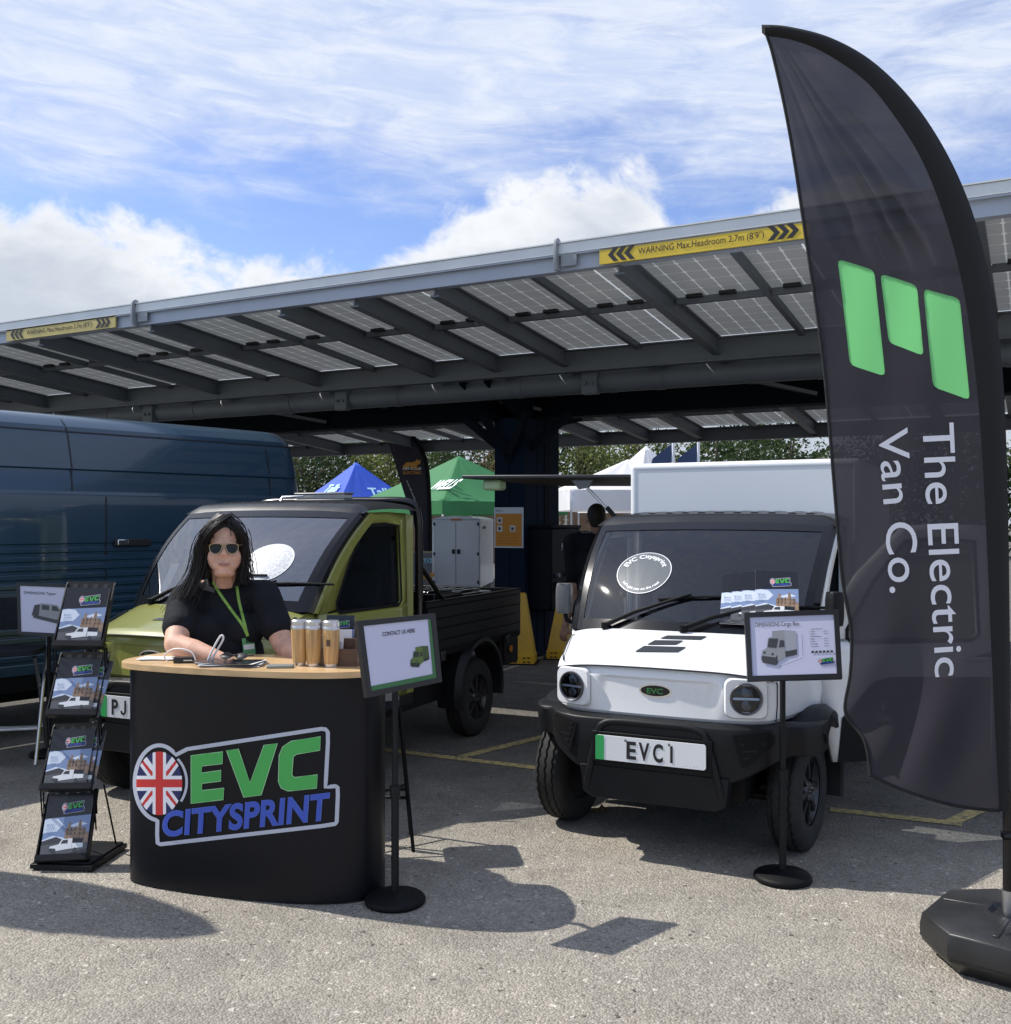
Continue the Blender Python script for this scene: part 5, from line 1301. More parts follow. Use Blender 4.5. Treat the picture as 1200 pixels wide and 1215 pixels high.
# round stickers in the two windscreens
def sticker(Mv, px, py, rad, parent, mats, words_):
    u0, v0 = solve_uv(lambda a, b: Mv @ screen_pt(a, b), Matrix.Identity(4), px, py)
    LZ = PARENT_M[parent.name].inverted() @ Mv
    def fn(x, y, k): return LZ @ screen_pt(u0 + x / .63, v0 + y / .86, .004 + .0006 * k)
    mb = MB(); mb.decal(circle(0, 0, rad, 48), lambda x, y: fn(x, y, 0), 0, 2); strip(mb, circle(0, 0, rad, 48), .004, lambda x, y: fn(x, y, 1), 1, True)
    if words_:
        def arc(body, r0, a0, h, top):
            vs, fs, wd = text(body, .015); s = h
            tot = wd * s / r0
            pts = []
            for a, b in vs:
                if top: th = a0 + tot / 2 - a * s / r0; r = r0 + b * h
                else: th = a0 - tot / 2 + a * s / r0; r = r0 - b * h
                pts.append((r * math.cos(th), r * math.sin(th)))
            mb.deco(pts, fs, lambda x, y: fn(x, y, 1), 1)
        arc('EVC Citysprint', rad * .70, R(90), .030, True); arc("Let's get you on the road", rad * .86, R(270), .017, False)
    return mb.build('window_sticker', mats, parent, angle=0)
def film(name, c, a):
    M = bpy.data.materials.new(name); M.use_nodes = True; nt = M.node_tree; b = nt.nodes['Principled BSDF']; b.inputs['Base Color'].default_value = c + (1,); b.inputs['Alpha'].default_value = a; b.inputs['Roughness'].default_value = .4; return M
def glare_film(name):  # mottled pale colour paints the windscreen reflection onto the sticker
    M = film(name, (.74, .76, .79), .9); nt = M.node_tree; N = nt.nodes; L = nt.links; b = N['Principled BSDF']
    tc = N.new('ShaderNodeTexCoord'); n = N.new('ShaderNodeTexNoise'); n.inputs['Scale'].default_value = 75; n.inputs['Detail'].default_value = 3; L.new(tc.outputs['Object'], n.inputs[0])
    r = N.new('ShaderNodeValToRGB'); r.color_ramp.elements[0].position = .42; r.color_ramp.elements[0].color = (.42, .45, .49, 1); r.color_ramp.elements[1].position = .58; r.color_ramp.elements[1].color = (.62, .635, .66, 1); L.new(n.outputs[0], r.inputs[0]); L.new(r.outputs[0], b.inputs['Base Color']); return M
sticker(MW, 764, 679, .155, white_van, [film('sticker_film', (.30, .34, .36), .35), WPRINT], True)
sticker(MG, 318, 667, .150, green_truck, [glare_film('sticker_glare'), WPRINT], False)
mb = MB(); u0, v0 = solve_uv(lambda a, b: MG @ screen_pt(a, b), Matrix.Identity(4), 199, 684)
LG = PARENT_M[green_truck.name].inverted() @ MG
mb.add([LG @ screen_pt(u0 + a, v0 + b, -.01) for a, b in ((-.06, -.13), (.06, -.13), (.06, .13), (-.06, .13))], [(0, 1, 2, 3)]); mb.build('permit_sheet', film('permit', (.55, .57, .6), .6), green_truck)

# ---------------------------------------------------------------- feather flag in front
def fabric(name, base_c, alpha):
    M = bpy.data.materials.new(name); M.use_nodes = True; nt = M.node_tree; N = nt.nodes; L = nt.links; b = N['Principled BSDF']
    b.inputs['Base Color'].default_value = base_c + (1,); b.inputs['Roughness'].default_value = .75; b.inputs['Sheen Weight'].default_value = .15
    tr = N.new('ShaderNodeBsdfTranslucent'); tr.inputs[0].default_value = tuple(min(1, 2.2 * c) for c in base_c) + (1,)
    mx = N.new('ShaderNodeMixShader'); mx.inputs[0].default_value = .45; L.new(b.outputs[0], mx.inputs[1]); L.new(tr.outputs[0], mx.inputs[2])
    tp = N.new('ShaderNodeBsdfTransparent'); m2 = N.new('ShaderNodeMixShader'); m2.inputs[0].default_value = alpha; L.new(mx.outputs[0], m2.inputs[1]); L.new(tp.outputs[0], m2.inputs[2]); L.new(m2.outputs[0], N['Material Output'].inputs[0])
    wv = N.new('ShaderNodeTexWave'); wv.inputs['Scale'].default_value = 400
    return M
FLAGD = fabric('flag_cloth', (.026, .024, .031), .04)
SLEEVE = mat('flag_sleeve', (.006, .006, .007), .8)
YF = 3.66
LEFT = [(906, 32), (918, 66), (936, 150), (955, 268), (975, 420), (988, 560), (999, 680), (1010, 745), (1011, 800), (1007, 846), (1026, 878), (1030, 918)]
RIGHT = [(908, 42), (940, 47), (985, 64), (1028, 98), (1066, 145), (1098, 200), (1124, 265), (1143, 340), (1155, 420), (1163, 500), (1170, 620), (1178, 800), (1186, 962)]
OUTER = [(904, 29), (935, 31), (985, 44), (1035, 72), (1082, 118), (1122, 178), (1152, 245), (1172, 318), (1186, 400), (1193, 490), (1197, 620), (1199, 800), (1200, 966)]
def resample(pts, n_):
    s = spline([(x, y, 0) for x, y in pts], 12); d = [0]
    for i in range(1, len(s)): d.append(d[-1] + (s[i] - s[i - 1]).length)
    return [(float(np.interp(t * d[-1], d, [p.x for p in s])), float(np.interp(t * d[-1], d, [p.y for p in s]))) for t in lin(0, 1, n_)]
NL, NA = 400, 100
Lr = resample(LEFT, NL); Rr = resample(RIGHT, NL); Or = resample(OUTER, NL)
def flag_xy(px, py): return ((px - 600) / F * YF, CAM_H - (py - 620) / F * YF)
def ripple(px, py):
    # creases running down from the tip, slack folds at the free lower corner
    a = math.atan2(px - 900, py - 10); r = math.hypot(px - 900, py - 10)
    w1 = math.exp(-((r - 300) / 170) ** 2)
    c = sum(math.exp(-((a - a0) / wd) ** 2) * h for a0, wd, h in ((.30, .03, .006), (.40, .018, -.010), (.46, .03, .008), (.532, .015, -.016), (.57, .022, .010), (.612, .015, -.016), (.66, .028, .010), (.728, .016, -.012), (.80, .03, .008)))
    lo = max(0, min(1, (py - 640) / 250)); fr = max(0, min(1, (1180 - px) / 120))
    c2 = lo * fr * (.022 * math.sin((px - 1000) / 21 + (py - 700) / 95) + .012 * math.sin((px + py * .6) / 17))
    c3 = .006 * math.sin(px / 37 + py / 160) * fr + .003 * math.sin(px / 13 + py / 90) * fr
    sl = float(np.interp(py, [q[1] for q in RIGHT], [q[0] for q in RIGHT])); w1 *= max(0, min(1, (sl - px) / 35)) * max(0, min(1, (318 - py) / 70))
    return w1 * c * 2.0 + c2 * 1.3 + c3 * 1.2
fx0, fz0 = flag_xy(1197, 1100)
ff_ = thing('feather_flag', 'tall black feather flag reading The Electric Van Co. with green bars', 'flag', (fx0, YF, 0))
def fpt(px, py, o=0.0):
    x, z = flag_xy(px, py); return Vector((x, YF + ripple(px, py) - o, z))
BARS = ([(993, 308), (1037, 321), (1050, 447), (1008, 433)], [(1044, 325), (1088, 339), (1097, 422), (1054, 407)], [(1096, 342), (1139, 354), (1151, 475), (1108, 459)])
def in_bar(i, j):
    # openings added behind the printed green bars so light shines through them
    i += .5; a = (j + .5) / (NA - 1); k = int(i); l, r = Lr[k], Rr[k]; x = l[0] + (r[0] - l[0]) * a; y = l[1] + (r[1] - l[1]) * a
    for q in BARS:
        ok = True
        for m_ in range(4):
            (x0, y0), (x1, y1) = q[m_], q[(m_ + 1) % 4]; ln = math.hypot(x1 - x0, y1 - y0)
            if ((x1 - x0) * (y - y0) - (y1 - y0) * (x - x0)) / ln < 1.4: ok = False
        if ok: return True
    return False
mb = MB()
mb.add([fpt(l[0] + (r[0] - l[0]) * a, l[1] + (r[1] - l[1]) * a + 10 * math.sin(math.pi * a) * max(0, (i - NL * .8) / (NL * .2)) ) for i, (l, r) in enumerate(zip(Lr, Rr)) for a in lin(0, 1, NA)], [(i * NA + j, i * NA + j + 1, (i + 1) * NA + j + 1, (i + 1) * NA + j) for i in range(NL - 1) for j in range(NA - 1) if not in_bar(i, j)])
cloth = mb.build('cloth', FLAGD, ff_, world=True, angle=180)
mb = MB(); V = []
for i in range(NL):
    r, o = Rr[i], Or[i]
    for a, dy in ((0, 0.0), (.25, -.014), (.5, -.02), (.75, -.014), (1, 0), (.5, .02)):
        p = fpt(r[0], r[1]); x, z = flag_xy(r[0] + (o[0] - r[0]) * a, r[1] + (o[1] - r[1]) * a); V.append(Vector((x, YF + dy + ripple(*r) * (1 - a), z)))
mb.add(V, [(i * 6 + j, i * 6 + (j + 1) % 6, (i + 1) * 6 + (j + 1) % 6, (i + 1) * 6 + j) for i in range(NL - 1) for j in range(6)])
mb.add(V[:6], [(0, 1, 2, 3, 4, 5)]); mb.build('sleeve', SLEEVE, ff_, world=True, angle=60)
mb = MB(); mb.tube([fpt(*p, .002) for p in Lr], .006, 6); bot = [(Lr[-1][0] + (Rr[-1][0] - Lr[-1][0]) * a, Lr[-1][1] + (Rr[-1][1] - Lr[-1][1]) * a + 10 * math.sin(math.pi * a)) for a in lin(0, 1, 30)]
mb.tube([fpt(*p, .002) for p in bot], .006, 6); mb.build('hem', SLEEVE, ff_, world=True, angle=60)
def rounded(pts, r):
    o = []
    for i, p in enumerate(pts):
        p = Vector(p); a = Vector(pts[i - 1]); b = Vector(pts[(i + 1) % len(pts)])
        p0 = p + (a - p).normalized() * r; p1 = p + (b - p).normalized() * r
        o += [tuple(p0.lerp(p, t).lerp(p.lerp(p1, t), t)) for t in (0, .33, .66, 1)]
    return o
mb = MB(); off = lambda o: (lambda x, y: fpt(x, y, o))
for q in ([(993, 308), (1037, 321), (1050, 447), (1008, 433)], [(1044, 325), (1088, 339), (1097, 422), (1054, 407)], [(1096, 342), (1139, 354), (1151, 475), (1108, 459)]):
    mb.decal(rounded(q, 7), off(.0022), 0, 4)
FG = mat('flag_green', (.26, .80, .28), .7, trans=.5); FW = mat('flag_white', (.92, .92, .98), .7, trans=.2)
def vert_text(body, top, bottom, hh):
    """lettering that runs down the flag: top-left of first letter to the end, baseline on the left"""
    vs, fs, wd = text(body, .004); (x0, y0), (x1, y1) = top, bottom
    ln = math.hypot(x1 - x0, y1 - y0); ux, uy = (x1 - x0) / ln, (y1 - y0) / ln
    mb.deco([(x0 + a / wd * ln * ux + b * hh * uy, y0 + a / wd * ln * uy - b * hh * ux) for a, b in vs], fs, off(.008), 1, 2)
def vtx(body, top, bottom, hh):
    vs, fs, wd = text(body, .004); (x0, y0), (x1, y1) = top, bottom
    ln = math.hypot(x1 - x0, y1 - y0); ux, uy = (x1 - x0) / ln, (y1 - y0) / ln; nx, ny = uy, -ux
    mb.deco([(x0 + a / wd * ln * ux + b * hh * nx, y0 + a / wd * ln * uy + b * hh * ny) for a, b in vs], fs, off(.008), 1, 2)
vtx('The Electric', (1095, 503), (1108, 803), 36); vtx('Van Co.', (1041, 510), (1057, 704), 36)
mb.build('lettering', [FG, FW], ff_, world=True, angle=0)
mb = MB(); bx_ = flag_xy(1197, 900)[0]
mb.tube([(bx_, YF, .17), (bx_, YF, .62)], .019, 14); mb.tube([(bx_, YF, .60), (bx_, YF, .63)], .024, 14); mb.tube([(bx_ - .03, YF - .02, .47), (bx_ + .02, YF - .02, .47)], .012, 8); mb.tube([(bx_, YF, .46), (bx_, YF, .485)], .026, 14)
mb.tube([(bx_, YF, .15), (bx_, YF, .27)], .023, 14, 1)
mb.tube([(flag_xy(*p)[0], YF, flag_xy(*p)[1]) for p in [((Rr[i][0] * .4 + Or[i][0] * .6), (Rr[i][1] * .4 + Or[i][1] * .6)) for i in range(5, NL, 10)]][::-1], .011, 8)
mb.build('pole', [GLOSSB, STEEL], ff_, world=True, angle=60)
# water-filled base
def flag_base(parent, cx, cy, rot, name='base', s=1.0):
    mb = MB(); oc = lambda r, z, c=.33: [Vector((x * r, y * r, z)) for x, y in ((-1, -c), (-c, -1), (c, -1), (1, -c), (1, c), (c, 1), (-c, 1), (-1, c))]
    Mx = Matrix.Translation((cx, cy, 0)) @ Matrix.Rotation(rot, 4, 'Z') @ Matrix.Diagonal((s, s, 1, 1))
    lev = [oc(.27, .0), oc(.325, .055), oc(.325, .065), oc(.333, .068), oc(.333, .115), oc(.325, .15), oc(.30, .165), oc(.10, .185), oc(.09, .165), oc(.03, .165)]
    V = [Mx @ v for l in lev for v in l]
    mb.add(V, [(j * 8 + i, j * 8 + (i + 1) % 8, (j + 1) * 8 + (i + 1) % 8, (j + 1) * 8 + i) for j in range(len(lev) - 1) for i in range(8)]); mb.add(V[:8], [tuple(range(8))[::-1]]); mb.add(V[-8:], [tuple(range(8))])
    for k in range(4):
        a = R(45 + 90 * k); mb.bar(Mx @ Vector((.10 * math.cos(a), .10 * math.sin(a), .180)), Mx @ Vector((.27 * math.cos(a), .27 * math.sin(a), .168)), .02, .012)
    mb.build(name, mat('base_plastic', (.016, .016, .017), .42, var=.3, vscale=6, bump=.12, bscale=25), parent, world=True, bevel=.010)
flag_base(ff_, bx_ + .035, YF + .02, R(4), s=.93)
# ---------------------------------------------------------------- people
from mathutils.bvhtree import BVHTree
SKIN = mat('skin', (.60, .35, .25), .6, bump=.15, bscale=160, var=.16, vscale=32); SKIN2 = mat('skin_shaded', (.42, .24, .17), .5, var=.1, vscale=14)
TEE = mat('black_tee', (.0105, .0115, .0155), .85, spec=.2, var=.25, vscale=9, bump=.9, bscale=11, sheen=.0)
HAIR = mat('black_hair', (.009, .008, .009), .52, spec=.4, var=.5, vscale=40, stretch=(1, 1, .15)); HAIR2 = mat('short_hair', (.03, .024, .02), .7, var=.4, vscale=60)
JEAN = mat('dark_trousers', (.02, .022, .03), .85)
class Blob:
    """overlapping rounded volumes fused into one skin by a voxel remesh"""
    def __init__(s): s.mb = MB()
    def ell(s, c, r, rot=None, n=20):
        pr = [(math.sin(a), -math.cos(a)) for a in lin(0, math.pi, n // 2 + 1)]; pr[0] = (0, -1); pr[-1] = (0, 1)
        M = Matrix.Translation(c) @ (rot.to_4x4() if rot else Matrix.Identity(4)) @ Matrix.Diagonal((*r, 1)) 
        s.mb.lathe(pr, n, 0, M)
    def cap(s, *pr):
        """chain of (point, radius)"""
        for i, (p, r) in enumerate(pr):
            s.ell(Vector(p), (r, r, r), n=16)
            if i: s.mb.tube([Vector(pr[i - 1][0]), Vector(p)], [pr[i - 1][1], r], 16)
    def mesh(s, name, m_, parent, voxel=.008, smooth=4, cut=None):
        me = bpy.data.meshes.new('tmp'); me.from_pydata([tuple(v) for v in s.mb.v], [], s.mb.f)
        o = bpy.data.objects.new('tmp', me); COL.objects.link(o)
        bm = bmesh.new(); bm.from_mesh(me); bmesh.ops.remove_doubles(bm, verts=bm.verts, dist=1e-5); bmesh.ops.recalc_face_normals(bm, faces=bm.faces); bm.to_mesh(me); bm.free()
        r = o.modifiers.new('r', 'REMESH'); r.mode = 'VOXEL'; r.voxel_size = voxel; r.use_smooth_shade = True
        k = o.modifiers.new('s', 'SMOOTH'); k.iterations = smooth; k.factor = .5
        dg = bpy.context.evaluated_depsgraph_get(); nm = bpy.data.meshes.new_from_object(o.evaluated_get(dg))
        COL.objects.unlink(o); bpy.data.objects.remove(o)
        nm.name = name; nm.materials.clear(); nm.materials.append(m_)
        if cut:
            bm = bmesh.new(); bm.from_mesh(nm); bmesh.ops.delete(bm, geom=[f for f in bm.faces if cut(f.calc_center_median())], context='FACES'); bm.to_mesh(nm); bm.free()
        nm.polygons.foreach_set('use_smooth', [True] * len(nm.polygons))
        ob = bpy.data.objects.new(name, nm); COL.objects.link(ob); ob.parent = parent; return ob
def hand(b, wrist, direction, palm_n, r=.5, thumb=1, size=1.0):
    """palm, four fingers curling towards palm_n, thumb from the side"""
    d = Vector(direction).normalized(); pn = Vector(palm_n).normalized(); sd = d.cross(pn).normalized(); w_ = Vector(wrist); s = size
    for k, off in enumerate((-.027, -.009, .009, .027)):
        root = w_ + d * .018 * s + sd * off * .7 * s; kn = w_ + d * .085 * s + sd * off * s
        b.cap((root, .014 * s), (kn, .0115 * s))
        ln = (.060, .072, .068, .052)[k] * s
        m1 = kn + (d * .85 + pn * .5).normalized() * ln * .5; m2 = m1 + (d * .4 + pn * .9).normalized() * ln * .32; m3 = m2 + (pn * .95 - d * .1).normalized() * ln * .26
        b.cap((kn, .0105 * s), (m1, .0095 * s), (m2, .009 * s), (m3, .008 * s))
    t0 = w_ + d * .025 * s + sd * thumb * .026 * s; t1 = t0 + (d * .6 + sd * thumb * .8 + pn * .2).normalized() * .040 * s; t2 = t1 + (d * .9 + sd * thumb * .25 + pn * .3).normalized() * .030 * s
    b.cap((t0, .015 * s), (t1, .0115 * s), (t2, .0095 * s))

# ---- the woman behind the counter
WB_ = Vector((-1.375, 4.93, 0)); WR = R(14)
wo = thing('person', 'woman with long black hair and sunglasses behind the counter, black tee, green lanyard', 'person', WB_, WR)
WI = PARENT_M[wo.name].inverted()
wl = lambda px, py, Y: WI @ P(px, py, Y)
V3 = Vector
eR = wl(208, 765, 4.62); wrR = wl(272, 786, 4.50); shR = wl(219, 712, 4.88)
eL = wl(337, 768, 4.80); wrL = wl(366, 786, 4.62); shL = wl(314, 706, 4.93)
hc = wl(266.5, 650, 4.86)         # middle of the head
H_ = lambda x, y, z: V3((hc.x + x * 1.04, hc.y + y * 1.04, hc.z + z * 1.06))
b = Blob()
b.ell(H_(0, .015, .035), (.078, .096, .100)); b.ell(H_(0, -.026, -.045), (.080, .068, .077)); b.ell(H_(0, -.066, -.106), (.034, .028, .024))
for s in (-1, 1):
    b.ell(H_(s * .040, -.050, -.038), (.036, .036, .038)); b.ell(H_(s * .080, .012, -.005), (.010, .018, .028)); b.ell(H_(s * .033, -.077, .020), (.024, .016, .010)); b.ell(H_(s * .028, -.058, -.078), (.03, .03, .024))
b.cap((H_(0, -.082, .012), .0095), (H_(0, -.103, -.024), .0125)); 
for s in (-1, 1): b.ell(H_(s * .012, -.094, -.027), (.009, .010, .007))
b.ell(H_(0, -.080, -.068), (.030, .016, .012)); b.ell(H_(0, -.078, -.081), (.028, .016, .008)); b.ell(H_(0, -.040, -.112), (.050, .045, .026))
b.cap((H_(0, .018, -.07), .060), (V3((0, .02, 1.285)), .066), (V3((0, .03, 1.22)), .09))
torso = [((0, .03, 1.19), (.165, .105, .11)), ((0, .02, 1.10), (.180, .125, .15)), ((-.085, -.080, 1.075), (.095, .085, .085)), ((.085, -.080, 1.075), (.095, .085, .085)), ((0, -.02, .95), (.185, .150, .17)), ((0, .02, .82), (.195, .150, .15)), ((0, .05, .72), (.19, .145, .13))]
for c, r in torso: b.ell(V3(c), r)
for sh, el, wr in ((shR, eR, wrR), (shL, eL, wrL)):
    b.cap((V3((sh.x * .55, .03, 1.262)), .058), (sh, .070), ((sh + el) / 2, .063), (el, .050), (el.lerp(wr, .35), .052), (el.lerp(wr, .8), .036), (wr, .029))
b.cap((V3((0, .02, 1.2)), .10), (V3((shR.x * .8, .03, 1.235)), .065)); b.cap((V3((0, .02, 1.2)), .10), (V3((shL.x * .8, .03, 1.235)), .065))
hand(b, wrR, (wrR - eR), (0, 0, -1), thumb=-1); hand(b, wrL, (wrL - eL) + V3((0, 0, -.0)), (0, -.3, -1), thumb=1)
for s in (-1, 1): b.cap((V3((s * .10, .03, .72)), .10), (V3((s * .10, .02, .46)), .068), (V3((s * .10, .06, .10)), .045), (V3((s * .105, -.04, .035)), .035), (V3((s * .11, -.12, .03)), .028))
body = b.mesh('body', SKIN, wo, .0065, 5)
b = Blob()
for c, r in torso: b.ell(V3(c), tuple(q + .012 for q in r))
for sh, el in ((shR, eR), (shL, eL)):
    b.cap((V3((sh.x * .5, .03, 1.255)), .064), (sh, .077), (sh.lerp(el, .62), .077))
    b.cap((V3((0, .02, 1.2)), .11), (V3((sh.x * .8, .03, 1.235)), .074))
tee = b.mesh('t_shirt', TEE, wo, .008, 4)
b = Blob(); b.ell(V3((0, .05, .74)), (.205, .16, .15))
for s in (-1, 1): b.cap((V3((s * .10, .03, .70)), .112), (V3((s * .10, .02, .46)), .080), (V3((s * .10, .06, .08)), .062))
b.mesh('trousers', JEAN, wo, .012, 4)
# lips
b = Blob(); 
b.cap((H_(-.027, -.088, -.0695), .0028), (H_(-.007, -.0965, -.0685), .0040), (H_(0, -.0965, -.0695), .0036), (H_(.007, -.0965, -.0685), .0040), (H_(.027, -.088, -.0695), .0028))
b.cap((H_(-.020, -.090, -.074), .0028), (H_(0, -.0955, -.0775), .0044), (H_(.020, -.090, -.074), .0028))
b.mesh('lips', mat('lip', (.38, .17, .14), .5), wo, .0022, 2)
# hair: cap, curtains and loose strands
b = Blob()
b.ell(H_(0, .030, .052), (.086, .102, .100)); b.ell(H_(-.088, .03, -.05), (.016, .05, .10)); b.ell(H_(.080, .03, -.05), (.010, .05, .09)); b.ell(H_(0, .060, -.01), (.088, .075, .10)); b.ell(H_(0, .065, -.11), (.09, .055, .11)); b.ell(H_(0, .075, -.2), (.10, .05, .09))
def curve_at(pts, t):
    s = spline(pts, 8); i = t * (len(s) - 1); k = min(int(i), len(s) - 2); return s[k].lerp(s[k + 1], i - k)
LH = [H_(.02, -.035, .143), H_(-.04, -.074, .100), H_(-.076, -.060, .055), H_(-.094, -.026, .0), H_(-.102, -.014, -.08), H_(-.122, -.022, -.15), H_(-.155, -.030, -.22), H_(-.195, -.015, -.30)]
LH2 = [H_(-.02, .0, .140), H_(-.078, .02, .08), H_(-.10, .03, -.02), H_(-.118, .03, -.12), H_(-.165, .03, -.20), H_(-.21, .03, -.27)]
RH = [H_(.02, -.035, .143), H_(.052, -.072, .094), H_(.070, -.056, .050), H_(.079, -.024, .0), H_(.081, -.010, -.07), H_(.076, -.012, -.12), H_(.080, -.01, -.160)]
RH2 = [H_(.01, .0, .140), H_(.070, .02, .08), H_(.080, .03, -.02), H_(.084, .035, -.10), H_(.105, .03, -.165)]
BKH = [H_(0, .10, .10), H_(0, .125, .0), H_(0, .12, -.10), H_(-.05, .12, -.2), H_(-.08, .13, -.3)]
for ch, r0, r1 in ((LH, .016, .016), (LH2, .024, .026), (RH, .010, .009), (RH2, .018, .014), (BKH, .06, .06)):
    n_ = 9; b.cap(*[(curve_at(ch, i / (n_ - 1)), r0 + (r1 - r0) * i / (n_ - 1)) for i in range(n_)])
for i in range(4): b.cap(*[(curve_at(LH, t).lerp(curve_at(LH2, t), (i + 1) / 5), .017) for t in lin(0, .95, 9)]); b.cap(*[(curve_at(RH, t).lerp(curve_at(RH2, t), (i + 1) / 5), .011) for t in lin(0, .95, 9)])
hair = b.mesh('hair', HAIR, wo, .0075, 3)
mb = MB(); rr = random.Random(5)
for i in range(760):
    a, c = (LH, LH2) if rr.random() < .62 else (RH, RH2)
    f = rr.uniform(-.12, 1.1); j = V3((rr.gauss(0, .008), rr.gauss(0, .008), rr.gauss(0, .006))); wv = rr.uniform(0, 6.28); fly = 2.4 if rr.random() < .12 else 1.0
    side_ = -1 if a is LH else 1; t0 = rr.choice((0, 0, .1, .3)); t1 = rr.uniform(.8, 1.0)
    pts = []
    for t in lin(t0, t1, 10):
        p = curve_at(a, t).lerp(curve_at(c, t), f); o = .015 if a is LH else .010
        pts.append(p + V3((side_ * o * .8 * min(1, t * 3), -o * .7, o * .5 * (1 - min(1, t * 3)))) + j * (0.3 + t * 1.6) * fly + V3((.006 * math.sin(7 * t + wv), .004 * math.cos(6 * t + wv), 0)))
    mb.tube(pts, [.0018 * (1 - .7 * t) + .0004 for t in lin(0, 1, 10)], 5, caps=False)
st = mb.build('strands', HAIR, hair, angle=180)
# sunglasses
mb = MB(); gl = lambda x, y: H_(x, -.104 + 1.1 * x * x - .0 + (.05 * (y - .012)), y)
for s in (-1, 1):
    av = spline([(s * x, z, 0) for x, z in ((.008, .016), (.030, .021), (.056, .018), (.063, .004), (.055, -.016), (.038, -.024), (.020, -.018), (.010, .0))], 5, True)
    mb.decal([(p.x, p.y) for p in av], lambda x, y: gl(x, y), 0, 0); mb.tube([gl(p.x, p.y) for p in av] + [gl(av[0].x, av[0].y)], .0018, 6, 1)
    mb.tube([gl(s * .062, .014), H_(s * .080, -.07, .014), H_(s * .084, .0, .010)], .0022, 6, 1)
mb.tube([gl(-.016, .017), gl(0, .020), gl(.016, .017)], .0016, 6, 1); mb.tube([gl(-.009, .006), gl(0, .009), gl(.009, .006)], .0016, 6, 1)
mb.build('sunglasses', [mat('lens_black', (.006, .005, .005), .15, spec=.3), mat('gold_wire', (.55, .40, .22), .25, .9)], wo, angle=50)
# eyebrows just over the frames
# lanyard laid on the shirt
def bvh_of(ob):
    me = ob.data; return BVHTree.FromPolygons([v.co for v in me.vertices], [tuple(p.vertices) for p in me.polygons])
trees_ = [bvh_of(tee), bvh_of(body)]
camL = WI @ V3((0, 0, CAM_H))
def on_front(px, py, off=.005):
    d = ((WI @ P(px, py, 4.7)) - camL).normalized(); best = None
    for t in trees_:
        h = t.ray_cast(camL, d)
        if h[0] is not None and (best is None or h[3] < best): best = h[3]
    return camL + d * ((best if best else (wl(px, py, 4.75) - camL).length) - off)
LAN = mat('lanyard_green', (.20, .37, .06), .6, var=.25, vscale=60); BADGE = mat('badge_green', (.12, .36, .16), .4)
mb = MB()
for pth in ([(253, 690), (257, 698), (264, 709), (277, 727), (288, 742), (294, 755)], [(281, 695), (282, 702), (284, 715), (289, 735), (294, 755)]):
    sp_ = spline([(x, y, 0) for x, y in pth], 6); pts = [on_front(p.x, p.y) for p in sp_]; V = []
    for i, p in enumerate(pts):
        t = (pts[min(i + 1, len(pts) - 1)] - pts[max(i - 1, 0)]).normalized(); nn = (camL - p).normalized(); sdv = t.cross(nn).normalized(); V += [p + sdv * .0065, p - sdv * .0065]
    mb.add(V, [(2 * i, 2 * i + 1, 2 * i + 3, 2 * i + 2) for i in range(len(pts) - 1)])
mb.build('lanyard', LAN, wo, solid=.0015)
c = on_front(296.5, 766, .008); mb = MB(); q = [on_front(287.5, 778, .010), on_front(305.5, 776, .010), on_front(302.5, 756, .010), on_front(285.5, 758, .010)]
cx3 = sum(q, V3()) / 4; ex = (q[1] - q[0]).normalized(); ez = V3((0, 0, 1)); ez = (ez - ex * ez.dot(ex)).normalized(); ez = (ez - ex * .12).normalized(); ey = ez.cross(ex)
bf = lambda x, z, d: cx3 + ex * x + ez * z - ey * d
mb.prism([(-.034, -.041), (.034, -.041), (.034, .041), (-.034, .041)], bf, -.001, .001, 0)
mb.decal([(-.030, -.014), (.030, -.014), (.030, .010), (-.030, .010)], lambda x, z: bf(x, z, .002), 1); mb.decal([(-.016, .018), (.016, .018), (.018, .034), (-.012, .036)], lambda x, z: bf(x, z, .002), 2)
mb.tube([bf(0, .041, 0), bf(-.004, .058, .001)], .0035, 6, 2)
mb.build('badge', [BADGE, WPRINT, mat('badge_dark', (.02, .08, .04), .4)], wo, angle=0)

# ---- the man at the back, turned away
MB0 = Vector((.775, 8.45, 0)); mn = thing('person', 'man in black T-shirt seen from behind next to the white van', 'person', MB0, R(-6))
MI = PARENT_M[mn.name].inverted(); ml = lambda px, py, Y: MI @ P(px, py, Y)
b = Blob(); hm = ml(708, 614, 8.42)
Hm = lambda x, y, z: V3((hm.x + x, hm.y + y, hm.z + z))
b.ell(Hm(0, 0, .015), (.076, .096, .098)); b.ell(Hm(0, .05, -.05), (.06, .062, .065)); b.ell(Hm(0, .11, -.03), (.012, .018, .02)); 
for s in (-1, 1): b.ell(Hm(s * .08, .01, -.02), (.010, .02, .03)); b.ell(Hm(s * .03, .09, .01), (.022, .014, .010))
b.cap((Hm(0, -.005, -.06), .058), (V3((.0, -.01, 1.50)), .064), (V3((0, 0, 1.42)), .09))
tm = [((0, 0, 1.40), (.19, .115, .12)), ((0, 0, 1.25), (.19, .13, .2)), ((0, .01, 1.08), (.175, .13, .18)), ((0, 0, .95), (.18, .13, .14))]
for c, r in tm: b.ell(V3(c), r)
aL = (V3((-.215, .0, 1.43)), ml(682, 692, 8.5), ml(671, 742, 8.42)); aR = (V3((.215, .0, 1.43)), V3((.28, .02, 1.16)), V3((.24, .22, 1.02)))
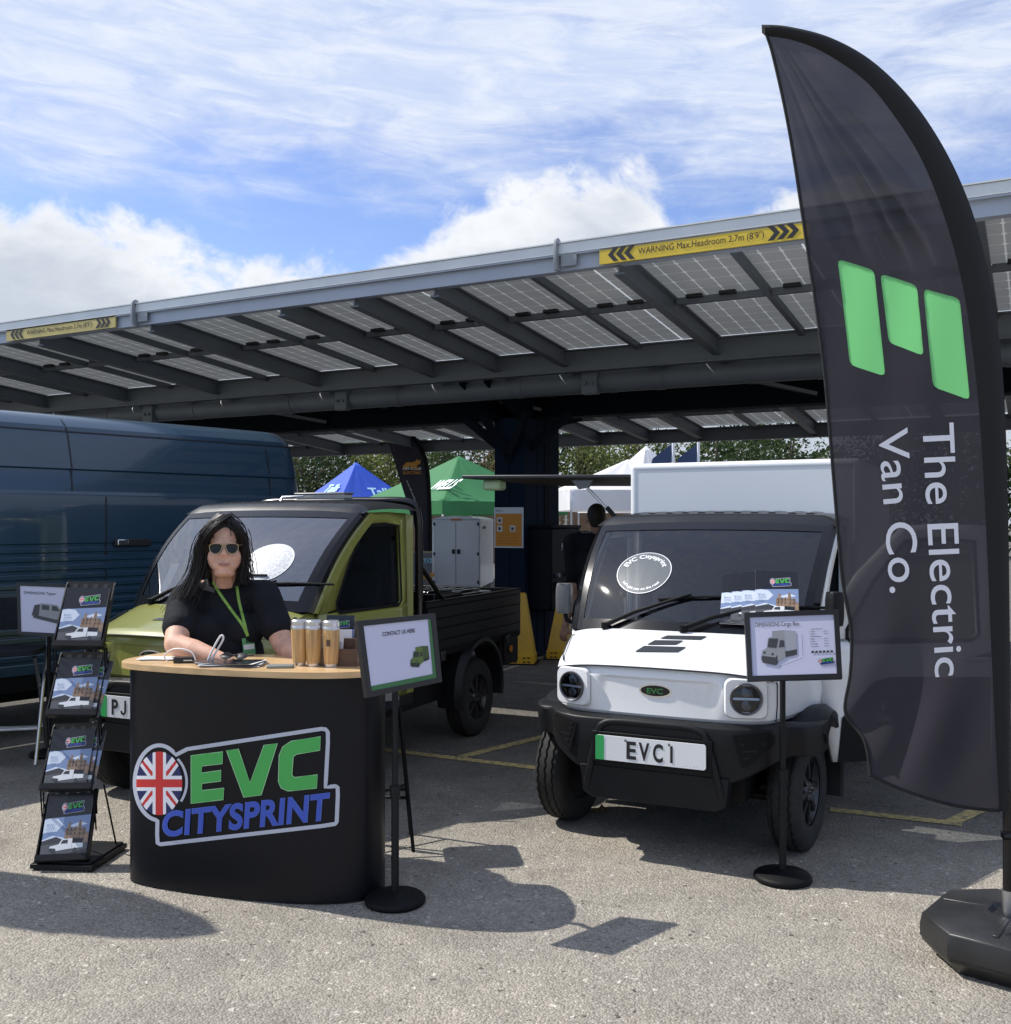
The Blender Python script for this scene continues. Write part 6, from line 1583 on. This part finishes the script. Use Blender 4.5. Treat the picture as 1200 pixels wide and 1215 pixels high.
for sh, el, wr in (aL, aR):
    b.cap((V3((sh.x * .5, 0, 1.47)), .06), (sh, .068), (el, .047), (el.lerp(wr, .35), .047), (wr, .030)); hand(b, wr, wr - el, (0.3 if sh.x < 0 else -.3, .6, -.2), thumb=1 if sh.x < 0 else -1)
for s in (-1, 1): b.cap((V3((s * .10, 0, .92)), .105), (V3((s * .105, .0, .50)), .066), (V3((s * .11, -.03, .10)), .045), (V3((s * .115, .05, .035)), .035), (V3((s * .12, .13, .03)), .03))
b.mesh('body', SKIN2, mn, .010, 4)
b = Blob()
for c, r in tm: b.ell(V3(c), tuple(q + .013 for q in r))
for sh, el, wr in (aL, aR): b.cap((V3((sh.x * .5, 0, 1.465)), .07), (sh, .084), (sh.lerp(el, .80), .076)); b.cap((V3((0, 0, 1.40)), .12), (V3((sh.x * .8, 0, 1.42)), .085))
tm_ = b.mesh('t_shirt', TEE, mn, .010, 4)
b = Blob(); b.ell(V3((0, 0, .95)), (.195, .145, .13))
for s in (-1, 1): b.cap((V3((s * .10, 0, .90)), .12), (V3((s * .105, 0, .5)), .085), (V3((s * .11, -.03, .08)), .068))
b.mesh('trousers', JEAN, mn, .012, 4)
b = Blob(); b.ell(Hm(0, -.008, .028), (.079, .096, .092)); b.ell(Hm(0, -.034, -.008), (.071, .066, .052)); b.ell(Hm(0, -.030, -.045), (.058, .056, .045)); b.mesh('hair', HAIR2, mn, .010, 3)
for s in (-1, 1):
    mb = MB(); mb.bx(s * .11 - .05, s * .11 + .05, -.09, .18, 0, .07); mb.build('shoe', MATB, mn, bevel=.03)
mb = MB()
tb = bvh_of(tm_)
cl = MI @ V3((0, 0, CAM_H))
def on_back(px, py):
    d = ((MI @ P(px, py, 8.5)) - cl).normalized(); h = tb.ray_cast(cl, d); return (h[0] if h[0] else ml(px, py, 8.35)) - d * .006
for k in range(7):
    x = 690 + 2.2 * k; mb.add([on_back(x, 632.5), on_back(x + 1.5, 632.6), on_back(x + 1.5, 630.6), on_back(x, 630.5)], [(0, 1, 2, 3)])
mb.build('back_print', mat('tee_print', (.25, .25, .26), .6), mn)
# ---------------------------------------------------------------- the show behind: tents, flags, trailer, fence, trees
def tent(name, label, cx, cy, half, rot, z_v, z_e, z_p, col, colname, marks=None):
    o = thing(name, label, 'gazebo', (cx, cy, 0), rot)
    m_ = mat('canvas_' + colname, col, .65, var=.06, vscale=1.5, trans=.25)
    mb = MB(); N_ = 10
    cs = [(-half, -half), (half, -half), (half, half), (-half, half)]
    for i in range(4):
        a, b2 = Vector(cs[i]), Vector(cs[(i + 1) % 4])
        def fn(u, v):
            e = a.lerp(b2, u); p = e * (1 - v); sag = .06 * math.sin(math.pi * u) * (1 - v)
            wr = .012 * math.sin(u * 26 + i) * (1 - v) * v * 4
            return Vector((p.x, p.y, z_e + (z_p - z_e) * (v ** 1.12) - sag * .4 * v * 4 * (1 - v) + wr))
        mb.grid(fn, lin(0, 1, 16), lin(0, 1, 12))
        mb.grid(lambda u, v: Vector((*(a.lerp(b2, u) * (1 + .010 * math.sin(u * 34))), z_e - (z_e - z_v) * v)), lin(0, 1, 16), [0, 1])
    mb.build('canvas_roof', m_, o, angle=40)
    for x, y in cs:
        mb = MB(); mb.bx(x * .985 - .02, x * .985 + .02, y * .985 - .02, y * .985 + .02, 0, z_e - .02); mb.build('leg', STEEL, o)
    if marks:
        mb = MB()
        for body, i, u0, v0, h, wd, shear in marks:
            a, b2 = Vector(cs[i]), Vector(cs[(i + 1) % 4])
            nn = Vector(((a + b2).x, (a + b2).y, 0)).normalized()
            def fp(x, y):
                v = (v0 + y / (z_p - z_e)); u = .5 + (u0 + x / (2 * half)) / max(.05, 1 - v); e = a.lerp(b2, u); p = e * (1 - v)
                return Vector((p.x, p.y, z_e + (z_p - z_e) * (v ** 1.12))) + nn * .03 + Vector((0, 0, .035))
            put_text(mb, body, fp, 0, 0, h, 0, wd, 'C', .03, 1, shear)
        mb.build('lettering', mat('tent_print_' + colname, (.75, .78, .80) if colname != 'blue' else (.42, .68, .80), .6), o, angle=0)
    return o
tent('gazebo', 'blue pop-up gazebo with pale lettering behind the olive pickup', -4.95, 33.5, 1.55, R(38), 1.93, 2.16, 3.60, (.035, .11, .62), 'blue', [('Talls', 3, .05, .32, .24, .85, .12), ('.com', 3, .10, .10, .24, 1.0, .12), ('Talls', 0, .1, .24, .24, .9, .1)])
tent('gazebo', 'green pop-up gazebo with white WELLS lettering beside the dark column', -1.25, 27.0, 2.05, R(40), 1.80, 2.12, 3.38, (.035, .20, .065), 'green', [('WELLS', 3, .30, .26, .24, .95, .08), ('WELLS', 0, .15, .26, .24, .95, .08)])
tent('gazebo', 'white pop-up gazebo behind the man and the white van', 2.9, 24.0, 1.75, R(8), 1.87, 2.32, 3.10, (.78, .78, .80), 'white')
tent('gazebo', 'far white gazebo whose peak shows above the white van box', 4.3, 31.0, 1.5, R(30), 1.9, 2.3, 3.95, (.78, .78, .80), 'white')
# second feather flag
sf = thing('feather_flag', 'slim dark feather flag with an orange cat between the blue and green gazebos', 'flag', (-1.66, 17.0, 0))
Y2 = 17.0; p2 = lambda px, py, o=0: Vector(((px - 600) / F * Y2, Y2 - o + .02 * math.sin(px / 7 + py / 30), CAM_H - (py - 620) / F * Y2))
LQ = resample([(452, 505), (464, 535), (478, 580), (492, 625), (508, 665)], 30); RQ = resample([(456, 503), (480, 510), (498, 528), (507, 555), (510, 600), (511, 668)], 30)
mb = MB(); mb.add([p2(l[0] + (r[0] - l[0]) * a, l[1] + (r[1] - l[1]) * a) for l, r in zip(LQ, RQ) for a in lin(0, 1, 8)], [(i * 8 + j, i * 8 + j + 1, (i + 1) * 8 + j + 1, (i + 1) * 8 + j) for i in range(29) for j in range(7)])
mb.build('cloth', mat('flag_slate', (.045, .042, .065), .7, trans=.2), sf, world=True, angle=180, solid=.002)
mb = MB(); mb.tube([p2(*q, .01) for q in RQ] + [p2(511, 700), Vector((p2(511, 700).x, Y2, .05))], .035, 8); mb.build('pole', MATB, sf, world=True)
ORANGE = mat('cat_orange', (.62, .30, .05), .5)
def cat(mb, x, y, s, fn, mi=0):
    pts = [(0, .10), (.04, .30), (.02, .42), (.10, .46), (.22, .66), (.50, .66), (.72, .74), (.80, .92), (.86, .80), (.93, .80), (1.0, .90), (1.0, .66), (.98, .54), (.84, .48), (.80, .34), (.90, .18), (.86, .06), (.80, .06), (.78, .2), (.66, .32), (.58, .10), (.50, .06), (.54, .30), (.36, .34), (.26, .22), (.26, .06), (.18, .06), (.18, .26), (.10, .30), (.06, .10)]
    mb.decal([(x + a * s, y - b * s * .75) for a, b in pts], fn, mi)
mb = MB(); f3 = lambda x, y: p2(x, y, .02)
cat(mb, 478, 559, 21, f3, 0)
for body, y, mi in (('OFF-ROAD', 557.5, 1), ('ELECTRIC', 562.5, 0)):
    vs, fs, wd = text(body, .03); mb.deco([(478.5 + a / wd * 21.5, y - b * 3.0) for a, b in vs], fs, f3, mi)
vs, fs, wd = text('www.off-roadelectric.co.uk', .01); mb.deco([(482 + a / wd * 17 + b * 1.9 * .92, 570 + a / wd * 40 - b * 1.9 * .39) for a, b in vs], fs, f3, 1)
mb.build('print', [ORANGE, WPRINT], sf, world=True, angle=0)
mb = MB(); c_ = p2(511, 700); mb.bx(c_.x - .3, c_.x + .3, Y2 - .3, Y2 + .3, 0, .08); mb.build('base', MATB, sf, world=True, bevel=.02)
# grey banner board low behind the pickup
Y3 = 13.2; b3 = lambda px, py, o=0: Vector(((px - 600) / F * Y3, Y3 - o, CAM_H - (py - 620) / F * Y3))
bb = thing('banner_board', 'grey show banner board with an orange cat behind the pickup bed', 'banner', (b3(498, 700).x, Y3, 0))
mb = MB(); mb.prism([(478, 654), (513, 654), (513, 790), (478, 790)], lambda x, y, d: b3(x, y, d), 0, .03, 0)
for q in ([(494, 663), (513, 662), (513, 668), (494, 669)],): mb.decal(q, lambda x, y: b3(x, y, .034), 1)
vs, fs, wd = text('ELLO', .02); mb.deco([(495 + a / wd * 16, 667.6 - b * 4.0) for a, b in vs], fs, lambda x, y: b3(x, y, .038), 4)
cat(mb, 496, 692, 20, lambda x, y: b3(x, y, .034), 2); mb.decal([(478, 654), (513, 654), (513, 656), (478, 656)], lambda x, y: b3(x, y, .034), 3)
mb.build('panel', [mat('banner_grey', (.16, .16, .18), .5), tint('banner_cyan', (.35, .62, .70)), ORANGE, tint('banner_sand', (.45, .36, .22)), INK], bb, world=True, angle=0)
mb = MB()
for px in (482, 508): mb.bar(b3(px, 700, -.05), Vector((b3(px, 700).x, Y3 + .08, 0)), .04, .04)
mb.build('support', STEEL, bb, world=True)
# white cargo pod trailer with two doors
Y4 = 13.6; k4 = Y4 / F; X4 = (541.5 - 600) * k4
tr = thing('cargo_trailer', 'white cargo pod trailer with twin rear doors beyond the pickup', 'trailer', (X4, Y4, 0), R(-6))
wd4, z0, z1, dp = .655, .72, 1.672, 1.5
PODW = mat('pod_white', (.74, .75, .77), .35, coat=.3)
mb = MB(); mb.bx(-wd4 / 2, wd4 / 2, 0, dp, z0, z1 - .03)
rf_ = lambda u, v: Vector((u * (wd4 / 2 + .01), -.01 + v * (dp + .02), z1 - .03 + .05 * (1 - abs(u) ** 2.5)))
mb.grid(rf_, lin(-1, 1, 15), [0, .5, 1]); mb.add([rf_(u, 0) for u in lin(-1, 1, 15)], [tuple(range(15))])
mb.build('pod', PODW, tr, angle=40, bevel=.012)
for s in (-1, 1):
    mb = MB(); mb.bx(min(s * .008, s * (wd4 / 2 - .02)), max(s * .008, s * (wd4 / 2 - .02)), -.014, -.002, z0 + .03, z1 - .06); d_ = mb.build('door', PODW, tr, bevel=.004)
    mb = MB(); mb.bx(min(s * .015, s * .055), max(s * .015, s * .055), -.03, -.014, z0 + .46, z0 + .52); mb.build('handle', INK, d_)
    for z in (z0 + .08, z0 + .46, z0 + .86):
        mb = MB(); mb.bx(s * (wd4 / 2 - .03) - .012, s * (wd4 / 2 - .03) + .012, -.026, -.013, z - .02, z + .02); mb.build('hinge', INK, d_)
mb = MB(); mb.bx(-.07, .07, -.02, 0, z1 - .045, z1 - .02); mb.build('top_light', RED, tr)
mb = MB(); mb.bx(wd4 / 2, wd4 / 2 + .008, .25, .55, z1 - .16, z1 - .12); mb.build('vent_slot', INK, tr)
mb = MB(); mb.bx(-wd4 / 2 + .04, wd4 / 2 - .04, .02, dp, z0 - .10, z0 - .01); mb.bx(-wd4 / 2, wd4 / 2, .0, .06, z0 - .14, z0 - .06); mb.build('frame', MATB, tr)
for s in (-1, 1):
    Mx = Matrix.Translation((s * (wd4 / 2 - .02), .8, .30)) @ Matrix.Rotation(R(90), 4, 'Y')
    mb = MB(); mb.lathe([(.2, -.05), (.28, -.05), (.30, 0), (.28, .05), (.2, .05)], 30, 0, Mx); mb.lathe([(.2, .03), (.05, .04), (0, .04)], 20, 1, Mx); mb.build('wheel', [RUB, STEEL], tr, angle=40)
# tool cases lying in the pickup bed
for i, (x, y, w_, l_, h_, lab) in enumerate(((.36, 1.75, .55, .42, .36, 'black ribbed tool case in the pickup bed nearest the cab'), (.34, 2.28, .58, .44, .33, 'black tool case in the pickup bed nearest the tailgate'))):
    pw = PARENT_M[green_truck.name] @ Vector((x, y, .74)); o = thing('tool_case', lab, 'tool case', pw, TH_G, 'tool cases in the pickup bed')
    mb = MB(); mb.bx(-w_ / 2, w_ / 2, -l_ / 2, l_ / 2, 0, h_ * .7); mb.build('case', MATB, o, bevel=.02)
    mb = MB(); mb.bx(-w_ / 2, w_ / 2, -l_ / 2, l_ / 2, h_ * .71, h_)
    for k in range(5): mb.bx(-w_ / 2 + .04 + .1 * k, -w_ / 2 + .09 + .1 * k, -l_ / 2 + .02, l_ / 2 - .02, h_, h_ + .016)
    mb.build('lid', GLOSSB, o, bevel=.01)
    mb = MB(); mb.tube([(w_ / 2, -.08, h_ * .5), (w_ / 2 + .03, -.06, h_ * .5), (w_ / 2 + .03, .06, h_ * .5), (w_ / 2, .08, h_ * .5)], .012, 8); mb.build('handle', STEEL, o)

# ---- around the column: information board, charger, pyramid posts
cB = cp(-1.87, 4.1, 0); Mc = Matrix.Translation(cB) @ Matrix.Rotation(R(-28), 4, 'Z')
Yc_ = (Mc @ Vector((0, -.50, 0))).y; zt_ = CAM_H - (602 - 620) / F * Yc_; zb_ = CAM_H - (650 - 620) / F * Yc_
ib = thing('information_board', 'orange information board with white header on the dark column', 'information board', Mc @ Vector((0, -.50, zb_)), R(-28))
mb = MB(); hb = zt_ - zb_; q_ = lambda x, z, d: Vector((x, -d, z))
mb.prism([(-.195, 0), (.195, 0), (.195, hb), (-.195, hb)], q_, -.012, .006, 0)
mb.decal([(-.178, .018), (.178, .018), (.178, hb - .075), (-.178, hb - .075)], lambda x, z: q_(x, z, .008), 1)
for x, z in ((-.155, hb * .60), (-.155, hb * .40), (.02, hb * .40)): mb.decal([(x, z), (x + .075, z), (x + .075, z + .075), (x, z + .075)], lambda a, b: q_(a, b, .010), 2); mb.decal([(x + .02, z + .02), (x + .055, z + .02), (x + .05, z + .05), (x + .02, z + .055)], lambda a, b: q_(a, b, .012), 3)
put_text(mb, 'WALL 2', lambda a, b: q_(a, b, .008), -.175, hb - .055, .030, 3, .10)
for k in range(4): mb.decal([(-.15, hb * .32 - .035 * k), (.14, hb * .32 - .035 * k), (.14, hb * .32 - .035 * k + .004), (-.15, hb * .32 - .035 * k + .004)], lambda a, b: q_(a, b, .010), 4)
mb.build('panel', [tint('board_white', (.55, .57, .60)), mat('board_orange', (.52, .20, .012), .4), tint('board_tile', (.55, .52, .48)), INK, tint('board_rust', (.30, .11, .01))], ib, angle=0)
eb = thing('charging_unit', 'dark electric vehicle charging unit mounted on the side of the column', 'charger', Mc @ Vector((.21, .05, .55)), R(-28))
mb = MB(); mb.bx(0, .30, -.42, .42, 0, .98); mb.bx(-.0, .31, -.44, .44, .98, 1.02); mb.build('housing', mat('charger_black', (.006, .007, .010), .6, spec=.12), eb, bevel=.015)
mb = MB(); mb.bx(.301, .306, -.16, .10, .74, .80); mb.bx(.301, .305, -.18, .12, .72, .725); mb.build('display', mat('display_grey', (.16, .17, .19), .3), eb)
for y in (-.30, 0, .26):
    mb = MB(); mb.tube([(.30, y, .42), (.345, y, .42)], .028, 14, 0); mb.bx(.30, .34, y - .02, y + .02, .22, .34, 1); mb.tube(spline([(.34, y, .26), (.40, y, .1), (.40, y, -.25), (.36, y + .05, -.45), (.34, y + .1, -.1), (.31, y + .1, .1)], 6), .014, 8, 1); mb.build('socket', [mat('socket_grey', (.12, .125, .14), .4), INK], eb, angle=50)
for i, (px, py, hh, lab) in enumerate(((619, 789, .80, 'yellow pyramid post between the pickup bed and the column'), (666, 783, .66, 'yellow pyramid post half hidden behind the white van'))):
    g = G(px, py); g.y += .17; g.x = (px - 600) / F * g.y
    o = thing('pyramid_post', lab, 'bollard', g, R(-8), 'yellow pyramid posts at the column')
    mb = MB(); hz = .155; ht = .052
    lv = [(hz + .004, 0), (hz + .004, .10), (hz - .004, .104), (ht, hh - .02), (ht - .014, hh)]
    V = [Vector((x * r, y * r, z)) for r, z in lv for x, y in ((-1, -1), (1, -1), (1, 1), (-1, 1))]
    mb.add(V, [(j * 4 + k, j * 4 + (k + 1) % 4, (j + 1) * 4 + (k + 1) % 4, (j + 1) * 4 + k) for j in range(4) for k in range(4)]); mb.add(V[-4:], [(0, 1, 2, 3)]); mb.add(V[:4], [(3, 2, 1, 0)])
    mb.build('shell', mat('post_yellow', (.60, .34, .012), .45, var=.12, vscale=4), o, bevel=.008)
    mb = MB()
    for x in (-.10, -.05, .05, .10):
        for z in (.03, .075): mb.bx(x - .015, x + .015, -hz - .007, -hz - .003, z - .008, z + .008)
    mb.build('foot_slots', INK, o); mb = MB(); mb.bx(-.19, .19, -.19, .19, 0, .012); mb.build('foot_plate', MATB, o)

# ---- folding chair at the left edge, high stool behind the counter
ch = thing('folding_chair', 'tall black folding chair with silver tube legs in front of the blue van', 'chair', (P(12, 0, 6.85).x, 6.85, 0), R(14))
mb = MB(); mb.prism(rrect(-.20, -.19, .20, .19, .06), lambda x, y, d: Vector((x, y, d)), .715, .75); mb.build('seat', SEAT, ch, bevel=.012)
mb = MB(); mb.grid(lambda u, v: Vector((.19 * u, .20 - .04 * u * u, .86 + .22 * v)), lin(-1, 1, 11), [0, .5, 1]); mb.build('backrest', SEAT, ch, solid=.03, angle=30)
for s in (-1, 1):
    mb = MB(); mb.tube(spline([(s * .205, -.24, .0), (s * .205, .02, .50), (s * .205, .16, .76), (s * .20, .19, 1.06)], 5), .012, 8); mb.build('leg', STEEL, ch)
    mb = MB(); mb.tube(spline([(s * .18, .26, .0), (s * .18, .03, .46), (s * .18, -.14, .70)], 5), .012, 8); mb.build('leg', STEEL, ch)
mb = MB(); mb.tube([(-.205, -.13, .22), (.205, -.13, .22)], .010, 8); mb.build('stretcher', STEEL, ch); mb = MB(); mb.tube([(-.18, .17, .18), (.18, .17, .18)], .010, 8); mb.build('stretcher', STEEL, ch)
sx0, sy0 = -.70, 5.02
so = thing('bar_stool', 'tall black folding stool with splayed legs behind the counter end', 'stool', (sx0, sy0, 0), R(8))
mb = MB(); mb.prism(rrect(-.17, -.16, .17, .16, .05), lambda x, y, d: Vector((x, y, d)), .70, .74); mb.build('seat', SEAT, so, bevel=.01)
for x in (-1, 1):
    for y in (-1, 1):
        mb = MB(); mb.tube([(x * .235, y * .14, 0), (x * .17, y * .10, .70)], .0095, 8); mb.build('leg', MATB, so)
mb = MB(); mb.tube([(-.215, -.13, .22), (.215, .13, .26)], .008, 8); mb.tube([(-.215, .13, .22), (.215, -.13, .26)], .008, 8); mb.tube([(-.21, -.12, .30), (.21, -.12, .30)], .008, 8); mb.build('stretcher', MATB, so)

# ---- unseen feather flag, added out of frame to cast the shadow at lower left
of = thing('feather_flag', 'unseen feather flag added beyond the left edge to cast a shadow on the tarmac', 'flag', (-4.02, 4.74, 0), 0)
base_ = Vector((-4.02, 4.74, 0)); ax = Vector((.25, .82, 0)).normalized()
prof = [(0, .5, .45), (0, 1.5, .50), (0, 2.4, .50), (.0, 2.8, .46), (.02, 3.1, .38), (.08, 3.35, .30), (.16, 3.5, .2)]
mb = MB(); mb.add([base_ + ax * (a + (b_ - a) * t - .1) + Vector((0, 0, z)) for a, z, b_ in prof for t in (0, .5, 1)], [(i * 3 + j, i * 3 + j + 1, (i + 1) * 3 + j + 1, (i + 1) * 3 + j) for i in range(6) for j in range(2)])
mb.build('cloth', SLEEVE, of, world=True, solid=.003); mb = MB(); mb.tube([base_ + ax * -.1, base_ + ax * -.1 + Vector((0, 0, 2.8))], .016, 8); mb.build('pole', MATB, of, world=True); flag_base(of, base_.x, base_.y, .3)

# ---- fence and trees
fe = thing('wooden_fence', 'brown wooden board fence below the white gazebo', 'fence', (3, 38, 0))
mb = MB()
for i in range(130): 
    x = -8 + .15 * i; mb.bx(x, x + .138, 37.98 + .01 * (i % 2), 38.0 + .01 * (i % 2), .05, 2.02 + .02 * (i % 3))
mb.build('boards', mat('fence_brown', (.16, .095, .055), .8, var=.35, vscale=5, stretch=(6, 1, .5)), fe, world=True)
mb = MB()
for i in range(9): mb.bx(-8 + 2.4 * i, -7.9 + 2.4 * i, 38.02, 38.12, 0, 2.05)
mb.build('posts', mat('fence_post', (.12, .075, .045), .8), fe, world=True)
def leaf_mat(name, c1, c2):
    M = bpy.data.materials.new(name); M.use_nodes = True; nt = M.node_tree; N = nt.nodes; L = nt.links; b = N['Principled BSDF']
    g = N.new('ShaderNodeNewGeometry'); r = N.new('ShaderNodeValToRGB'); r.color_ramp.elements[0].color = c1 + (1,); r.color_ramp.elements[1].color = c2 + (1,)
    L.new(g.outputs['Random Per Island'], r.inputs[0]); L.new(r.outputs[0], b.inputs['Base Color']); b.inputs['Roughness'].default_value = .6
    t = N.new('ShaderNodeBsdfTranslucent'); L.new(r.outputs[0], t.inputs[0]); mx = N.new('ShaderNodeMixShader'); mx.inputs[0].default_value = .35; L.new(b.outputs[0], mx.inputs[1]); L.new(t.outputs[0], mx.inputs[2]); L.new(mx.outputs[0], N['Material Output'].inputs[0]); return M
LEAF = [leaf_mat('leaves_dark', (.03, .055, .016), (.05, .085, .022)), leaf_mat('leaves_olive', (.09, .12, .025), (.15, .175, .045)), leaf_mat('leaves_brown', (.12, .10, .05), (.24, .17, .09))]
BARK = mat('bark', (.09, .07, .055), .9, var=.3, vscale=8)
def tree(x, y, h, rad, kind, label, seed):
    r = random.Random(seed); o = thing('tree', label, 'tree', (x, y, 0), 0, 'trees beyond the show')
    mb = MB(); mb.tube([(0, 0, 0), (.06, 0, h * .25), (-.05, .05, h * .5), (0, 0, h * .8)], [.20, .16, .11, .04], 9)
    tips = []
    for i in range(12):
        a = r.uniform(0, 6.28); z0 = h * r.uniform(.15, .6); e = Vector((math.cos(a) * rad * r.uniform(.4, .8), math.sin(a) * rad * r.uniform(.4, .8), min(h * .95, z0 + h * r.uniform(.08, .35))))
        mb.tube([(0, 0, z0), tuple(Vector((0, 0, z0)).lerp(e, .5) + Vector((0, 0, .15))), tuple(e)], [.07, .045, .015], 6); tips.append(e)
    mb.build('trunk', BARK, o, angle=60)
    mb = MB(); vs = []; fs = []
    cl = [(t, rad * r.uniform(.30, .5)) for t in tips] + [(Vector((r.gauss(0, rad * .45), r.gauss(0, rad * .45), h * r.uniform(.12, .95))), rad * r.uniform(.25, .45)) for _ in range(20)]
    for c, cr in cl:
        for _ in range(150):
            d = Vector((r.gauss(0, 1), r.gauss(0, 1), r.gauss(0, 1))).normalized(); p = c + d * cr * (r.random() ** .4) * Vector((1, 1, .8)).length / 1.63
            n = Vector((r.gauss(0, 1), r.gauss(0, 1), r.gauss(.5, 1))).normalized(); u = n.orthogonal().normalized(); v = n.cross(u); s = r.uniform(.05, .115)
            i = len(vs); a = r.uniform(0, 6.28); u, v = u * math.cos(a) + v * math.sin(a), v * math.cos(a) - u * math.sin(a)
            vs += [p - u * s, p - v * s * .5, p + u * s, p + v * s * .5]; fs.append((i, i + 1, i + 2, i + 3))
    mb.open = True
    mb.add(vs, fs); mb.build('crown', LEAF[kind], o, angle=0)
TR = [(-15.5, 44, 6.2, 2.6, 0, 'dark leafy tree behind the blue van end'), (-11.0, 43, 5.6, 2.3, 2, 'brownish tree left of the blue gazebo'), (-8.0, 42, 6.0, 2.3, 0, 'dark tree right behind the blue gazebo peak'), (-5.0, 43, 5.8, 2.2, 1, 'light green tree between the blue gazebo and the slim flag'), (-2.4, 42.5, 6.2, 2.3, 0, 'dark green tree above the slim feather flag'), (.2, 44, 5.7, 2.1, 2, 'brownish tree at the left of the column'),
      (3.0, 41, 6.3, 2.3, 1, 'light green tree right of the column above the white gazebo'), (5.8, 44, 6.2, 2.4, 1, 'olive tree behind the far white gazebo'), (9.0, 43, 6.4, 2.5, 0, 'dark tree above the van box'), (12.4, 44, 6.4, 2.6, 0, 'dark tree partly behind the tall feather flag'), (16.5, 45, 6.4, 2.6, 0, 'dark tree behind the right edge'), (20.5, 46, 6.4, 2.6, 1, 'olive tree beyond the right edge')]
for i, a in enumerate(TR): tree(*a, 20 + i)
mb = MB(); r = random.Random(3); vs = []; fs = []
for _ in range(32000):
    p = Vector((r.uniform(-24, 26), r.uniform(45.5, 48.5), 0)); hm_ = 5.3 + .7 * math.sin(p.x * .7) + .5 * math.sin(p.x * 2.1 + 1); p.z = hm_ * r.random() ** .6
    n = Vector((r.gauss(0, 1), r.gauss(-.5, 1), r.gauss(.4, 1))).normalized(); u = n.orthogonal().normalized(); v = n.cross(u); s = r.uniform(.09, .2); i = len(vs); vs += [p - u * s, p - v * s * .55, p + u * s, p + v * s * .55]; fs.append((i, i + 1, i + 2, i + 3))
mb.open = True; mb.add(vs, fs); o = mb.build('hedge', LEAF[0], angle=0); tag(o, 'tall dark hedge running along behind the trees', 'hedge', kind='stuff')
# bare flag poles standing over the far tents
for px, lab in ((799, 'thin white flag pole left of the pair above the van box'), (829, 'thin white flag pole right of the pair above the van box')):
    p = P(px, 600, 30); mb = MB(); mb.tube([(p.x, 30, 0), (p.x, 30, 4.05)], .045, 8); mb.add([(p.x - .03, 30, 3.95), (p.x - .6, 30.1, 3.5), (p.x - .7, 30.05, 3.1), (p.x - .03, 30, 3.4)], [(0, 1, 2, 3)], 1)
    tag(mb.build('flag_pole', [WPRINT, mat('small_flag_blue', (.03, .05, .12), .7)], origin=(p.x, 30, 0)), lab, 'flag pole')

# a dry leaf under the white van's nose
lf = G(713, 964); mb = MB()
mb.grid(lambda u, v: lf + Vector((u * .045 * (1 - .6 * v * v) + .012 * v, v * .035, .012 + .014 * math.sin(3 * u + 2 * v) + .01 * abs(v))), lin(-1, 1, 9), lin(-1, 1, 7))
tag(mb.build('fallen_leaf', mat('leaf_dry', (.20, .12, .05), .7, var=.3, vscale=40), origin=lf, angle=180), 'curled brown dry leaf on the tarmac by the white van front wheel', 'leaf')
